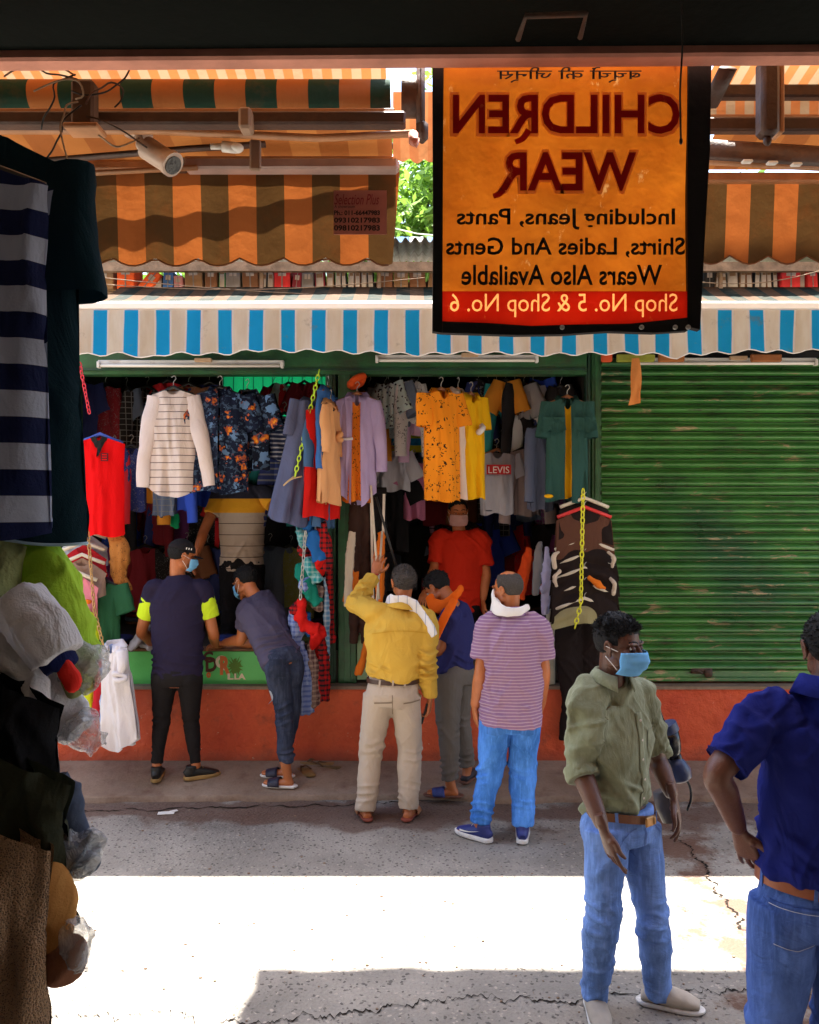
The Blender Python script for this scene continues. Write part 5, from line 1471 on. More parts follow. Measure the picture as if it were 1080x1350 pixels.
# ---- A: man in a cap, leaning on the left counter (back to us)
Y = 6.17
t = thing('person', 'man in black cap and dark jersey with lime sleeve cuffs at the green counter', 'person', (P(232, 0, Y).x, Y, 0.09))
J = dict(fw=(0.1, 1, 0), head=P(240, 733, Y + 0.02), hf=(0.85, 0.5, -0.22), hu=(0.05, 0.0, 1), neck=P(234, 757, Y + 0.02),
         shA=P(203, 776, Y), shB=P(267, 775, Y + 0.02), elA=P(187, 832, Y + 0.10), elB=P(281, 834, Y + 0.06), wrA=P(203, 852, Y + 0.34), wrB=P(284, 852, Y + 0.32),
         hipA=P(217, 893, Y), hipB=P(250, 893, Y), knA=P(213, 950, Y + 0.03), knB=P(252, 950, Y + 0.03), anA=P(207, 1006, Y - 0.02), anB=P(258, 1006, Y),
         toeA=(-0.15, 1, 0), toeB=(0.85, 0.45, 0), soleA=0.078, soleB=0.078,
         handA=mirror_hand((0.5, 1, -0.2), (0, 0, -1), (1, 0, 0), curl=0.2), handB=mirror_hand((0.1, 1, -0.2), (0, 0, -1), (-1, 0, 0), curl=0.2))
b, R = person(t, J, SK_M)
clothes_top(t, J, fabric('jersey_dark', (0.022, 0.017, 0.042), var=0.2), hem=0.015, slv=0.30, sr=(0.069, 0.068, 0.064), chest=(0.205, 0.13), waist=(0.185, 0.125), hemr=(0.19, 0.13), amp=0.0193, seed=3, name='jersey')
for s in 'AB':
    S, E = V3(J['sh' + s]), V3(J['el' + s]); q0, q1 = lerp(S, E, 0.22), lerp(S, E, 0.66)
    m = MB(); m.tube([q0 - V3(t.location), lerp(q0, q1, .5) - V3(t.location), q1 - V3(t.location)], [0.074, 0.074, 0.071], 20); me = remesh(m, 0.007, 2); wrinkle(me, 0.006, (14, 14, 9), 3); link_mesh('sleeve_cuff', me, fabric('lime_cloth', (0.62, 0.85, 0.03)), t)
clothes_legs(t, J, fabric('black_leggings', (0.016, 0.014, 0.015)), rt=0.098, rk=0.062, ra=0.043, amp=0.0068, waist=(0.155, 0.115), bunch=0.005, seed=5, name='leggings')
for s in 'AB': shoe(t, J, s, simple('black_shoe', (0.012, 0.012, 0.012), 0.5), simple('gum_sole', (0.30, 0.19, 0.07), 0.6), 'sneaker')
hair(t, J, R, HB, thick=1.04, seed=4, tuft=0.003)
hd = V3(J['head']) - V3(t.location)
v, f = ell_geo((0.084, 0.104, 0.092), 40, 26); v = v + np.array([0, -0.012, 0.036]); kp = v[:, 2] > 0.036 - 0.25 * v[:, 1] * 0.3
m = MB(); m.add(v @ R.T + hd, [q for q in f if all(kp[i] for i in q)])
m.tube([R @ np.array((0, 0.0, 0.128)) + hd, R @ np.array((0, 0.0, 0.136)) + hd], [0.008, 0.006], 10)
cap = m.build('cap', fabric('black_cap_cloth', (0.018, 0.016, 0.018)), t); cap.modifiers.new('t', 'SOLIDIFY').thickness = 0.003
G = [[R @ np.array([x * (1 - 0.1 * q), 0.088 + 0.075 * q * (1 - (x / 0.085) ** 2) - 0.35 * x * x / 0.085, 0.024 - 0.012 * q - 1.6 * x * x]) + hd for x in np.linspace(-0.070, 0.070, 15)] for q in np.linspace(0, 1, 6)]
m = MB(); m.grid(np.array(G)); pk = m.build('cap_peak', fabric('black_cap_cloth', (0.018, 0.016, 0.018)), t); pk.modifiers.new('t', 'SOLIDIFY').thickness = 0.004
me = text_mesh('III', -0.022, 0.022, -0.006, 0.008, 0)
v, _ = mesh_np(me); bR = R
pos = np.stack([0.0855 + 0 * v[:, 0], 0.015 + v[:, 0], 0.062 + v[:, 2]], 1) @ R.T + hd; mesh_set(me, pos); link_mesh('cap_lettering', me, M_WHITE, t, False)
def ear_mask(t, J, R, mat, strapmat, low=False, hide_straps=False):
    o = V3(t.location); hs = J.get('hs', 1); c = V3(J['head']) - o
    G = []
    for q in np.linspace(0, 1, 15):          # top to bottom
        row = []
        for u in np.linspace(-1, 1, 31):
            z = -0.004 - 0.100 * q + 0.012 * abs(u) ** 2 * (q - 0.4)
            nose = 0.032 * math.exp(-(u / 0.30) ** 2) * math.exp(-((q - 0.32) / 0.38) ** 2)
            chin = -0.020 * max(0, q - 0.7) / 0.3 
            wx = 0.077 + 0.004 * math.sin(PI * q)
            a = u * 1.38
            x = wx * math.sin(a); y = 0.024 + 0.080 * math.cos(a) ** 0.75 + nose + chin
            pl = 0.0018 * math.sin(q * PI * 7) * (1 - abs(u) ** 3) + 0.0035 * vnoise(np.array([[u * 3.2, q * 3.0, 1.7]]), 5)[0]
            row.append(R @ (np.array([x, y + pl, z]) * hs) + c)
        G.append(row)
    m = MB(); m.grid(np.array(G)); ob = m.build('face_mask', mat, t, True); ob.modifiers.new('t', 'SOLIDIFY').thickness = 0.0022
    for s in (-1, 1):
        m = MB()
        for z0, ze in ((-0.006, 0.010), (-0.080, -0.030)):
            m.tube(catmull([R @ (np.array([s * 0.075, 0.036, z0]) * hs) + c, R @ (np.array([s * 0.082, 0.012, (z0 + ze) / 2]) * hs) + c, R @ (np.array([s * 0.086, -0.014, ze]) * hs) + c], 4), 0.0016, 6)
        m.build('ear_loop', strapmat, t)
    return ob
M_MASK = fabric('surgical_blue', (0.20, 0.50, 0.78), trans=0.05, rough=0.7, crease=0.002)
ear_mask(t, J, R, M_MASK, M_WHITE)

# ---- B: man in a striped polo inside the left shop, reaching both ways
Y = 7.15
t = thing('person', 'man in cream striped polo with yellow chest band serving inside the left shop', 'person', (P(318, 0, Y).x, Y, 0.957))
J = dict(fw=(0, 1, 0), head=P(318, 618, Y), hf=(0.0, 1, 0.1), hu=(0, 0, 1), neck=P(318, 636, Y), shA=P(290, 652, Y), shB=P(348, 650, Y), elA=P(269, 700, Y - 0.12), elB=P(366, 672, Y - 0.1),
         wrA=P(258, 733, Y - 0.32), wrB=P(384, 655, Y - 0.3), hipA=P(305, 748, Y), hipB=P(333, 748, Y), knA=P(302, 800, Y), knB=P(335, 800, Y), anA=P(302, 842, Y), anB=P(335, 842, Y), toeA=(0, 1, 0), toeB=(0, 1, 0), soleA=0.957, soleB=0.957,
         handA=mirror_hand((-0.2, -0.3, -1), (1, 0, 0), (0, -1, 0), curl=0.4), handB=mirror_hand((0.8, -0.3, 0.4), (0, 0, -1), (0, -1, 0), curl=0.4))
b, R = person(t, J, SK_M)
def m_polo():
    N = NT('cream_striped_polo'); o = N.xyz()
    z = o[2]; f = N.math('FRACT', N.math('DIVIDE', N.math('ADD', z, 5.0), 0.095))
    c = N.mix(N.math('LESS_THAN', f, 0.06), N.mix(N.noise(5, 3), (0.42, 0.34, 0.28), (0.55, 0.46, 0.38)), (0.05, 0.035, 0.03))
    zz = P(0, 676, 7.15).z - 0.957
    c = N.mix(N.math('GREATER_THAN', z, zz), c, (0.80, 0.38, 0.02)); c = N.mix(N.math('GREATER_THAN', z, zz + 0.12), c, (0.03, 0.03, 0.05))
    return N.bsdf(c, 0.85, N.bump(N.noise(9, 4), 0.01), 0, 0.2, 0.1)
clothes_top(t, J, m_polo(), hem=0.02, slv=0.30, chest=(0.205, 0.13), waist=(0.185, 0.125), amp=0.0140, seed=13, name='polo_shirt')
clothes_legs(t, J, fabric('black_trousers', (0.014, 0.013, 0.015)), seed=15); hair(t, J, R, HB, seed=7)
for s in 'AB': shoe(t, J, s, simple('black_shoe', (0.012,) * 3, 0.5), M_SOLEK, 'clog')

# ---- C: man bent over the counter, ripped jeans and slides
Y = 6.12
t = thing('person', 'man in slate t-shirt and ripped dark jeans bent over the green counter, wearing slides', 'person', (P(368, 0, Y).x, Y, 0.08))
J = dict(fw=(-0.55, 0.8, 0), head=P(323, 768, Y + 0.34), hf=(-0.75, 0.45, -0.50), hu=(-0.25, 0.35, 1), neck=P(333, 782, Y + 0.28),
         shA=P(326, 801, Y + 0.20), shB=P(352, 790, Y + 0.36), elA=P(318, 843, Y + 0.22), elB=P(340, 846, Y + 0.42), wrA=P(294, 848, Y + 0.34), wrB=P(315, 852, Y + 0.5),
         hipA=P(363, 875, Y - 0.02), hipB=P(382, 873, Y + 0.08), knA=P(375, 937, Y - 0.04), knB=P(384, 937, Y + 0.06), anA=P(377, 1006, Y - 0.08), anB=P(374, 996, Y + 0.08),
         toeA=(-1, 0.15, 0), toeB=(-1, 0.1, 0), soleA=0.06, soleB=0.08,
         handA=mirror_hand((-1, 0.3, -0.1), (0, 0, -1), (0, 1, 0), curl=0.5), handB=mirror_hand((-1, 0.2, -0.1), (0, 0, -1), (0, 1, 0), curl=0.5))
b, R = person(t, J, SK_O); eyes(t, J, R, SK_O)
ts = clothes_top(t, J, fabric('slate_tee', (0.085, 0.075, 0.125)), hem=0.0, slv=0.36, chest=(0.200, 0.13), waist=(0.165, 0.125), amp=0.0175, seed=23, name='t_shirt')
tr = clothes_legs(t, J, denim('dark_denim', (0.018, 0.026, 0.055), 0.4), rt=0.095, rk=0.070, ra=0.054, low=0.98, seed=25, name='jeans', waist=(0.145, 0.115))
hair(t, J, R, HB, seed=9, thick=1.08, front=0.05); strands(t, J, R, HB, 160, 5, 0.03, 0.018)
ear_mask(t, J, R, M_MASK, M_WHITE)
for s in 'AB': shoe(t, J, s, simple('navy_slide', (0.02, 0.02, 0.04), 0.5), M_SOLEW, 'slide', 0.26, M_WHITE)
HC = (V3(J['hipA']) + V3(J['hipB'])) / 2
project_patch(t, tr, 'back_pocket', denim('dark_denim_pocket', (0.012, 0.018, 0.04), 0.3), V3(J['hipA']) + np.array([0.03, 0, -0.01]), (0, 1, 0), (1, 0, 0), (0, 0, 1), lambda u, v: ((u - 0.5) * 0.12, (v - 0.5) * 0.12 - 0.02 * abs(u - 0.5) * (1 - v)), 0.004)
for (dx, z0, w, h) in ((-0.05, -0.23, 0.05, 0.09), (-0.045, -0.42, 0.04, 0.06)):
    project_patch(t, tr, 'torn_patch', fabric('frayed_white', (0.42, 0.43, 0.48)), V3(J['hipA']) + np.array([dx + 0.02, 0, z0]), (0, 1, 0), (1, 0, 0), (0, 0, 1), lambda u, v: ((u - 0.5) * w * math.sin(PI * (0.1 + 0.8 * v)), (v - 0.5) * h), 0.003)

# ---- D: man in the yellow shirt, left arm raised
Y = 5.6
t = thing('person', 'man in yellow shirt and beige trousers with a white towel, reaching up to the clothes', 'person', (P(513, 0, Y).x, Y, 0.0))
J = dict(fw=(-0.1, 1, 0), head=P(532, 768, Y + 0.02), hf=(-0.35, 1, 0.16), hu=(0.02, -0.15, 1), neck=P(529, 799, Y),
         shA=P(492, 806, Y), shB=P(558, 816, Y + 0.01), elA=P(470, 794, Y + 0.27), elB=P(563, 872, Y - 0.02), wrA=P(494, 757, Y + 0.40), wrB=P(567, 922, Y + 0.03),
         hipA=P(499, 918, Y), hipB=P(535, 918, Y), knA=P(489, 990, Y + 0.03), knB=P(540, 990, Y + 0.02), anA=P(483, 1064, Y - 0.02), anB=P(539, 1063, Y - 0.02),
         toeA=(-0.25, 1, 0), toeB=(0.3, 1, 0), soleA=0.008, soleB=0.008,
         handA=mirror_hand((0.3, 0.3, 1), (0.1, 1, -0.1), (1, 0, 0), curl=0.35, spread=0.3, th=0.9), handB=mirror_hand((-0.1, 0, -1), (-1, 0.2, 0), (0, 1, 0), curl=0.75))
b, R = person(t, J, SK_M); eyes(t, J, R, SK_M)
YEL = fabric('mustard_shirt', (0.62, 0.38, 0.06), trans=0.05, crease=0.006)
sh = clothes_top(t, J, YEL, hem=-0.135, slv=0.96, sr=(0.082, 0.077, 0.054), chest=(0.215, 0.14), waist=(0.180, 0.135), hemr=(0.165, 0.120), amp=0.0316, seed=33)
M_SEAM = fabric('mustard_seam', (0.55, 0.32, 0.035))
project_patch(t, sh, 'yoke_seam', M_SEAM, P(527, 832, Y), (0, 1, 0), (1, 0, 0), (0, 0, 1), lambda u, v: ((u - 0.5) * 0.36, (v - 0.5) * 0.006 + 0.02 * math.sin(PI * u)), 0.003, 30, 2)
KH = fabric('beige_trousers', (0.50, 0.41, 0.33), crease=0.006)
pt = clothes_legs(t, J, KH, rt=0.106, rk=0.082, ra=0.070, low=1.05, waist=(0.166, 0.122), rise=0.13, seed=35, bunch=0.006)
loops_mat[0] = KH
belt(t, J, simple('brown_leather', (0.05, 0.02, 0.012), 0.4), 0.112, (0.176, 0.132), 0.028, loops=[-PI / 2 - 0.5, -PI / 2 + 0.45, -PI / 2, PI / 2, 0.3, PI - 0.3])
collar(t, J, YEL, (0.066, 0.064))
TW = fabric('white_towel', (0.74, 0.72, 0.74), 'stripe', (0.32, 0.36, 0.5), a=0.06, b=0.08, axis=0)
nk = V3(J['neck'])
drape(t, 'towel', TW, [P(508, 812, Y + 0.10), P(510, 796, Y + 0.02), P(520, 792, Y - 0.055), P(538, 794, Y - 0.065), P(552, 806, Y - 0.065), P(566, 826, Y - 0.10), P(573, 838, Y - 0.11)], [0.034, 0.042, 0.046, 0.050, 0.050, 0.040, 0.032], 0.009, 0.005, 0.012, 3, side=(0.35, -0.55, 0.75))
for px0, py0 in ((514, 922), (536, 922)):
    project_patch(t, pt, 'pocket_welt', fabric('beige_dark_seam', (0.25, 0.19, 0.14)), P(px0 - (8 if px0 < 520 else -8), py0, Y), (0, 1, 0), (1, 0, 0), (0, 0, 1), lambda u, v: ((u - 0.5) * 0.12, (v - 0.5) * 0.010 + 0.01 * u), 0.003, 12, 3)
project_patch(t, pt, 'seat_seam', fabric('beige_dark_seam', (0.25, 0.19, 0.14)), P(518, 925, Y), (0, 1, 0), (1, 0, 0), (0, 0, 1), lambda u, v: ((u - 0.5) * 0.005, (v - 0.5) * 0.15), 0.0025, 3, 16)
hair(t, J, R, HG, seed=11, thick=1.045, tuft=0.003, back=-0.055); strands(t, J, R, HG, 500, 31, -0.02, 0.008, 0.5, (0, 0, -0.4))
for s in 'AB': shoe(t, J, s, simple('tan_sandal', (0.30, 0.12, 0.05), 0.6), simple('red_brown_sole', (0.22, 0.05, 0.03), 0.6), 'slide', 0.26)
m = MB(); c = V3(J['wrA']) - V3(t.location); m.tube([c + np.array([0, 0, -0.006]), c + np.array([0, 0, 0.004])], 0.031, 18); m.build('bracelet', simple('red_thread', (0.4, 0.03, 0.02), 0.8), t)
# mobile phone held in his right hand
a = P(560, 940, Y + 0.03); m = MB(); m.box((0, 0, 0), (0.012, 0.07, 0.145), bev=0.005, rot=Matrix.Rotation(0.3, 4, 'Y')); ph = m.build('phone_case', M_BLACK, None, False, a); m = MB(); m.box((-0.008, 0, 0.0), (0.003, 0.06, 0.12), rot=Matrix.Rotation(0.3, 4, 'Y')); m.build('screen', simple('dark_glass', (0.01, 0.01, 0.012), 0.08), ph, False)
tagit(ph, 'black mobile phone in the hand of the man in yellow', 'phone'); ph.name = 'mobile_phone'

# ---- E: man with an orange scarf, bending to look at goods
Y = 5.98
t = thing('person', 'man in navy t-shirt and grey trousers with an orange scarf over his face', 'person', (P(600, 0, Y).x, Y, 0.05))
J = dict(fw=(-0.7, 0.7, 0), head=P(577, 776, Y + 0.12), hf=(-0.62, 0.35, -0.62), hu=(-0.35, 0.3, 1), neck=P(596, 797, Y + 0.04),
         shA=P(594, 812, Y - 0.10), shB=P(606, 806, Y + 0.24), elA=P(582, 855, Y - 0.08), elB=P(585, 850, Y + 0.30), wrA=P(560, 866, Y + 0.05), wrB=P(558, 862, Y + 0.32),
         hipA=P(591, 893, Y - 0.08), hipB=P(606, 891, Y + 0.08), knA=P(591, 958, Y - 0.08), knB=P(606, 952, Y + 0.10), anA=P(594, 1030, Y - 0.10), anB=P(616, 1010, Y + 0.13),
         toeA=(-1, 0.1, 0), toeB=(0.4, 0.9, 0), soleA=0.045, soleB=0.08,
         handA=mirror_hand((-1, 0.3, -0.1), (0, 0, -1), (0, 1, 0), curl=0.5), handB=mirror_hand((-1, 0.2, -0.1), (0, 0, -1), (0, 1, 0), curl=0.5))
b, R = person(t, J, SK_M); eyes(t, J, R, SK_M)
clothes_top(t, J, fabric('navy_tee', (0.030, 0.032, 0.13), crease=0.006), hem=0.0, slv=0.42, chest=(0.195, 0.145), waist=(0.170, 0.135), amp=0.0246, seed=43, name='t_shirt')
clothes_legs(t, J, fabric('grey_trousers', (0.15, 0.13, 0.115)), rt=0.105, rk=0.082, ra=0.064, low=0.98, seed=45, bunch=0.009, waist=(0.155, 0.125))
hair(t, J, R, HB, seed=14, thick=1.09, tuft=0.008, front=0.055); strands(t, J, R, HB, 200, 8, 0.03, 0.022)
OS = fabric('orange_scarf', (0.85, 0.14, 0.01), trans=0.1)
drape(t, 'scarf', OS, [P(566, 786, Y + 0.02), P(572, 798, Y - 0.02), P(588, 797, Y - 0.09), P(602, 784, Y - 0.11), P(608, 776, Y - 0.02)], [0.040, 0.055, 0.040, 0.030, 0.028], 0.02, 0.006, 0.008, 5, side=(0, 0, 1))
drape(t, 'scarf_end', OS, [P(600, 790, Y - 0.13), P(586, 815, Y - 0.19), P(576, 838, Y - 0.18), P(571, 850, Y - 0.16)], [0.030, 0.030, 0.026, 0.020], 0.012, 0.006, 0.007, 6, side=(1, 0, 0))
shoe(t, J, 'A', simple('blue_strap', (0.03, 0.05, 0.2), 0.6), simple('brown_sole', (0.14, 0.06, 0.04), 0.6), 'slide', 0.28)
shoe(t, J, 'B', simple('dark_strap', (0.03, 0.025, 0.03), 0.6), simple('brown_sole', (0.14, 0.06, 0.04), 0.6), 'clog', 0.28)

# ---- F: man in the striped mauve polo and blue jeans
Y = 5.27
t = thing('person', 'balding man in mauve striped polo and bright blue jeans with his back turned', 'person', (P(668, 0, Y).x, Y, 0.0))
J = dict(fw=(0.05, 1, 0), head=P(669, 778, Y + 0.02), hf=(-0.78, 0.6, -0.08), hu=(0, 0, 1), neck=P(673, 807, Y),
         shA=P(645, 824, Y + 0.01), shB=P(706, 824, Y), elA=P(634, 886, Y - 0.04), elB=P(717, 884, Y - 0.02), wrA=P(626, 934, Y + 0.02), wrB=P(713, 934, Y + 0.09),
         hipA=P(653, 950, Y), hipB=P(692, 950, Y), knA=P(646, 1018, Y + 0.02), knB=P(690, 1018, Y + 0.03), anA=P(633, 1083, Y - 0.04), anB=P(689, 1086, Y - 0.04),
         toeA=(-0.75, 0.65, 0), toeB=(0.15, 1, 0), soleA=0.006, soleB=0.006,
         handA=mirror_hand((0.12, 0.1, -1), (1, 0.2, 0), (0, 1, 0), curl=0.4), handB=mirror_hand((-0.1, 0.3, -1), (-1, 0, 0), (0, 1, 0), curl=0.5))
b, R = person(t, J, SK_M); eyes(t, J, R, SK_M)
MAU = fabric('mauve_striped', (0.28, 0.155, 0.28), 'stripe', (0.44, 0.31, 0.38), a=0.020, b=0.34, axis=2, crease=0.006)
fb = clothes_top(t, J, MAU, hem=0.02, slv=0.40, sr=(0.086, 0.088, 0.080), chest=(0.215, 0.145), waist=(0.202, 0.155), hemr=(0.205, 0.160), amp=0.0246, seed=53, name='polo_shirt')
collar(t, J, fabric('mauve_collar', (0.34, 0.20, 0.38)), (0.066, 0.064), 0.048, 0.045)
BJ = denim('bright_blue_denim', (0.035, 0.15, 0.50), 0.55)
fj = clothes_legs(t, J, BJ, rt=0.105, rk=0.080, ra=0.066, low=1.04, seed=55, name='jeans', bunch=0.010)
for s, sg in (('A', -1), ('B', 1)):
    project_patch(t, fj, 'back_pocket', denim('blue_pocket', (0.035, 0.14, 0.44), 0.3), V3(J['hip' + s]) + np.array([0.005 * sg, 0, 0.0]), (0, 1, 0), (1, 0, 0), (0, 0, 1), lambda u, v: ((u - 0.5) * 0.115, (v - 0.5) * 0.12 - 0.02 * (0.5 - abs(u - 0.5)) * (1 - v)), 0.004)
hair(t, J, R, HG, seed=17, thick=1.035, tuft=0.002, front=0.085, bald=((0, -0.01, 0.15), (0.060, 0.085, 0.06)))
CW = fabric('white_face_cloth', (0.80, 0.78, 0.76))
drape(t, 'face_cloth', CW, [P(651, 784, Y + 0.06), P(652, 798, Y - 0.02), P(665, 806, Y - 0.085), P(684, 806, Y - 0.085), P(697, 800, Y - 0.04)], [0.05, 0.05, 0.032, 0.026, 0.018], 0.010, 0.005, 0.010, 5, side=(0, 0.2, 1))
m = MB(); o = V3(t.location); m.add(np.array([P(654, 778, Y + 0.07), P(660, 790, Y - 0.02), P(668, 806, Y - 0.06), P(655, 812, Y - 0.02), P(647, 815, Y + 0.04), P(649, 798, Y + 0.08)]) - o, [(0, 1, 5), (1, 2, 3), (1, 3, 5), (5, 3, 4)]); k = m.build('face_cloth_fall', CW, t); k.modifiers.new('t', 'SOLIDIFY').thickness = 0.02; ss = k.modifiers.new('s', 'SUBSURF'); ss.levels = ss.render_levels = 2
for s in 'AB': shoe(t, J, s, simple('navy_shoe', (0.02, 0.03, 0.16), 0.5), M_SOLEW, 'sneaker', 0.28, M_WHITE)

# ---- G: shopkeeper in red behind the right counter, facing us
Y = 7.12
t = thing('person', 'shopkeeper in red shirt with a pale mask facing out of the right shop', 'person', (P(606, 0, Y).x, Y, 0.70))
J = dict(fw=(0, -1, 0), head=P(604, 676, Y - 0.05), hf=(0.1, -1, -0.12), hu=(0, -0.08, 1), neck=P(605, 698, Y), shA=P(580, 710, Y), shB=P(632, 710, Y), elA=P(573, 748, Y - 0.02), elB=P(641, 756, Y - 0.03),
         wrA=P(562, 778, Y - 0.20), wrB=P(637, 792, Y - 0.10), hipA=P(592, 800, Y), hipB=P(620, 800, Y), knA=P(592, 848, Y), knB=P(620, 848, Y), anA=P(592, 866, Y + 0.1), anB=P(620, 866, Y + 0.1), toeA=(0, -1, 0), toeB=(0, -1, 0), soleA=0.957, soleB=0.957,
         handA=mirror_hand((-0.3, -0.6, -0.6), (0, 0, -1), (1, 0, 0), curl=0.4), handB=mirror_hand((0, -0.3, -1), (1, 0, 0), (0, -1, 0), curl=0.4))
b, R = person(t, J, SK_O); eyes(t, J, R, SK_O)
clothes_top(t, J, fabric('red_shirt_cloth', (0.62, 0.030, 0.012), crease=0.006), hem=0.04, slv=0.42, sr=(0.085, 0.08, 0.075), chest=(0.215, 0.14), waist=(0.20, 0.14), amp=0.0211, seed=63)
clothes_legs(t, J, fabric('black_trousers', (0.014, 0.013, 0.015)), seed=65, bunch=0); hair(t, J, R, HB, seed=18, front=0.078, thick=1.05)
ear_mask(t, J, R, fabric('pink_mask', (0.62, 0.36, 0.33)), M_WHITE)

# ---- H: man in the olive shirt and blue mask, nearest
Y = 3.44
t = thing('person', 'young man in olive shirt, blue surgical mask and light jeans standing in the lane', 'person', (P(825, 0, Y).x, Y, 0.0))
J = dict(fw=(0.5, -0.86, 0), head=P(817, 853, Y - 0.02), hf=(0.72, -0.68, -0.04), hu=(0.03, 0, 1), neck=P(806, 893, Y), hs=1.0, hvox=0.0036,
         shA=P(772, 922, Y - 0.02), shB=P(843, 918, Y + 0.12), elA=P(764, 1008, Y - 0.04), elB=P(866, 1000, Y + 0.18), wrA=P(796, 1094, Y - 0.20), wrB=P(888, 1052, Y + 0.06),
         hipA=P(798, 1095, Y - 0.03), hipB=P(842, 1092, Y + 0.07), knA=P(795, 1208, Y - 0.06), knB=P(860, 1205, Y + 0.03), anA=P(784, 1312, Y + 0.01), anB=P(868, 1310, Y + 0.06),
         toeA=(0.0, -1, 0), toeB=(0.95, -0.32, 0), soleA=0.004, soleB=0.004,
         handA=mirror_hand((0.30, -0.05, -1), (0.85, 0.3, 0.25), (0.4, -1, 0), f=[0.12, 0.28, 0.32, 0.36], spread=0.32, th=0.45), handB=mirror_hand((0.22, -0.1, -1), (-0.9, 0.3, 0), (-0.4, -1, 0), f=[0.45, 0.3, 0.25, 0.2], spread=0.35, th=1.0), hL=0.19)
b, R = person(t, J, SK_D, 0.007); eyes(t, J, R, SK_D)
def m_olive():
    N = NT('olive_shirt_cloth')
    c = N.mix(N.ramp(N.noise(4, 5, 0.6), [(0.35, 0.0), (0.7, 1.0)]), (0.14, 0.145, 0.075), (0.30, 0.325, 0.20))
    c = N.mix(N.ramp(N.noise(60, 4, 0.7, N.mapping((1, 1, 0.12))), [(0.5, 0.0), (0.75, 0.25)]), c, (0.48, 0.52, 0.40))
    nb = N.bump(N.noise(10, 5, 0.6, N.mapping((1, 1, 0.4)), 1.0), 0.014)
    nb = N.bump(N.noise(320, 2), 0.0012, 1, nb)
    return N.bsdf(c, 0.85, nb, 0, 0.25, 0.15, 0.05)
OL = m_olive()
hs_ = clothes_top(t, J, OL, hem=-0.085, slv=0.60, sr=(0.074, 0.070, 0.064), chest=(0.172, 0.122), waist=(0.145, 0.118), hemr=(0.142, 0.112), amp=0.0351, seed=73, vox=0.0065, sleeve_AB=(0.60, 0.50))
for s, q in (('A', 0.60), ('B', 0.50)):       # rolled cuffs
    S, E, W = V3(J['sh' + s]), V3(J['el' + s]), V3(J['wr' + s]); Lu, Lf = np.linalg.norm(E - S), np.linalg.norm(W - E); e = ((Lu + Lf) * q - Lu) / Lf
    c0, c1 = lerp(E, W, max(0.0, e - 0.22)), lerp(E, W, e + 0.02)
    m = MB(); m.tube([c0 - V3(t.location), lerp(c0, c1, 0.5) - V3(t.location), c1 - V3(t.location)], [0.072, 0.074, 0.071], 24)
    me = remesh(m, 0.006, 2); wrinkle(me, 0.006, (16, 16, 10), 4); link_mesh('rolled_cuff', me, OL, t)
collar(t, J, OL, (0.060, 0.060), 0.034, 0.038, opening=1.6)
LJ = denim('light_blue_denim', (0.11, 0.20, 0.46), 0.5)
hj = clothes_legs(t, J, LJ, rt=0.094, rk=0.070, ra=0.057, low=1.03, waist=(0.150, 0.116), rise=0.09, seed=75, name='jeans', vox=0.0065, bunch=0.012, amp=0.0149)
HL = simple('tan_leather', (0.16, 0.065, 0.025), 0.45); loops_mat[0] = LJ
belt(t, J, HL, 0.066, (0.154, 0.122), 0.034, loops=[-PI / 2 - 0.8, -PI / 2 + 0.8, -PI / 2 + 2, PI / 2])
fwv = unit(J['fw']); hc = (V3(J['hipA']) + V3(J['hipB'])) / 2; sxx = unit(V3(J['hipB']) - V3(J['hipA'])); shc_ = (V3(J['shA']) + V3(J['shB'])) / 2
fwv = unit(np.array([0.62, -0.78, 0]))
m = MB(); m.box((0, 0, 0), (0.052, 0.010, 0.040), bev=0.006, rot=math.atan2(0.62, 0.78)); m.box((0.028 * 0.78, -0.004 + 0.028 * 0.62, 0), (0.016, 0.012, 0.032), bev=0.004, rot=math.atan2(0.62, 0.78)); m.build('buckle', simple('brass_buckle', (0.35, 0.17, 0.05), 0.35, 0.6), t, False, hc + fwv * 0.135 + np.array([0, 0, 0.072]) - V3(t.location))
# placket, pocket, buttons of the shirt
xa = np.array([fwv[1] * -1, fwv[0], 0]); mid = lerp(shc_, hc, 0.5) + fwv * 0.0
pl = project_patch(t, hs_, 'placket', OL, mid, -fwv, xa, (0, 0, 1), lambda u, v: ((u - 0.5) * 0.032 + 0.006, (v - 0.5) * 0.46), 0.004, 5, 40); pl.modifiers.new('t', 'SOLIDIFY').thickness = 0.002
pk = project_patch(t, hs_, 'chest_pocket', OL, mid + np.array([0, 0, 0.10]) + xa * 0.10 * (1 if xa[0] > 0 else -1), -fwv, xa, (0, 0, 1), lambda u, v: ((u - 0.5) * 0.10, (v - 0.5) * 0.11 - 0.015 * (0.5 - abs(u - 0.5)) * (1 - v)), 0.003, 12, 12)
for k in range(6):
    bt_ = project_patch(t, hs_, 'button', M_CAM, mid + np.array([0, 0, 0.20 - k * 0.078]), -fwv, xa, (0, 0, 1), lambda u, v: (0.006 + 0.005 * (u - 0.5) * 2 * math.sqrt(max(0, 1 - (2 * v - 1) ** 2)), (v - 0.5) * 0.011), 0.007, 6, 6)
project_patch(t, hj, 'front_fly', denim('light_denim_seam', (0.08, 0.14, 0.34), 0.3), hc + np.array([0, 0, -0.03]), -fwv, xa, (0, 0, 1), lambda u, v: ((u - 0.5) * 0.008, (v - 0.5) * 0.14), 0.003, 3, 14)
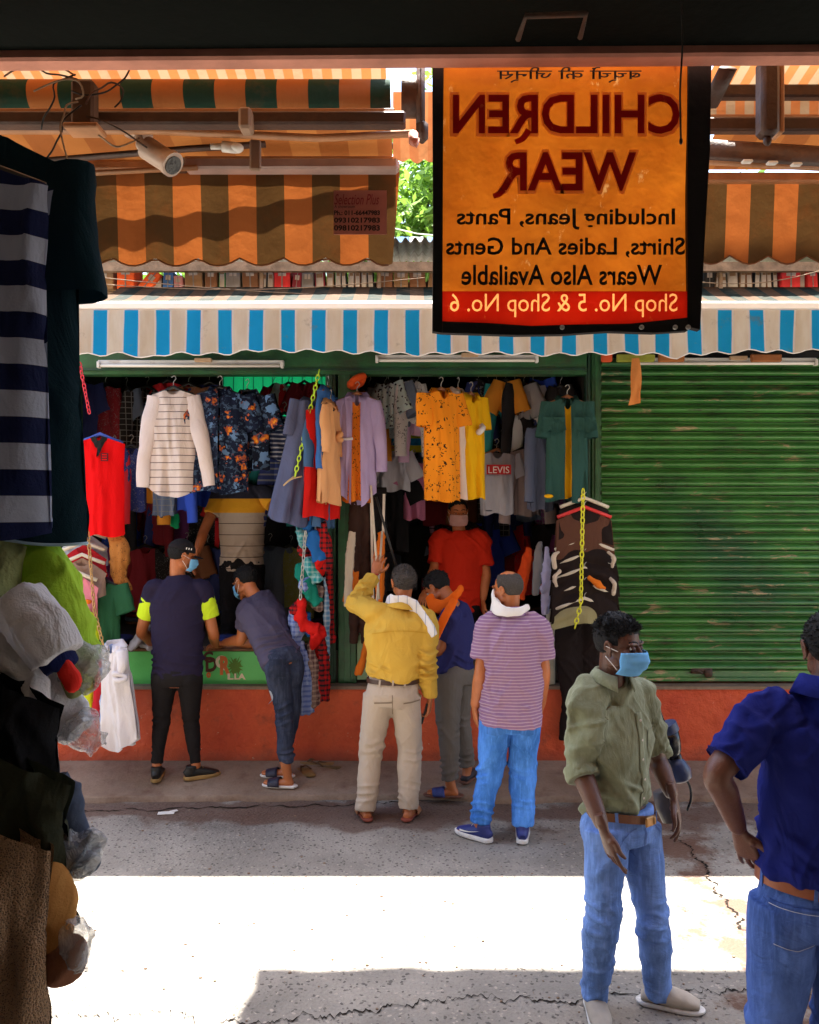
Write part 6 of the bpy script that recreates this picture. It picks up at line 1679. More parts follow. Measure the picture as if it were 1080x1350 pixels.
for sg in (-1, 1):
    project_patch(t, hj, 'pocket_seam', denim('light_denim_seam', (0.08, 0.14, 0.34), 0.3), hc + np.array([0, 0, 0.01]) + xa * sg * 0.09, -fwv, xa, (0, 0, 1), lambda u, v: (sg * (u - 0.5) * 0.09, 0.035 - 0.075 * u ** 1.7 * 1.0 + (v - 0.5) * 0.005), 0.003, 14, 3)
hair(t, J, R, HB, seed=19, thick=1.05, tuft=0.005, front=0.064, top_boost=0.016, back=-0.045); strands(t, J, R, HB, 900, 12, 0.070, 0.020, 0.9, (0.1, 0.3, 0.2)); strands(t, J, R, HB, 500, 13, 0.045, 0.006, 0.4, (0, 0, -0.5))
ear_mask(t, J, R, fabric('surgical_blue_near', (0.17, 0.46, 0.80), trans=0.1, rough=0.65, crease=0.002), M_WHITE)
M_CLOG = simple('beige_clog', (0.38, 0.33, 0.27), 0.7)
for s in 'AB': shoe(t, J, s, M_CLOG, M_SOLEW, 'clog', 0.27)
# dark glossy bag hanging behind his elbow
a = P(891, 978, Y + 0.26)
t = thing('shoulder_bag', 'dark glossy bag with blue grey flaps hanging behind the masked man at his elbow', 'bag', (a.x, a.y, a.z))
s = (Y + 0.30) / F
def q_(px, py, dy=0.0): return ((px - 882) * s, dy, -(py - 985) * s)
MBG = simple('blue_grey_leather', (0.03, 0.045, 0.11), 0.35); MKG = simple('glossy_black', (0.008, 0.008, 0.010), 0.12)
m = MB(); m.tube([q_(868, 962), q_(872, 972)], [0.050, 0.052], 24); m.build('top_rim', MBG, t, True, sharp=40)
m = MB(); m.tube([q_(870, 970), q_(873, 985), q_(876, 998), q_(880, 1004)], [0.050, 0.052, 0.046, 0.030], 24); m.build('barrel', MKG, t)
m = MB(); m.tube([q_(880, 1000), q_(884, 1012)], [0.026, 0.030], 18); m.build('neck', MKG, t)
m = MB(); m.tube([q_(880, 1006), q_(882, 1014), q_(886, 1024), q_(888, 1032), q_(889, 1036)], [0.030, 0.045, 0.054, 0.050, 0.030], 26); m.build('lower_flap', MBG, t)
m = MB(); m.tube([q_(868, 1050, 0.02), q_(873, 1070, 0.02), q_(878, 1090, 0.02)], [(0.05, 0.03), (0.055, 0.035), (0.04, 0.03)], 16, side=(1, 0, 0)); m.build('pouch', simple('brown_grey_leather', (0.05, 0.04, 0.04), 0.5), t)
m = MB(); m.tube(catmull([q_(893, 1030, 0.03), q_(903, 1045, 0.03), q_(905, 1062, 0.03), q_(900, 1078, 0.03)], 4), 0.006, 8); m.build('strap', MKG, t)
m = MB(); m.tube(catmull([q_(868, 962, 0.01), q_(856, 930, 0.02), q_(840, 905, 0.03)], 4), 0.007, 8); m.build('shoulder_strap', MKG, t)

# ---- I: man in the royal blue polo at the right edge
Y = 2.62
t = thing('person', 'man in royal blue polo and blue jeans, hand on hip, cut by the right edge', 'person', (P(1085, 0, Y).x, Y, 0.0))
J = dict(fw=(0.15, 1, 0), head=P(1095, 857, Y + 0.02), hf=(0.15, 1, -0.05), hu=(0, 0, 1), neck=P(1090, 905, Y - 0.01), hvox=0.0036,
         shA=P(1008, 944, Y), shB=P(1172, 944, Y + 0.03), elA=P(946, 1020, Y - 0.08), elB=P(1215, 1050, Y - 0.04), wrA=P(975, 1096, Y + 0.02), wrB=P(1195, 1150, Y + 0.1),
         hipA=P(1034, 1196, Y), hipB=P(1112, 1200, Y + 0.02), knA=P(1020, 1370, Y + 0.02), knB=P(1110, 1372, Y + 0.02), anA=P(1015, 1512, Y), anB=P(1120, 1512, Y), toeA=(-0.2, 1, 0), toeB=(0.2, 1, 0), soleA=0.004, soleB=0.004,
         handA=mirror_hand((0.42, 0.2, -1), (0.7, 0.6, 0.2), (-0.5, -0.8, -0.3), f=[0.42, 0.3, 0.25, 0.22], spread=0.35, th=0.8), handB=mirror_hand((0, 0.2, -1), (-1, 0, 0), (0, 1, 0), curl=0.4), hL=0.19)
b, R = person(t, J, SK_DK, 0.007)
RB = fabric('royal_blue_pique', (0.012, 0.018, 0.16), crease=0.006, weave=1600)
ib = clothes_top(t, J, RB, hem=-0.135, slv=0.42, sr=(0.080, 0.080, 0.076), chest=(0.225, 0.150), waist=(0.185, 0.140), hemr=(0.190, 0.145), amp=0.0316, seed=83, vox=0.0065, name='polo_shirt')
collar(t, J, RB, (0.068, 0.068), 0.050, 0.050)
IJ = denim('mid_blue_denim', (0.045, 0.095, 0.30), 0.55)
ij = clothes_legs(t, J, IJ, rt=0.108, rk=0.080, ra=0.070, waist=(0.172, 0.132), rise=0.11, seed=85, name='jeans', vox=0.0065, amp=0.0149, bunch=0.008)
loops_mat[0] = IJ
ibelt = belt(t, J, simple('russet_leather', (0.26, 0.07, 0.025), 0.45), 0.098, (0.184, 0.144), 0.038, loops=[-PI / 2 - 0.45, -PI / 2 + 0.1, -PI / 2 + 0.7, PI / 2, PI + 0.1, 0])
for s, sg in (('A', -1), ('B', 1)):
    o = V3(J['hip' + s]) + np.array([0.012 * sg, 0, -0.01])
    pk = project_patch(t, ij, 'back_pocket', denim('mid_blue_pocket', (0.035, 0.075, 0.25), 0.5), o, (0, 1, 0), (1, 0, 0), (0, 0, 1), lambda u, v: ((u - 0.5) * 0.13, (v - 0.5) * 0.13 - 0.025 * (0.5 - abs(u - 0.5)) * (1 - v)), 0.004, 16, 16); pk.modifiers.new('t', 'SOLIDIFY').thickness = 0.003
    for vv in (0.02, 0.93):
        project_patch(t, ij, 'stitching', simple('pale_thread', (0.4, 0.42, 0.5), 0.8), o, (0, 1, 0), (1, 0, 0), (0, 0, 1), lambda u, v: ((u - 0.5) * 0.122, (vv - 0.5) * 0.12 - 0.024 * (0.5 - abs(u - 0.5)) * (1 - vv) + (v - 0.5) * 0.002), 0.0075, 20, 2)
project_patch(t, ij, 'seat_seam', denim('mid_blue_pocket', (0.035, 0.075, 0.25), 0.5), (V3(J['hipA']) + V3(J['hipB'])) / 2 + np.array([0, 0, 0.0]), (0, 1, 0), (1, 0, 0), (0, 0, 1), lambda u, v: ((u - 0.5) * 0.008, (v - 0.5) * 0.17), 0.003, 3, 16)
hair(t, J, R, HB, seed=24, thick=1.06, tuft=0.004, back=-0.06); strands(t, J, R, HB, 500, 22, 0.0, 0.009, 0.35, (0, 0, -0.7))
for s in 'AB': shoe(t, J, s, simple('black_shoe', (0.012,) * 3, 0.5), M_SOLEW, 'sneaker')
# ================================================================== garments
M_HANGW = simple('hanger_wood', (0.30, 0.12, 0.05), 0.5); M_HANGK = simple('hanger_black', (0.02, 0.02, 0.02), 0.4); M_HANGC = simple('hanger_cream', (0.62, 0.55, 0.44), 0.4)
M_HANGR = simple('hanger_red', (0.65, 0.04, 0.04), 0.4); M_HANGB = simple('hanger_blue', (0.05, 0.10, 0.45), 0.4)

def body_sheet(W, L, D, neck, front, nu, nv, flare, tail, folds, seed, slope=0.30, u0=-1, u1=1, tw=0.0, armpit=0.93, stretch=0.0, nw=0.30):
    u = np.linspace(u0, u1, nu)[None, :].repeat(nv, 0); v = np.linspace(0, 1, nv)[:, None].repeat(nu, 1)   # v 0 hem, 1 top
    Wz = W * (armpit + (flare - armpit) * (1 - v) ** 0.9); Wz = np.where(v > 0.72, W * (armpit + (1 - armpit) * (v - 0.72) / 0.28), Wz)
    x = Wz * u
    top = -slope * np.abs(u) * W
    nk = np.clip(1 - (np.abs(u) / nw) ** 2, 0, 1)
    top = top - nk * (neck if front else 0.012)
    hem = -L + tail * (np.abs(u) ** 2) - (0.01 if front else 0.0) + 0.012 * np.sin(u * 5 + seed)
    z = hem + (top - hem) * v
    s = -1 if front else 1
    dep = D * (0.45 + 0.55 * np.clip((1 - v) * 3, 0, 1)) * np.sqrt(np.clip(1 - u ** 2, 0, 1))
    down = np.clip((0.95 - v), 0, 1) ** 0.8
    q = np.stack([u.ravel() * 2.2, v.ravel() * 0.7, np.full(u.size, seed * 1.7)], 1)
    fo = (np.sin(u * folds + seed * 1.3 + 1.5 * vnoise(q, seed).reshape(u.shape)) * 0.55 + vnoise(q * 2.0, seed + 2).reshape(u.shape) * 0.9)
    y = s * dep + 0.034 * fo * down + 0.006 * vnoise(np.stack([u.ravel() * 7, v.ravel() * 5, np.full(u.size, seed + 5.5 + s)], 1), seed + 4).reshape(u.shape)
    cre = np.exp(-(vnoise(np.stack([(u.ravel() + v.ravel() * 0.5) * 3.5, v.ravel() * 1.6, np.full(u.size, seed + s * 2.0)], 1), seed + 6) / 0.16) ** 2).reshape(u.shape)
    y = y + s * 0.012 * cre
    x = x + 0.010 * np.cos(u * folds + seed) * down
    a = tw * (1 - v)
    return np.stack([x * np.cos(a) - y * np.sin(a), x * np.sin(a) + y * np.cos(a), z], 2)

def hanger(t, W, mat, hook=True, drop=0.30, z=0.0):
    m = MB(); m.tube([(-W * 0.92, 0, z - drop * W * 0.92 - 0.008), (-W * 0.4, 0, z - drop * W * 0.4), (0, 0, z + 0.012), (W * 0.4, 0, z - drop * W * 0.4), (W * 0.92, 0, z - drop * W * 0.92 - 0.008)], [(0.010, 0.014)] * 5, 8, side=(0, 1, 0))
    h = m.build('hanger', mat, t)
    if hook:
        m = MB(); m.tube(catmull([(0, 0, z + 0.01), (0, 0, z + 0.05), (0.018, 0, z + 0.075), (0.005, 0, z + 0.098), (-0.016, 0, z + 0.085)], 4), 0.003, 6); m.build('hook', M_METAL, h)
    return h

def shirt(loc, mat, label, W=0.22, L=0.70, yaw=0.0, slv='short', neck=0.07, D=0.05, flare=1.0, tail=0.0, folds=6.0, seed=1, hang=None, smat=None, group=None, open_=0.0, inner=None, collar_=False,
          nu=26, nv=24, tilt=0.0, cat='shirt', name=None, arm=(0.30, 0.55), sr=(0.085, 0.070), sd=0.42, cuffs=None, tw=0.0, slope=0.30, lod=1, knot=None, hook=True, squash=1.0):
    t = thing(name or ('hanging_shirt' if cat != 't-shirt' else 'hanging_t_shirt'), label, cat, loc, yaw, group)
    t.rotation_euler = (0, tilt, yaw)
    if squash != 1: t.scale = (squash, 1, 1)
    if lod == 0: nu, nv = 15, 12
    m = MB()
    m.grid(body_sheet(W, L, D, 0.012, False, nu, nv, flare, tail, folds, seed, slope, tw=tw))
    if open_ > 0:
        m.grid(body_sheet(W, L, D, neck, True, nu // 2 + 2, nv, flare, tail, folds, seed, slope, -1, -open_, tw=tw)); m.grid(body_sheet(W, L * 1.01, D, neck, True, nu // 2 + 2, nv, flare, tail, folds, seed, slope, open_ * 0.8, 1, tw=tw))
    else: m.grid(body_sheet(W, L, D, neck, True, nu, nv, flare, tail, folds, seed, slope, tw=tw))
    m.build('shirt_body', mat, t)
    if inner is not None:
        m = MB(); m.grid(body_sheet(W * 0.8, L * 0.97, D * 0.45, neck * 1.3, True, nu, nv, flare, 0, folds + 2, seed + 3, slope)); m.build('inner_shirt', inner, t)
    if slv != 'none':
        al = arm[0 if slv == 'short' else 1]
        for s in (-1, 1):
            sh = np.array([s * W * 0.93, 0, -slope * W - 0.055]); r = random.Random(seed * 7 + s)
            if slv == 'short':
                d = unit((s * (sd + r.uniform(-0.08, 0.08)), -0.10, -1)); pts = [sh - d * 0.05 + np.array([0, 0, 0.02]), sh + d * al * 0.3, sh + d * al * 0.7]
                rr = [(sr[0] * 0.9, 0.028), (sr[0], 0.040), (sr[0] * 1.02, 0.036)]
            else:
                d = unit((s * (0.12 + r.uniform(-0.06, 0.08)), -0.08, -1)); pts = [sh - unit((s * 0.5, 0, -1)) * 0.05, sh + d * al * 0.25, sh + d * al * 0.6 + np.array([s * 0.012, -0.012, 0]), sh + d * al]
                rr = [(sr[0] * 0.9, 0.028), (sr[0] * 0.9, 0.038), (sr[1] * 0.85, 0.034), (sr[1] * 0.75, 0.030)]
            p = catmull(pts, 5); R_ = rads(rr, len(p)); m = MB()
            m.tube(p, R_, 14 if lod else 9, side=(1, 0, 0.0), cap=False)
            v = m.arr(); c = 0.010 * vnoise(v * np.array([16, 16, 9]), seed + s + 3) + 0.007 * ridge(v * 11, seed + s); dirs = v - np.array([sh[0], 0, 0]) * 1.0
            nrm = np.stack([np.sign(v[:, 0] - np.interp(v[:, 2], p[::-1, 2], p[::-1, 0])) * 0.6, np.sign(v[:, 1] + 0.001), 0 * v[:, 0]], 1)
            m.v = [v + nrm * c[:, None]]
            m.build('sleeve', smat or mat, t)
            if cuffs is not None:
                m = MB(); e = p[-1]; e0 = p[-3] if slv == 'short' else p[-2]; m.tube([e0, e], [(R_[-1][0] + 0.006, R_[-1][1] + 0.006)] * 2, 14, side=(1, 0, 0), cap=False); m.build('cuff', cuffs, t)
    if collar_ and lod:
        G = []
        for rr, z in ((0.062, -0.035), (0.064, 0.012), (0.070, 0.022), (0.105, -0.03)):
            G.append([(rr * math.sin(a) * 1.05, 0.01 - rr * 0.62 * math.cos(a), z - 0.03 * max(0, math.cos(a))) for a in np.linspace(0.25, 2 * PI - 0.25, 25)])
        m = MB(); m.grid(np.array(G)); m.build('collar', smat or mat, t)
    if hang is not None: hanger(t, W, hang, hook)
    return t

def knot_mb(c, r, seed, m=None):
    m = m or MB(); rr = random.Random(seed); c = V3(c)
    pts = []
    for k in range(10):
        a = k * 1.15; pts.append(c + np.array([math.cos(a) * r, math.sin(a * 1.3) * r * 0.7, math.sin(a * 0.8 + seed) * r * 0.8]))
    m.tube(catmull(pts, 3), rads([r * 0.45, r * 0.65, r * 0.5, r * 0.6, r * 0.4], 28), 9)
    return m

def fabric_roll(name, label, mat, pts, rr, cat='shirt', seed=1, amp=0.009, vox=0.010, knots=(), group=None, sc=16, flatside=None, piece='cloth', extra=None):
    """a bunched or hanging piece of clothing along world points"""
    o = V3(pts[0]); t = thing(name, label, cat, o, 0, group)
    p = path([V3(q) - o for q in pts], 5); m = MB(); R_ = rads(rr, len(p)); m.tube(p, R_, 18, side=flatside)
    for c, r in knots: knot_mb(V3(c) - o, r, seed, m)
    me = remesh(m, vox, 2); wrinkle(me, amp, (sc, sc, sc * 0.45), seed, None); 
    v, n = mesh_np(me); d = 0.004 * np.sin(v[:, 0] * 90 + 3 * vnoise(v * 8, seed)); mesh_set(me, v + n * d[:, None])
    link_mesh(piece, me, mat, t)
    return t

def chain(name, label, mat, A, B, n, r=0.017, wire=0.0042, sag=0.0, cat='chain'):
    A, B = Vector(A), Vector(B); t = thing(name, label, cat, A)
    pts = []
    for k in range(15):
        a = 2 * PI * k / 14; pts.append((math.cos(a) * r * 0.62, 0, math.sin(a) * r))
    m = MB(); m.tube(pts, wire, 6, cap=False)
    first = None
    d = (B - A); L = d.length / n
    for k in range(n):
        p = A.lerp(B, (k + 0.5) / n) - A + Vector((0, 0, -sag * math.sin(PI * (k + 0.5) / n)))
        if first is None: o = m.build('link', mat, t); first = o.data
        else: o = bpy.data.objects.new('link', first); COL.objects.link(o); o.parent = t
        o.location = p
        q = d.to_track_quat('Z', 'Y'); o.rotation_mode = 'QUATERNION'
        from mathutils import Quaternion
        o.rotation_quaternion = q @ Quaternion((0, 0, 1), (PI / 2 if k % 2 else 0) + 0.35 + rnd.uniform(-0.25, 0.25)); o.scale = (1, 1, L * 0.62 / r)
    return t

# ------------------------------------------------------------------ front row of the left shop
WS = fabric('white_pin_stripe', (0.72, 0.62, 0.58), 'stripe', (0.10, 0.06, 0.07), a=0.056, b=0.10, axis=2, off=0.02); WP = fabric('white_pink_jersey', (0.76, 0.66, 0.64))
Y = 6.45; s = Y / F
shirt(P(229, 512, Y), WS, 'white long sleeved top with thin dark stripes hanging in the left shop', W=0.172, L=0.84, slv='long', smat=WP, neck=0.05, tail=0.10, arm=(0.3, 0.66), sr=(0.075, 0.062), hang=M_HANGK, seed=2, D=0.06, flare=1.04, folds=5, cat='t-shirt', slope=0.32)
HW = fabric('dark_floral', (0.012, 0.018, 0.045), 'floral', (0.03, 0.05, 0.11), a=16)
shirt(P(290, 512, 6.5), HW, 'dark floral shirt with orange blooms hanging beside the white striped top', W=0.225, L=0.80, slv='short', collar_=True, open_=0.03, hang=M_HANGK, seed=4, D=0.07, yaw=0.15)
HW2 = fabric('dark_floral_blue', (0.010, 0.014, 0.03), 'floral', (0.02, 0.05, 0.13), a=13)
shirt(P(326, 516, 6.62), HW2, 'second dark floral shirt with blue leaves, half behind the first', W=0.20, L=0.62, slv='short', collar_=True, hang=M_HANGK, seed=5, yaw=-0.35)
NS = fabric('navy_white_stripe', (0.035, 0.05, 0.12), 'stripe', (0.5, 0.52, 0.6), a=0.035, b=0.35, axis=2)
shirt(P(375, 546, 6.7), NS, 'navy and white striped tee hanging behind the grey blue shirt', W=0.15, L=0.36, yaw=0.5, cat='t-shirt', hang=M_HANGK, seed=6)
shirt(P(347, 543, 6.8), fabric('blue_white_stripe_fine', (0.06, 0.10, 0.28), 'stripe', (0.55, 0.6, 0.7), a=0.022, b=0.4, axis=0), 'small blue tee with fine vertical stripes behind the floral shirts', W=0.11, L=0.30, yaw=-0.4, cat='t-shirt', hang=M_HANGK, seed=7)
RD = fabric('bright_red_jersey', (0.85, 0.006, 0.008), trans=0.2)
t = shirt(P(132, 574, 6.40), RD, 'bright red sleeveless top with a small black emblem on the left front', W=0.185, L=0.76, slv='none', neck=0.10, D=0.045, flare=1.02, hang=M_HANGB, seed=8, cat='t-shirt', folds=3, slope=0.35, hook=False, yaw=0.08)
m = MB(); m.grid(body_sheet(0.06, 0.16, 0.01, 0.05, True, 8, 8, 0.1, 0, 2, 3)); m.build('black_neck_insert', MD if False else simple('black_cloth', (0.01, 0.01, 0.01), 0.9), t, True, (0, -0.03, -0.0))
m = MB(); m.box((0.05, -0.062, -0.17), (0.055, 0.004, 0.06), bev=0.002); m.build('emblem', simple('dark_emblem', (0.10, 0.0, 0.005), 0.7), t, False)
for k in range(3): m = MB(); m.box((0.05, -0.0645, -0.152 - 0.018 * k), (0.036, 0.002, 0.007)); m.build('emblem_bar', RD, t, False)
chain('chain', 'short pink red plastic chain hanging above the red top', simple('pink_plastic', (0.8, 0.05, 0.08), 0.4), P(105, 478, 6.38), P(118, 545, 6.38), 12, 0.02, 0.0045)

# angled shirts at the right end of the left shop
CH = fabric('chambray', (0.10, 0.115, 0.21), crease=0.006, var=0.25)
t = shirt(P(413, 528, 6.30), CH, 'grey blue chambray shirt hanging at an angle from the yellow chain', W=0.14, L=0.95, yaw=0.35, slv='short', arm=(0.3, 0.40), sd=0.05, sr=(0.05, 0.045), collar_=True, seed=21, D=0.09, flare=1.20, hang=None, tilt=0.20, folds=7, tail=0.05)
shirt(P(432, 512, 6.36), fabric('sky_blue_cotton', (0.05, 0.16, 0.45)), 'bright blue shirt hanging edge on above the red one', W=0.16, L=0.52, yaw=1.25, slv='long', seed=22, hang=M_HANGW, collar_=True, tilt=0.05, squash=0.8)
t = shirt(P(430, 536, 6.32), fabric('scarlet_cotton', (0.65, 0.015, 0.012)), 'scarlet shirt hanging edge on beside the chambray shirt', W=0.22, L=0.84, yaw=0.95, slv='none', seed=23, hang=M_HANGW, collar_=True, tilt=0.08)
t = shirt(P(436, 530, 6.26), fabric('peach_cotton', (0.70, 0.36, 0.16)), 'peach shirt with rolled sleeve hanging edge on by the green post', W=0.15, L=0.76, yaw=1.35, slv='long', arm=(0.3, 0.30), sr=(0.05, 0.045), seed=24, hang=M_HANGW, collar_=True, tilt=0.06)
m = knot_mb((0.03, -0.06, -0.26), 0.035, 4); m.build('rolled_cuff', fabric('peach_cotton', (0.7, 0.36, 0.16)), t)
shirt(P(424, 548, 6.34), fabric('steel_blue_cotton', (0.06, 0.13, 0.26)), 'steel blue shirt squeezed between chambray and scarlet shirts', W=0.17, L=0.84, yaw=1.1, slv='long', arm=(0.3, 0.3), seed=25, hang=None, collar_=False)
YCH = simple('yellow_plastic', (0.72, 0.70, 0.02), 0.35, 0, 0.5, 0.1); LCH = simple('lime_plastic', (0.50, 0.72, 0.03), 0.35, 0, 0.5, 0.1)
chain('chain', 'lime plastic chain slanting down to the chambray shirt', LCH, P(421, 488, 6.22), P(389, 628, 6.10), 21, 0.020, 0.0048)
m = MB(); m.tube(catmull([P(388, 628, 6.10), P(380, 634, 6.10), P(374, 640, 6.12), P(384, 632, 6.08), P(398, 628, 6.12)], 4), [0.006] * 17, 6); o = m.build('cord_tie', fabric('beige_cord', (0.55, 0.40, 0.22))); tagit(o, 'beige cord tied at the lower end of the lime chain', 'cord')

# tied plaid shirts bundle
Yk = 6.28
PL = [('red_plaid', (0.45, 0.012, 0.012), (0.02, 0.015, 0.02)), ('blue_cotton', (0.02, 0.13, 0.40), None), ('teal_check', (0.02, 0.28, 0.30), (0.3, 0.5, 0.5)), ('green_cotton', (0.01, 0.20, 0.14), None), ('light_blue_check', (0.30, 0.38, 0.62), (0.10, 0.15, 0.4)),
      ('brown_plaid', (0.10, 0.05, 0.05), (0.35, 0.25, 0.2)), ('scarlet_cotton', (0.65, 0.015, 0.012), None), ('blue_check', (0.12, 0.28, 0.5), (0.5, 0.6, 0.7))]
def plm(i):
    n, a, b = PL[i]
    return fabric('k_' + n, a, 'plaid' if b else None, b or (0, 0, 0), a=0.038, b=0.4, axis=0) if b else fabric('k_' + n, a)
kd = [(1, [(420, 640), (414, 668), (408, 700), (404, 720)], 0.045, 'blue sleeve knotted high on the bundle'), (0, [(424, 690), (428, 715), (432, 735), (428, 752)], 0.045, 'red plaid sleeve tied beside the post, top of bundle'),
      (1, [(412, 700), (416, 722), (422, 740)], 0.05, 'bright blue knotted sleeve below the chambray shirt'), (2, [(405, 735), (414, 752), (420, 768)], 0.05, 'teal checked knotted sleeve in the middle of the bundle'),
      (3, [(404, 765), (412, 785), (420, 796)], 0.045, 'dark green knotted sleeve in the middle of the bundle'), (6, [(398, 790), (396, 812), (404, 826), (420, 830)], 0.042, 'scarlet folded shirt under the green knot'),
      (4, [(388, 800), (392, 830), (386, 860)], 0.05, 'pale blue checked sleeve with a knot at the left of the bundle')]
for i, (c, pts, r, lb) in enumerate(kd):
    w = [P(a, b, Yk - 0.02 * (i % 3)) for a, b in pts]
    fabric_roll('knotted_sleeve', lb, plm(c), w, [r * 0.8, r * 1.25, r * 0.8, r * 1.2], seed=30 + i, knots=[(w[len(w) // 2], r * 0.7)], group='shirts tied together at the green post')
rk = random.Random(17); zone = ['just under the chambray shirt', 'beside the steel chain', 'level with the teal knot', 'above the scarlet knot', 'next to the green post', 'under the scarlet knot', 'above the brown plaid shirt', 'at the lower left side', 'touching the post low down', 'behind the teal knot', 'behind the blue knot', 'lowest of the knots']
for k in range(12):
    py = 660 + k * 16; px = 398 + (k % 3) * 12 + rk.uniform(-3, 3) + (py - 660) * -0.03; ci = [1, 0, 7, 2, 0, 6, 3, 4, 5, 0, 1, 6][k]
    w = [P(px + rk.uniform(-6, 6), py - 14, Yk + 0.05), P(px + rk.uniform(-5, 5), py, Yk + 0.02 - 0.05 * (k % 2)), P(px + rk.uniform(-8, 8), py + 18, Yk + 0.03)]
    fabric_roll('knotted_sleeve', '%s sleeve %s in the tied bundle' % (PL[ci][0].replace('_', ' '), zone[k]), plm(ci), w, [(0.030, 0.02), (0.062, 0.035), (0.030, 0.025)], seed=130 + k, knots=[(w[1] + Vector((0, -0.03, 0)), 0.026)] if k % 2 else (), group='shirts tied together at the green post', flatside=(1, 0.2, 0.3))
lw = [(4, (394, 845), (404, 942), 0.075, 'long pale blue checked shirt at the bottom of the tied bundle', 0), (5, (408, 845), (416, 932), 0.050, 'brown plaid shirt hanging below the knots', 1), (0, (424, 838), (428, 925), 0.050, 'red and black plaid shirt hanging near the post', 2),
      (7, (428, 760), (432, 880), 0.030, 'narrow blue checked shirt edge beside the post', 3), (6, (418, 850), (424, 918), 0.035, 'scarlet shirt strip between two plaid shirts', 4), (0, (430, 700), (437, 850), 0.038, 'long dark red plaid shirt against the green post', 5)]
for c, a, b, r, lb, i in lw:
    A, B = P(a[0], a[1], Yk + 0.02 * i), P(b[0], b[1], Yk + 0.02 * i)
    fabric_roll('plaid_shirt', lb, plm(c), [A, A.lerp(B, 0.35) + Vector((0.01, 0, 0)), A.lerp(B, 0.7), B], [(r * 0.5, r * 0.3), (r * 0.85, r * 0.45), (r, r * 0.5), (r * 0.9, r * 0.4)], seed=50 + i, group='shirts tied together at the green post', flatside=(1, 0.3, 0))
chain('chain', 'dull steel chain beside the knotted sleeves', M_METAL, P(403, 700, 6.16), P(396, 790, 6.16), 14, 0.017, 0.004)

# ------------------------------------------------------------------ front row of the right shop
LV = fabric('lavender_cotton', (0.44, 0.36, 0.62), crease=0.006)
t = shirt(P(471, 520, 6.42), LV, 'lavender shirt hanging open over an orange printed tee', W=0.155, L=0.84, slv='long', arm=(0.3, 0.50), sr=(0.068, 0.055), open_=0.22, inner=fabric('orange_print', (0.80, 0.22, 0.02), 'print', (0.05, 0.02, 0.01), a=26, b=0.25), collar_=True, hang=M_HANGW, seed=61, D=0.07, tail=0.10, flare=1.0, cat='shirt')
m = MB(); m.tube(catmull([(-0.17, -0.05, -0.34), (-0.10, -0.07, -0.35), (-0.03, -0.06, -0.345)], 4), [(0.016, 0.010)] * 9, 10); m.build('turned_cuff', fabric('white_cotton', (0.75, 0.74, 0.78)), t)
m = knot_mb(P(471, 502, 6.5), 0.05, 9); o = m.build('rolled_cap', fabric('orange_red_cloth', (0.75, 0.10, 0.02))); tagit(o, 'orange red cloth bundled above the lavender shirt', 'cloth')
OP = fabric('orange_feather_print', (0.85, 0.28, 0.015), 'print', (0.035, 0.015, 0.01), a=19, b=0.27)
shirt(P(582, 514, 6.30), OP, 'orange shirt with black feather print hanging in the right shop', W=0.150, L=0.83, slv='short', arm=(0.26, 0.5), sr=(0.075, 0.06), collar_=True, hang=M_HANGW, seed=62, D=0.09, yaw=0.45, flare=1.0, folds=4, tilt=-0.03, sd=0.12)
CR = fabric('cream_pink_cotton', (0.74, 0.60, 0.52))
t = shirt(P(604, 514, 6.46), CR, 'cream shirt with a knotted sleeve between the orange and yellow shirts', W=0.150, L=0.84, slv='long', arm=(0.3, 0.38), sr=(0.07, 0.055), collar_=True, hang=M_HANGW, seed=63, D=0.07, yaw=0.9, tail=0.08, squash=0.9)
m = knot_mb((0.12, -0.14, -0.30), 0.038, 3); m.build('sleeve_knot', fabric('white_cotton', (0.75, 0.74, 0.78)), t)
shirt(P(621, 520, 6.50), fabric('yellow_cotton', (0.88, 0.50, 0.01)), 'plain yellow shirt hanging right of the cream shirt', W=0.115, L=0.80, slv='short', arm=(0.26, 0.5), sr=(0.065, 0.055), collar_=True, hang=M_HANGW, seed=64, D=0.07, yaw=0.55, sd=0.08)
GT = fabric('grey_white_tee', (0.46, 0.47, 0.56))
t = shirt(P(655, 594, 6.95), GT, 'grey white tee with a red box print worn by a headless bust', W=0.165, L=0.52, slv='short', neck=0.07, arm=(0.18, 0.4), sr=(0.07, 0.06), hang=M_HANGW, seed=65, D=0.14, flare=0.88, cat='t-shirt', folds=2)
m = MB(); m.grid(np.array([[(x, -0.165 + 0.25 * x * x, z) for x in np.linspace(-0.10, 0.10, 8)] for z in (-0.205, -0.125)])); m.build('red_box_print', simple('red_print', (0.5, 0.01, 0.015), 0.6), t)
me = text_mesh('LEVIS', -0.085, 0.085, -0.195, -0.14, -0.168); link_mesh('lettering', me, simple('white_print', (0.85, 0.85, 0.85), 0.6), t, False)
m = MB(); m.ell((0, 0, -0.50), (0.135, 0.115, 0.012), 20, 8); m.build('bust_base', simple('blue_grey_plastic', (0.13, 0.15, 0.22), 0.5), t)
DG = fabric('dark_green_shirt', (0.028, 0.085, 0.075), crease=0.006)
t = shirt(P(748, 524, 6.38), DG, 'dark green shirt hanging open over a yellow tee beside the shutter', W=0.165, L=0.78, slv='short', arm=(0.30, 0.5), sr=(0.062, 0.056), sd=0.10, open_=0.16, inner=fabric('yellow_tee', (0.86, 0.46, 0.01)), collar_=True, hang=M_HANGW, seed=66, D=0.08, cuffs=DG, folds=6)
for sx_ in (-0.13, 0.10): m = MB(); m.grid(body_sheet(0.085, 0.10, 0.02, 0, True, 8, 6, 1, 0, 2, 3, 0.0)); m.build('chest_pocket', DG, t, True, (sx_ + 0.015, -0.075, -0.16))
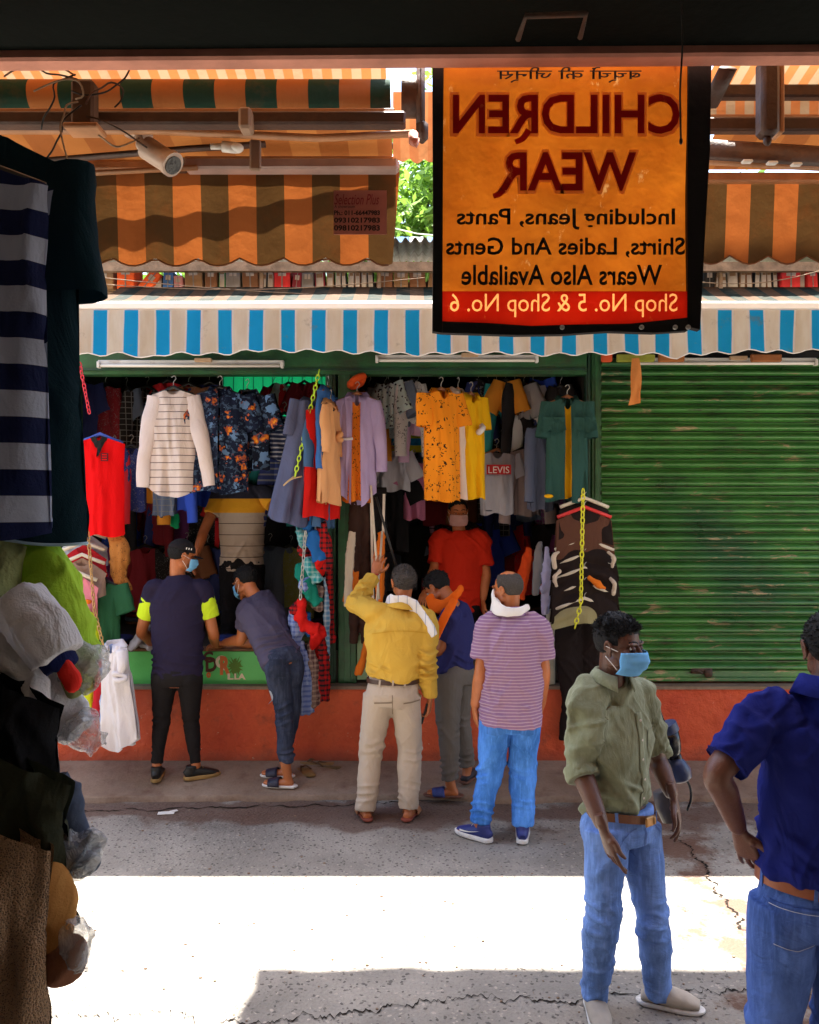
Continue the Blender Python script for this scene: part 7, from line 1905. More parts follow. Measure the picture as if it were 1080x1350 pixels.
for sx_ in (-0.15, 0.08): m = MB(); m.ell((sx_, -0.05, -0.755), (0.035, 0.02, 0.016), 12, 8); m.build('yellow_hem', fabric('yellow_tee', (0.86, 0.46, 0.01)), t)
shirt(P(712, 560, 6.9), fabric('blue_grey_oxford', (0.16, 0.19, 0.30), trans=0.1), 'blue grey long shirt hanging behind the dark green shirt', W=0.16, L=0.70, slv='long', yaw=0.9, seed=67, hang=M_HANGK, D=0.06)
shirt(P(694, 590, 7.0), fabric('taupe_oxford', (0.28, 0.22, 0.22)), 'taupe long sleeved shirt right of the grey bust', W=0.14, L=0.56, slv='long', yaw=0.4, seed=68, hang=M_HANGK, D=0.06)

# hanging trousers by the post of the right shop
def trousers(loc, mat, label, W=0.15, L=0.95, yaw=0.0, stripe=None, seed=1, hang=M_HANGK, group=None):
    t = thing('hanging_trousers', label, 'trousers', loc, yaw, group)
    m = MB()
    for sg in (-1, 1):
        p = [(sg * W * 0.45, 0.012 * sg, 0.0), (sg * W * 0.5, 0.012 * sg, -L * 0.25), (sg * W * 0.5, 0.01 * sg, -L * 0.6), (sg * W * 0.52, 0, -L)]
        m.tube(path(p, 6), rads([(W * 0.5, 0.03), (W * 0.56, 0.045), (W * 0.46, 0.035), (W * 0.42, 0.028)], 19), 16, side=(1, 0, 0))
    me = remesh(m, 0.011, 2); wrinkle(me, 0.012, (12, 12, 4), seed); link_mesh('trouser_legs', me, mat, t)
    m = MB(); m.tube([(-W * 0.95, 0, 0.0), (W * 0.95, 0, 0.0)], [(0.03, 0.035)] * 2, 14, side=(0, 1, 0)); m.build('waistband', mat, t)
    if stripe is not None:
        for sg in (-1, 1):
            m = MB(); m.grid(np.array([[(sg * (W * 0.60 - 0.02 * q) + w, -0.072 + 0.014 * q, -0.02 - L * 0.95 * q) for w in (-0.010, 0.0, 0.010)] for q in np.linspace(0, 1, 14)])); m.build('side_stripe', stripe, t)
    hanger(t, W, hang)
    return t
trousers(P(474, 655, 6.52), fabric('dark_brown_cotton', (0.055, 0.028, 0.022)), 'dark brown trousers hanging beneath the lavender shirt', 0.085, 1.15, 0.1, None, 71)
trousers(P(496, 648, 6.58), fabric('black_track_cloth', (0.014, 0.012, 0.014)), 'black track trousers with white side stripes beside the raised hand', 0.085, 1.05, 0.2, simple('white_stripe_cloth', (0.75, 0.68, 0.6), 0.8), 72)
fabric_roll('hanging_cloth', 'orange garment hanging low at the left edge of the right shop', fabric('orange_cotton', (0.78, 0.19, 0.02)), [P(468, 745, 6.5), P(464, 770, 6.48), P(458, 795, 6.46)], [0.03, 0.05, 0.045], seed=73, cat='cloth')
fabric_roll('hanging_cloth', 'orange garment strip hanging under the raised arm of the yellow shirt man', fabric('orange_cotton', (0.78, 0.19, 0.02)), [P(503, 700, 6.5), P(500, 740, 6.48), P(499, 800, 6.48), P(472, 890, 6.42)], [0.02, 0.045, 0.03, 0.03], seed=74, cat='cloth')
fabric_roll('hanging_cloth', 'cream cloth hanging edge on by the pale green cabinet', fabric('cream_cotton', (0.5, 0.42, 0.33)), [P(465, 700, 6.36), P(461, 740, 6.34), P(459, 800, 6.34)], [(0.008, 0.03), (0.018, 0.035), (0.012, 0.035)], seed=75, cat='cloth', amp=0.003)
# leaning poles with hooks
for i, (a, b, mt, lb) in enumerate([((489, 640), (500, 790), M_HANGC, 'cream pole standing upright beside the raised hand'), ((504, 700), (489, 900), M_HANGC, 'short white pole leaning beside the yellow shirt'), ((496, 655), (522, 745), M_HANGK, 'black hooked pole leaning toward the right shop')]):
    m = MB(); m.tube([P(a[0], a[1], 6.36), P(b[0], b[1], 6.30)], 0.009, 8); o = m.build('clothes_pole', mt); tagit(o, lb, 'pole')

# ------------------------------------------------------------------ trousers cascade hung on a yellow chain by the shutter
YC = 6.30; BR = fabric('brown_trouser_cloth', (0.115, 0.050, 0.032), crease=0.008); DKB = fabric('black_brown_trouser', (0.020, 0.013, 0.012)); OLV = fabric('khaki_olive_cloth', (0.30, 0.27, 0.14)); BK2 = fabric('black_long_trouser', (0.016, 0.011, 0.011))
def draped(pxc, pyt, w, hgt, mat, hm, label, seed, bow=0.35, Yd=YC, low=1.0):
    """trousers folded over a hanger: a chevron fold at the top and a falling panel"""
    s = Yd / F; W = w * s / 2; H = hgt * s; t = thing('folded_trousers', label, 'trousers', P(pxc, pyt, Yd), 0, 'trousers folded over hangers on the yellow chain')
    for front in (1, 0):
        u = np.linspace(-1, 1, 24)[None, :].repeat(16, 0); v = np.linspace(0, 1, 16)[:, None].repeat(24, 1)
        x = W * u * (0.88 + 0.10 * v) ; z = -bow * W * np.abs(u) ** 1.3 * (1 - v * 0.6) - H * v - 0.02 * np.abs(u) * v
        y = (-0.055 if front else 0.03) * np.sin(np.clip(v * 3, 0, PI / 2)) + 0.016 * vnoise(np.stack([u.ravel() * 2.6, v.ravel() * 2.6, np.full(u.size, seed)], 1), seed).reshape(u.shape) + 0.012 * np.cos(np.abs(u) * 5 + v * 5) * (1 - v)
        m = MB(); m.grid(np.stack([x, y, z], 2)); m.build('front_panel' if front else 'back_panel', mat, t)
    m = MB(); m.tube([(-W * 0.86, -0.01, -bow * W * 0.85 + 0.012), (-W * 0.35, -0.02, -bow * W * 0.30 + 0.014), (0, -0.02, 0.022), (W * 0.35, -0.02, -bow * W * 0.30 + 0.014), (W * 0.86, -0.01, -bow * W * 0.85 + 0.012)], [(0.018, 0.014)] * 5, 8, side=(0, 1, 0)); h = m.build('hanger', hm, t)
    m = MB(); m.tube(catmull([(0, -0.02, 0.02), (0, -0.03, 0.05), (0.012, -0.03, 0.065)], 3), 0.003, 6); m.build('hook', M_METAL, h)
    return t
CZ = fabric('cream_trouser_edge', (0.6, 0.5, 0.4))
t = thing('long_trousers', 'long black trousers hanging lowest of the trouser cascade', 'trousers', P(768, 800, YC + 0.07)); m = MB()
for sg in (-1, 1):
    p = [(sg * 0.10, 0, 0.0), (sg * 0.10, 0, -0.35), (sg * 0.075, 0, -0.7), (sg * 0.06 - 0.05, 0, -1.02)]
    m.tube(path(p, 6), rads([(0.11, 0.04), (0.115, 0.05), (0.085, 0.045), (0.07, 0.035)], 19), 16, side=(1, 0, 0))
me = remesh(m, 0.012, 2); wrinkle(me, 0.014, (11, 11, 3.5), 5); link_mesh('trouser_legs', me, BK2, t)
m = MB(); m.tube([(-0.2, 0, 0.0), (0.2, 0, 0)], [(0.04, 0.035)] * 2, 14, side=(0, 1, 0)); m.build('waistband', BK2, t)
for k, (py, w, h, mt, hm, lb) in enumerate([(792, 88, 28, OLV, M_HANGC, 'khaki trousers folded over a cream hanger, near the bottom of the cascade'), (772, 92, 40, DKB, M_HANGC, 'dark trousers over a cream hanger above the khaki pair'), (752, 92, 42, DKB, M_HANGC, 'dark trousers over the fourth cream hanger of the cascade'),
        (734, 92, 42, DKB, M_HANGC, 'dark trousers over the third cream hanger of the cascade'), (714, 90, 42, DKB, M_HANGC, 'dark trousers over the cream hanger below the brown pair'), (672, 82, 78, BR, M_HANGR, 'brown trousers folded over a red hanger at the top of the cascade'), (660, 74, 50, DKB, M_HANGC, 'black trousers on the highest grey hanger behind the brown pair')]):
    draped(770, py, w, h, mt, hm, lb, 80 + k, Yd=YC - 0.05 * (5 - k if k < 6 else -1) * 0.4, bow=0.34)
for i, (px, py, dx) in enumerate([(733, 735, -1), (806, 735, 1), (735, 760, -1), (808, 770, 1)]):
    fabric_roll('pocket_lining', ['pale turned out lining at the upper left of the trouser cascade', 'pale turned out lining at the upper right of the trouser cascade', 'pale cloth edge at the middle left of the trouser cascade', 'cream cloth edge at the lower right of the trouser cascade'][i], CZ, [P(px - 4 * dx, py - 8, YC - 0.1), P(px + 3 * dx, py, YC - 0.12), P(px + 1 * dx, py + 14, YC - 0.1)], [0.010, 0.018, 0.014], seed=90 + i, cat='cloth', vox=0.006, amp=0.004)
fabric_roll('hanging_cloth', 'small orange cloth tucked in the trouser cascade', fabric('orange_cotton', (0.78, 0.19, 0.02)), [P(776, 760, YC - 0.14), P(788, 770, YC - 0.15), P(798, 776, YC - 0.13)], [0.014, 0.028, 0.012], seed=95, cat='cloth', vox=0.006, amp=0.005)
chain('chain', 'yellow plastic chain down the front of the trouser cascade', YCH, P(769, 645, 6.10), P(766, 795, 6.08), 20, 0.022, 0.0052)
chain('chain', 'lower end of the yellow chain hanging below the khaki trousers', YCH, P(766, 796, 6.08), P(758, 828, 6.08), 5, 0.022, 0.0052)

# ------------------------------------------------------------------ left end of the left shop: cascade on the gold chain
YL = 6.25
def lean(px, py, mat, label, seed, W=0.20, L=0.5, yaw=0.15, slv='none', tilt=0.0, cat='shirt', hang=M_HANGC, Yd=YL, **k):
    return shirt(P(px, py, Yd), mat, label, W=W, L=L, yaw=yaw, slv=slv, tilt=tilt, seed=seed, hang=hang, cat=cat, group='shirts hung on the gold chain at the left', hook=False, slope=0.75, **k)
lean(112, 700, fabric('pale_blue_grey', (0.42, 0.46, 0.55)), 'pale grey blue shirt on the highest hanger of the left chain', 101, 0.17, 0.25, Yd=YL + 0.22, D=0.015)
lean(110, 716, fabric('crimson_cotton', (0.50, 0.02, 0.03)), 'crimson shirt on the second hanger of the left chain', 102, 0.17, 0.25, Yd=YL + 0.13, D=0.015)
lean(108, 733, fabric('taupe_cotton', (0.33, 0.22, 0.17)), 'taupe shirt on the third hanger of the left chain', 103, 0.18, 0.3, Yd=YL + 0.04, D=0.015)
lean(104, 757, fabric('rose_cotton', (0.75, 0.25, 0.33)), 'rose pink shirt on the fourth hanger of the left chain', 104, 0.14, 0.32, Yd=YL - 0.05, D=0.015)
shirt(P(138, 766, 6.42), fabric('forest_green', (0.03, 0.13, 0.06)), 'forest green t-shirt hanging behind the gold chain', W=0.14, L=0.52, yaw=-0.2, slv='short', arm=(0.22, 0.5), hang=M_HANGK, seed=105, cat='t-shirt')
fabric_roll('draped_cloth', 'orange brown floral cloth draped beside the left chain', fabric('rust_floral', (0.50, 0.20, 0.05), 'print', (0.12, 0.04, 0.02), a=30, b=0.25), [P(150, 700, 6.45), P(158, 726, 6.42), P(156, 755, 6.42), P(170, 780, 6.42)], [(0.05, 0.03), (0.085, 0.05), (0.07, 0.04), (0.03, 0.02)], seed=106, cat='cloth', flatside=(1, 0, 0))
fabric_roll('knotted_sleeve', 'orange sleeve hanging left of the gold chain', fabric('orange_cotton', (0.78, 0.19, 0.02)), [P(118, 790, 6.2), P(108, 805, 6.2), P(98, 828, 6.2)], [0.03, 0.035, 0.045], seed=107)
fabric_roll('knotted_sleeve', 'yellow green sleeve with a knot below the gold chain', fabric('acid_yellow', (0.62, 0.72, 0.02)), [P(120, 808, 6.15), P(122, 830, 6.15), P(124, 850, 6.15), P(122, 862, 6.15), P(116, 905, 6.15), P(120, 935, 6.17)], [0.018, 0.045, 0.040, 0.03, 0.05, 0.03], seed=108, knots=[(P(126, 857, 6.12), 0.03)])
for i, (A, B, w, mt, lb) in enumerate([((137, 868), (128, 945), 0.045, fabric('crimson_cotton', (0.5, 0.02, 0.03)), 'crimson shirt hanging low between the yellow and blue ones'), ((145, 850), (140, 965), 0.060, fabric('powder_blue', (0.34, 0.46, 0.78)), 'powder blue shirt with knotted sleeve hanging low at the left')]):
    A, B = P(A[0], A[1], 6.12), P(B[0], B[1], 6.12)
    fabric_roll('hanging_shirt', lb, mt, [A, A.lerp(B, 0.3), A.lerp(B, 0.7), B], [(w * 0.5, 0.03), (w * 0.9, 0.05), (w, 0.05), (w * 0.9, 0.04)], seed=110 + i, flatside=(1, 0, 0), knots=[(A.lerp(B, 0.28) + Vector((0, -0.05, 0)), 0.028)] if i else ())
t = shirt(P(150, 848, 6.05), fabric('white_shirt_cloth', (0.72, 0.68, 0.70), crease=0.007), 'white shirt with knotted sleeve hanging lowest at the left end of the shops', W=0.125, L=0.76, yaw=-0.45, slv='none', collar_=True, seed=113, D=0.07, tail=0.10, flare=1.25, hang=None, tilt=-0.12)
m = MB(); m.tube(catmull([(0.10, -0.03, -0.06), (0.13, -0.06, -0.14), (0.12, -0.08, -0.21)], 4), rads([0.045, 0.04, 0.025], 9), 12); knot_mb((0.125, -0.09, -0.23), 0.033, 5, m); m.build('knotted_sleeve', fabric('white_shirt_cloth', (0.72, 0.68, 0.70)), t)
chain('chain', 'gold coloured chain carrying the shirts at the left end', simple('gold_metal', (0.50, 0.30, 0.12), 0.35, 0.7), P(116, 700, 6.06), P(124, 800, 6.06), 16, 0.018, 0.0045)
chain('chain', 'lower slack end of the gold chain above the white shirt', simple('gold_metal', (0.50, 0.30, 0.12), 0.35, 0.7), P(124, 802, 6.06), P(136, 850, 6.04), 8, 0.018, 0.0045)
fabric_roll('folded_shirt', 'grey white shirt lying over the left counter edge', fabric('grey_white_cotton', (0.42, 0.40, 0.42)), [P(196, 822, 6.5), P(184, 840, 6.46), P(172, 858, 6.42)], [(0.05, 0.03), (0.07, 0.035), (0.05, 0.03)], seed=115)
fabric_roll('folded_shirt', 'pale shirt crumpled on the left counter', fabric('pale_grey_cotton', (0.5, 0.5, 0.55)), [P(186, 848, 6.5), P(200, 852, 6.48), P(214, 858, 6.46)], [(0.04, 0.03), (0.06, 0.04), (0.03, 0.03)], seed=116)

# ------------------------------------------------------------------ clothes filling the two shops
pal = [('maroon', (0.13, 0.012, 0.018)), ('navy', (0.018, 0.025, 0.09)), ('black', (0.012, 0.011, 0.012)), ('royal blue', (0.02, 0.05, 0.30)), ('brown', (0.12, 0.05, 0.025)), ('grey', (0.16, 0.155, 0.16)), ('crimson', (0.42, 0.015, 0.02)), ('olive', (0.10, 0.10, 0.03)),
       ('teal', (0.02, 0.16, 0.16)), ('rust', (0.38, 0.09, 0.02)), ('plum', (0.12, 0.03, 0.10)), ('slate', (0.07, 0.09, 0.13)), ('off white', (0.50, 0.47, 0.45)), ('bottle green', (0.012, 0.08, 0.035)), ('pink', (0.55, 0.20, 0.28)), ('orange', (0.70, 0.14, 0.015)), ('pale blue', (0.28, 0.38, 0.55)), ('lilac', (0.36, 0.25, 0.48))]
pd = dict(pal)
ordw = ['first', 'second', 'third', 'fourth', 'fifth', 'sixth', 'seventh', 'eighth', 'ninth', 'tenth', 'eleventh', 'twelfth', 'thirteenth', 'fourteenth', 'fifteenth', 'sixteenth']
def row_of(px0, px1, py, n, Yd, cols, shop, rowname, seed, L=0.6, wpx=44, pats=(None,)):
    r = random.Random(seed)
    for k in range(n):
        px = px0 + (px1 - px0) * (k + 0.5) / n; c = cols[k % len(cols)]; pt = pats[k % len(pats)]
        s = Yd / F; W = wpx * s / 2
        mt = fabric('bg_%s_%s' % (c.replace(' ', '_'), pt), tuple(min(0.85, x * 2.4 + 0.004) for x in pd[c]), {'check': 'check', 'stripe': 'stripe', 'print': 'print', 'spots': 'spots'}.get(pt), tuple(min(1, x * 0.3 + 0.25) for x in pd[c]) if sum(pd[c]) < 0.6 else (0.04, 0.05, 0.08), a={'print': 30, 'spots': 34}.get(pt, 0.05), b={'print': 0.25, 'spots': 0.3}.get(pt, 0.3))
        lb = '%s%s shirt, %s from left in the %s row of the %s shop' % (c, {'check': ' checked', 'stripe': ' striped', 'print': ' patterned', 'spots': ' dotted'}.get(pt, ''), ordw[k], rowname, shop)
        shirt(P(px, py + r.uniform(-6, 6), Yd + r.uniform(-0.08, 0.08)), mt, lb, W=W, L=L * r.uniform(0.85, 1.1), yaw=r.uniform(-0.7, 0.7), slv='long' if r.random() < 0.4 else 'short', seed=seed * 20 + k, hang=M_HANGK, lod=0, group='clothes hung inside the %s shop' % shop, D=0.05, cat='shirt')
row_of(98, 290, 508, 7, 7.5, ['navy', 'maroon', 'slate', 'black', 'crimson', 'brown', 'navy'], 'left', 'highest', 1, 0.5, 48, (None, 'print', None, 'check'))
row_of(350, 432, 503, 4, 8.1, ['crimson', 'pale blue', 'maroon', 'plum'], 'left', 'short rear', 2, 0.14, 24, (None,))
row_of(100, 425, 576, 12, 8.0, ['navy', 'brown', 'royal blue', 'rust', 'black', 'maroon', 'slate', 'bottle green', 'navy', 'black', 'rust', 'plum'], 'left', 'second', 3, 0.6, 52, (None, None, 'check', None, 'print'))
row_of(140, 425, 640, 11, 7.9, ['black', 'royal blue', 'maroon', 'navy', 'plum', 'black', 'crimson', 'maroon', 'black', 'slate', 'brown'], 'left', 'third', 4, 0.6, 52, (None, 'print', None, None))
row_of(150, 425, 715, 10, 7.8, ['plum', 'maroon', 'black', 'brown', 'navy', 'black', 'maroon', 'slate', 'olive', 'black'], 'left', 'lowest', 5, 0.6, 52, (None, None, 'print'))
row_of(140, 250, 590, 5, 6.95, ['crimson', 'navy', 'orange', 'slate', 'royal blue'], 'left', 'near left', 12, 0.5, 40, (None, 'print', None, 'check'))
row_of(345, 425, 600, 4, 7.3, ['teal', 'navy', 'maroon', 'grey'], 'left', 'near right', 13, 0.55, 44, (None, 'stripe', 'print'))
row_of(476, 560, 508, 4, 7.0, ['orange', 'pale blue', 'pale blue', 'lilac'], 'right', 'front left', 6, 0.40, 32, (None, 'print', 'print', None))
row_of(505, 550, 506, 3, 6.9, ['pale blue', 'slate', 'off white'], 'right', 'front patterned', 7, 0.36, 28, ('spots', 'print', 'print'))
row_of(625, 745, 505, 10, 7.1, ['navy', 'black', 'teal', 'orange', 'black', 'grey', 'off white', 'royal blue'], 'right', 'front right', 8, 0.28, 20, (None, 'spots', None, None, None, None, None))
row_of(500, 765, 548, 9, 7.7, ['teal', 'black', 'slate', 'brown', 'black', 'navy', 'slate', 'grey', 'maroon'], 'right', 'second', 9, 0.55, 48, (None, 'print', None, 'spots'))
row_of(480, 770, 610, 10, 7.9, ['crimson', 'black', 'pink', 'maroon', 'brown', 'black', 'navy', 'slate', 'plum', 'black'], 'right', 'third', 10, 0.62, 50, (None, None, 'check'))
row_of(480, 770, 690, 10, 7.9, ['black', 'slate', 'black', 'maroon', 'black', 'royal blue', 'maroon', 'crimson', 'black', 'plum'], 'right', 'lowest', 11, 0.62, 52, (None, 'print', None))
shirt(P(518, 592, 6.98), fabric('cool_white_jersey', (0.58, 0.60, 0.68)), 'cool white t-shirt over a black one behind the lavender shirt', W=0.145, L=0.34, slv='short', seed=131, hang=M_HANGW, cat='t-shirt', arm=(0.24, 0.5), sr=(0.065, 0.05))
shirt(P(517, 618, 7.02), fabric('deep_black_jersey', (0.010, 0.010, 0.012)), 'black long t-shirt under the cool white one', W=0.135, L=0.68, slv='short', seed=132, hang=None, cat='t-shirt')
shirt(P(545, 608, 7.05), fabric('mauve_pink', (0.50, 0.18, 0.32)), 'mauve pink t-shirt hanging left of the orange print shirt', W=0.10, L=0.48, slv='short', seed=133, hang=M_HANGK, cat='t-shirt', yaw=0.3, arm=(0.2, 0.4), sr=(0.06, 0.05))
shirt(P(533, 560, 7.2), fabric('blue_lime_jersey', (0.02, 0.22, 0.48), 'stripe', (0.55, 0.60, 0.02), a=0.12, b=0.5, axis=2), 'blue and lime banded t-shirt above the cool white tee', W=0.17, L=0.22, slv='short', seed=134, hang=M_HANGK, cat='t-shirt')
shirt(P(655, 560, 7.2), fabric('white_spots', (0.02, 0.02, 0.025), 'spots', (0.6, 0.6, 0.62), a=32, b=0.3), 'black shirt with white dots above the grey bust', W=0.17, L=0.24, slv='short', seed=135, hang=M_HANGK)
shirt(P(275, 622, 7.4), fabric('cobalt_cotton', (0.02, 0.06, 0.42)), 'cobalt blue tee below the white striped top', W=0.16, L=0.30, slv='short', seed=136, hang=M_HANGK, cat='t-shirt')
fabric_roll('folded_shirt', 'small emerald green cloth hanging above the man in the cap', fabric('emerald_cloth', (0.02, 0.55, 0.22), trans=0.4), [P(220, 674, 7.0), P(228, 684, 7.0), P(234, 698, 7.0)], [(0.05, 0.01), (0.06, 0.015), (0.02, 0.01)], seed=137, cat='cloth', flatside=(1, 0, 0))
# folded piles on the platforms and shelves
M_SHELF = simple('dark_shelf_board', (0.05, 0.03, 0.02), 0.7)
for (x0p, x1p, py, Yd, lb) in [(175, 425, 836, 8.2, 'dark shelf board low at the back of the left shop'), (480, 770, 800, 8.2, 'dark shelf board low at the back of the right shop'), (480, 770, 745, 8.25, 'upper dark shelf board at the back of the right shop')]:
    a, b = P(x0p, py, Yd), P(x1p, py, Yd); m = MB(); m.box((0, 0, 0), (b.x - a.x, 0.35, 0.025), bev=0.004); o = m.build('shelf_board', M_SHELF, None, False, (a + b) / 2); tagit(o, lb, 'shelf')
def pile(px, py, Yd, n, cols, label, w=0.26, seed=1):
    r = random.Random(seed); b = P(px, py, Yd); z = b.z
    for k in range(n):
        c = cols[(k + seed) % len(cols)]; h = r.uniform(0.025, 0.045)
        m = MB(); G = []
        for zz, kx in ((0, 0.94), (h * 0.3, 1.0), (h * 0.7, 1.0), (h, 0.93), (h, 0.0)):
            G.append([(w / 2 * kx * np.sign(math.cos(a)) * abs(math.cos(a)) ** 0.35 * (1 + 0.04 * math.sin(5 * a + k)), 0.13 * kx * np.sign(math.sin(a)) * abs(math.sin(a)) ** 0.35, zz + 0.004 * math.sin(3 * a + k)) for a in np.linspace(0, 2 * PI, 25)[:-1]])
        m.grid(np.array(G), closed=True)
        o = m.build('folded_garment', fabric('bg_%s_None' % c.replace(' ', '_'), pd[c]), None, True, (b.x + r.uniform(-0.015, 0.015), b.y, z)); o.rotation_euler.z = r.uniform(-0.12, 0.12); z += h * 0.92
        tagit(o, '%s folded garment, %s in the pile %s' % (c, ordw[k], label), 'folded clothes', 'folded clothes stacked inside the shops')
pile(150, 858, 6.75, 4, ['navy', 'grey', 'maroon', 'black'], 'left of the man in cap', 0.24, 1)
pile(305, 856, 6.80, 3, ['plum', 'navy', 'grey'], 'between the two counter customers', 0.24, 2)
pile(395, 858, 7.0, 4, ['black', 'brown', 'olive', 'maroon'], 'right of the bent customer', 0.26, 3)
pile(700, 846, 6.75, 6, ['crimson', 'off white', 'slate', 'orange'], 'left of the trouser cascade', 0.22, 4)
pile(660, 846, 7.0, 5, ['maroon', 'plum', 'black'], 'behind the balding man', 0.26, 5)
pile(545, 846, 7.0, 6, ['slate', 'navy', 'grey'], 'behind the orange scarf man', 0.26, 6)
for i, (px, py, n) in enumerate([(190, 834, 6), (250, 834, 5), (380, 834, 6), (410, 834, 5)]): pile(px, py, 8.15, n, ['maroon', 'navy', 'plum', 'brown', 'slate'], 'on left rear shelf, %s end' % ['left', 'centre', 'right', 'far right'][i], 0.3, 10 + i)
for i, (px, py, n) in enumerate([(500, 743, 4), (545, 743, 3), (660, 743, 4), (700, 743, 3), (740, 743, 4)]): pile(px, py, 8.2, n, ['slate', 'maroon', 'navy', 'grey'], 'on upper right shelf, %s end' % ['left', 'centre left', 'centre', 'right', 'far right'][i], 0.28, 20 + i)
# clothes on the right side of the right shop, behind the balding man
fabric_roll('hanging_cloth', 'orange red garment hanging right of the balding man', fabric('vermilion', (0.75, 0.08, 0.015)), [P(698, 722, 6.75), P(692, 750, 6.72), P(686, 790, 6.72)], [(0.03, 0.03), (0.06, 0.05), (0.05, 0.04)], seed=141, cat='cloth')
fabric_roll('hanging_cloth', 'pale lilac sleeve hanging beside the trouser cascade', fabric('pale_lilac', (0.48, 0.46, 0.66)), [P(722, 720, 6.5), P(721, 760, 6.45), P(719, 810, 6.45)], [(0.02, 0.02), (0.045, 0.04), (0.035, 0.03)], seed=142, cat='cloth', knots=[(P(719, 775, 6.42), 0.03)])
fabric_roll('hanging_cloth', 'grey garment hanging between the vermilion and lilac ones', fabric('mid_grey', (0.25, 0.24, 0.24)), [P(711, 715, 6.6), P(709, 750, 6.56), P(706, 785, 6.56)], [(0.02, 0.02), (0.05, 0.04), (0.04, 0.03)], seed=143, cat='cloth')
m = MB(); a = P(726, 930, 6.50); m.box((0, 0, 0), (0.07, 0.03, 0.62), bev=0.01); o = m.build('white_board', simple('cream_board', (0.45, 0.42, 0.33), 0.6), None, False, (a.x, a.y, 0.70 + 0.31)); tagit(o, 'narrow cream board standing behind the balding man and the black trousers', 'board')

# ------------------------------------------------------------------ small things on the ground
def flipflop(px, py, ang, mat, smat, label, z):
    Yd = F * (EYE - z) / (py - HOR); a = P(px, py, Yd); t = thing('flip_flop', label, 'sandal', (a.x, a.y, z), ang, 'flip flops left on the pavement')
    out = [(-0.035, -0.12), (-0.04, 0.0), (-0.048, 0.08), (-0.03, 0.13), (0.01, 0.14), (0.04, 0.10), (0.042, 0.0), (0.032, -0.12), (0, -0.135)]
    c = catmull([(x, y, 0) for x, y in out + [out[0]]], 3)[:-1]; G = [[(p[0] * k, p[1] * k, zz) for p in c] for k, zz in ((0.97, 0), (1, 0.004), (1, 0.014), (0.96, 0.018), (0, 0.018))]
    m = MB(); m.grid(np.array(G), closed=True); m.build('sole', mat, t, True, sharp=50)
    m = MB(); m.tube(catmull([(0.0, 0.075, 0.018), (0.02, 0.05, 0.035), (0.040, -0.01, 0.02)], 4), 0.006, 8); m.tube(catmull([(0.0, 0.075, 0.018), (-0.02, 0.05, 0.035), (-0.040, -0.01, 0.02)], 4), 0.006, 8); m.build('strap', smat, t)
TB = simple('tan_rubber', (0.24, 0.14, 0.05), 0.7); TB2 = simple('brown_strap', (0.12, 0.06, 0.025), 0.6)
flipflop(403, 1018, 0.5, TB, TB2, 'tan flip flop lying nearest to the customer in slides', 0.085); flipflop(418, 1008, 1.4, TB, TB2, 'tan flip flop lying farther toward the red plinth', 0.10)
flipflop(428, 1012, 1.2, simple('dark_tan_rubber', (0.13, 0.09, 0.04), 0.7), TB2, 'darker flip flop at the right of the pair', 0.09)
a = gp(219, 1073); m = MB(); m.box((0, 0, 0.006), (0.11, 0.05, 0.004), bev=0.001, rot=0.15); m.box((0.045, 0.03, 0.009), (0.05, 0.03, 0.004), bev=0.001, rot=0.6); o = m.build('paper_scrap', M_WHITE, None, False, (a[0], a[1], 0)); tagit(o, 'white scrap of paper lying on the lane by the pavement edge', 'paper')
r = random.Random(3); m = MB()
for k in range(140):
    px, py = r.uniform(100, 1060), r.uniform(1068, 1348); a = gp(px, py); sz = r.uniform(0.003, 0.009); v, f = ell_geo((sz, sz * 0.8, sz * 0.6), 7, 5); v = v * (1 + 0.25 * vnoise(v * 200 + k, 2))[:, None]; m.add(v + np.array([a[0], a[1], sz * 0.4]), f)
o = m.build('gravel', M_STRIP, None, True); tagit(o, 'loose grit scattered over the lane', 'grit', None, 'stuff')

# ------------------------------------------------------------------ clothes of the near shop, at the left edge of the view
def near_fold(me, amp, sc, seed): wrinkle(me, amp, sc, seed)
NV = fabric('near_navy_tee', (0.006, 0.024, 0.036), weave=1500, crease=0.005); 
t = shirt(P(-62, 150, 1.50), NV, 'large dark navy t-shirt hanging at the left edge, behind the striped one', W=0.235, L=0.75, slv='short', arm=(0.24, 0.5), sr=(0.052, 0.048), sd=0.12, neck=0.07, D=0.06, flare=1.06, seed=151, hang=None, nu=60, nv=50, cat='t-shirt', slope=0.50, tilt=0.0, yaw=-0.10, folds=5)
m = MB(); G = body_sheet(0.235, 0.75, 0.06, 0.07, True, 60, 50, 1.06, 0, 5, 151, 0.50); m.tube([tuple(p) for p in G[0]], 0.003, 6); m.build('pale_hem_piping', simple('pale_blue_piping', (0.35, 0.5, 0.6), 0.7), t)
NSM = fabric('near_navy_grey_stripe', (0.012, 0.018, 0.07), 'stripe', (0.40, 0.45, 0.60), a=0.083, b=0.5, axis=2, off=0.012)
shirt(P(-70, 208, 1.36), NSM, 'navy t-shirt with broad grey stripes, nearest at the left edge', W=0.175, L=0.60, slv='none', arm=(0.24, 0.5), neck=0.07, D=0.05, flare=1.0, seed=152, hang=M_HANGK, nu=50, nv=40, cat='t-shirt', slope=0.3, folds=4, yaw=-0.05)
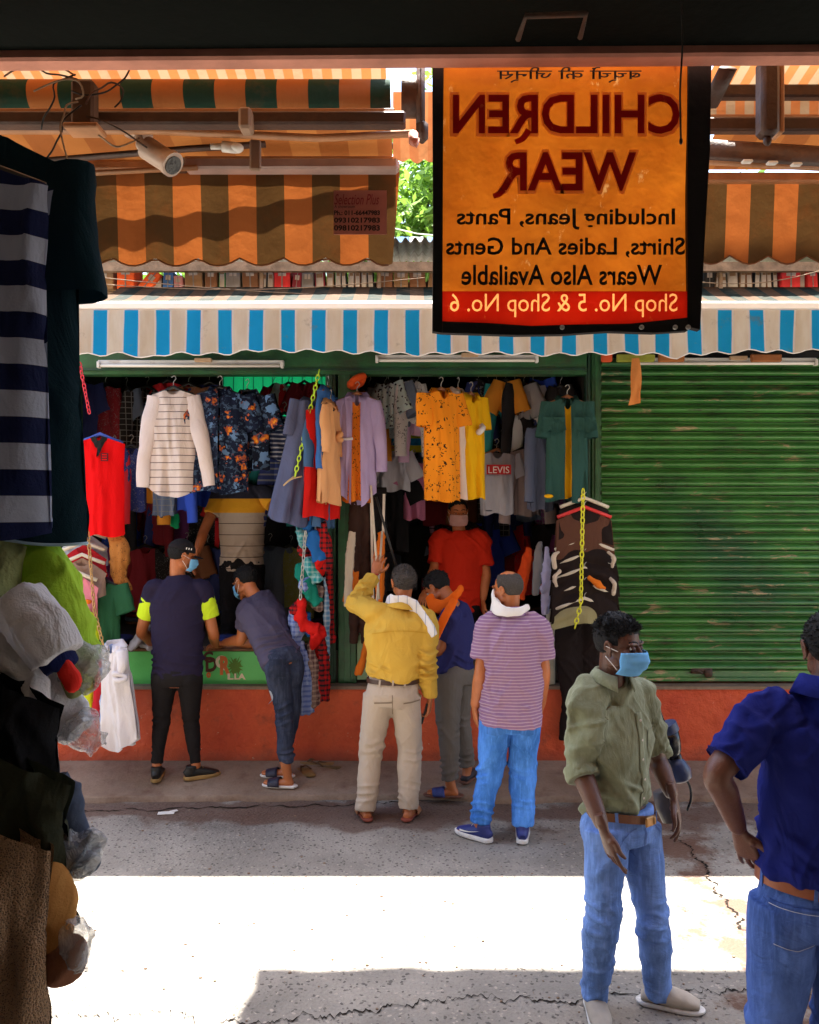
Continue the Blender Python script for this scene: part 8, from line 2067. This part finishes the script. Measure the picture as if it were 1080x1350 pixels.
def near_piece(name, label, mat, body, seed, parts=()):
    """a shirt of the stack: its falling front and back with deep folds, and bunched sleeves; body = (px, py, d, half width, length, slope, flare)"""
    px, py, d, W, L_, sl_, fl = body; o = V3(Q(px, py, d)); t = thing(name, label, 'shirt', o, 0, 'clothes of the near shop stacked at the left edge')
    m = MB()
    for fr in (True, False):
        G = body_sheet(W, L_, 0.045, 0.02, fr, 70, 50, fl, 0.0, 9.0, seed, sl_)
        v = G.reshape(-1, 3); dn = np.clip(-v[:, 2] / L_, 0, 1)
        v[:, 1] += (-1 if fr else 1) * 0.010 * crease_field(v, (11, 11, 5), seed) + 0.012 * np.sin(v[:, 0] * 60 + 3 * vnoise(v * 9, seed)) * dn
        m.grid(v.reshape(G.shape))
    m.build('shirt_body', mat, t)
    for nm, mt, pp, r2, kn in parts:
        m = MB(); q = path([V3(x) - o for x in pp], 6); m.tube(q, rads(r2, len(q)), 22)
        if kn: knot_mb(q[-1], kn, seed, m)
        me = remesh(m, 0.0045, 2); wrinkle(me, 0.008 if nm != 'plastic_wrap' else 0.009, (15, 15, 5) if nm != 'plastic_wrap' else (26, 26, 16), seed + 2); link_mesh(nm, me, mt, t)
    return t
YN = 1.46
def Q(px, py, d=0.0): return P(px, py, YN + d)
LG = fabric('lime_shirt_cloth', (0.42, 0.68, 0.05), crease=0.006); LGS = fabric('pale_olive_cloth', (0.42, 0.46, 0.20), crease=0.006)
def m_bag():
    N = NT('clear_plastic_wrap')
    nb = N.bump(N.noise(26, 4, 0.6, None, 1.5), 0.03)
    return N.bsdf(N.mix(N.noise(12, 3), (0.55, 0.58, 0.62), (0.8, 0.82, 0.85)), 0.12, nb, 0, 0.6, 0, None, N.ramp(N.noise(18, 4, 0.6, None, 1.2), [(0.4, 0.22), (0.65, 0.75)]))
BAG = m_bag()
near_piece('near_shirt', 'lime green shirt with its sleeve wrapped in clear plastic at the left edge', LG, (-30, 680, 0.05, 0.125, 0.36, 0.55, 1.15), 161,
           parts=[('sleeve', LG, [Q(44, 712, 0.02), Q(64, 765, 0.0), Q(86, 820, -0.02), Q(104, 872, -0.02)], [0.030, 0.050, 0.046, 0.038], 0), ('sleeve_end', LGS, [Q(104, 872, -0.02), Q(98, 896, -0.03), Q(88, 910, -0.03)], [0.040, 0.030, 0.015], 0.012), ('plastic_wrap', BAG, [Q(110, 852, -0.02), Q(106, 878, -0.03), Q(92, 904, -0.04)], [0.040, 0.046, 0.026], 0)])
near_piece('near_shirt', 'pale olive shirt behind the lime one, just under the striped tee', LGS, (-45, 676, -0.03, 0.105, 0.30, 0.55, 0.95), 162)
WH = fabric('near_white_shirt_cloth', (0.72, 0.71, 0.75), crease=0.006)
near_piece('near_shirt', 'white shirt with navy trimmed sleeve wrapped in plastic at the left edge', WH, (-45, 762, -0.07, 0.155, 0.33, 0.60, 1.05), 163,
           parts=[('sleeve', WH, [Q(20, 790, -0.10), Q(50, 830, -0.11), Q(74, 868, -0.11)], [0.045, 0.050, 0.044], 0), ('navy_cuff', fabric('navy_cuff_cloth', (0.01, 0.015, 0.08)), [Q(66, 860, -0.11), Q(80, 882, -0.11)], [0.030, 0.027], 0),
                  ('lower_sleeve', WH, [Q(50, 900, -0.02), Q(80, 940, -0.03), Q(106, 965, -0.04)], [0.05, 0.042, 0.03], 0), ('plastic_wrap', BAG, [Q(96, 956, -0.04), Q(118, 972, -0.05), Q(134, 978, -0.05)], [0.034, 0.034, 0.016], 0.010), ('red_tag', fabric('red_tag_cloth', (0.75, 0.03, 0.02)), [Q(84, 868, -0.12), Q(90, 888, -0.12), Q(94, 906, -0.12)], [0.008, 0.015, 0.008], 0)])
near_piece('near_shirt', 'plain black shirt in the middle of the stack at the left edge', fabric('near_black_cloth', (0.008, 0.008, 0.010)), (-40, 872, -0.14, 0.145, 0.26, 0.50, 1.0), 164)
near_piece('near_shirt', 'dark olive shirt with its cuff wrapped in a grey plastic bag', fabric('near_dark_olive', (0.035, 0.038, 0.022)), (-40, 968, -0.19, 0.155, 0.30, 0.50, 1.02), 165,
           parts=[('sleeve', fabric('near_slate_check', (0.07, 0.09, 0.14)), [Q(74, 1020, -0.14), Q(88, 1070, -0.14), Q(100, 1112, -0.14)], [0.020, 0.028, 0.030], 0), ('plastic_wrap', BAG, [Q(84, 1120, -0.15), Q(104, 1122, -0.16), Q(124, 1112, -0.16)], [0.034, 0.042, 0.022], 0.014), ('wrapped_cuff', fabric('near_steel_cuff', (0.06, 0.08, 0.12)), [Q(84, 1118, -0.15), Q(110, 1124, -0.15), Q(122, 1118, -0.15)], [0.034, 0.036, 0.018], 0)])
def m_mesh():
    N = NT('near_brown_mesh_cloth'); v = N.n('TexVoronoi'); v.inputs['Scale'].default_value = 330; N.l(N.tc.outputs['Object'], v.inputs['Vector'])
    c = N.mix(N.math('LESS_THAN', v.outputs['Distance'], 0.32), N.mix(N.noise(5, 4), (0.26, 0.15, 0.08), (0.42, 0.26, 0.14)), (0.10, 0.06, 0.035)); return N.bsdf(c, 0.85, N.bump(v.outputs['Distance'], 0.003), 0, 0.3, 0.1)
near_piece('near_shirt', 'brown textured shirt lowest in the stack at the left edge', m_mesh(), (-45, 1070, -0.24, 0.125, 0.50, 0.45, 1.0), 166,
           parts=[('sleeve', fabric('near_tan_sleeve', (0.60, 0.28, 0.08), trans=0.3), [Q(44, 1120, -0.20), Q(62, 1180, -0.20), Q(60, 1240, -0.20), Q(70, 1262, -0.20)], [0.030, 0.042, 0.042, 0.022], 0), ('wrapped_cuff', fabric('near_rust_cuff', (0.24, 0.10, 0.055)), [Q(62, 1270, -0.20), Q(84, 1262, -0.21), Q(104, 1240, -0.21)], [0.026, 0.036, 0.016], 0), ('plastic_wrap', BAG, [Q(90, 1218, -0.21), Q(100, 1240, -0.22), Q(98, 1270, -0.21)], [0.018, 0.026, 0.022], 0), ('lower_strip', WH, [Q(44, 1270, -0.19), Q(50, 1310, -0.19), Q(46, 1360, -0.19)], [0.008, 0.013, 0.010], 0)])
for i, (px, py, Yd) in enumerate([(-70, 208, 1.36), (-62, 150, 1.50), (-45, 700, 1.40)]):
    a = P(px, py, Yd) + Vector((0, 0, 0.09 if i == 0 else -0.02)); m = MB(); m.tube([a, Vector((a.x, a.y, 3.1))], 0.003, 6)
    o = m.build('hanging_string', M_BLACK); tagit(o, ['thin black cord holding the striped navy t-shirt', 'thin black cord holding the plain dark navy t-shirt', 'thin black string holding the stack of near shirts'][i], 'cord')
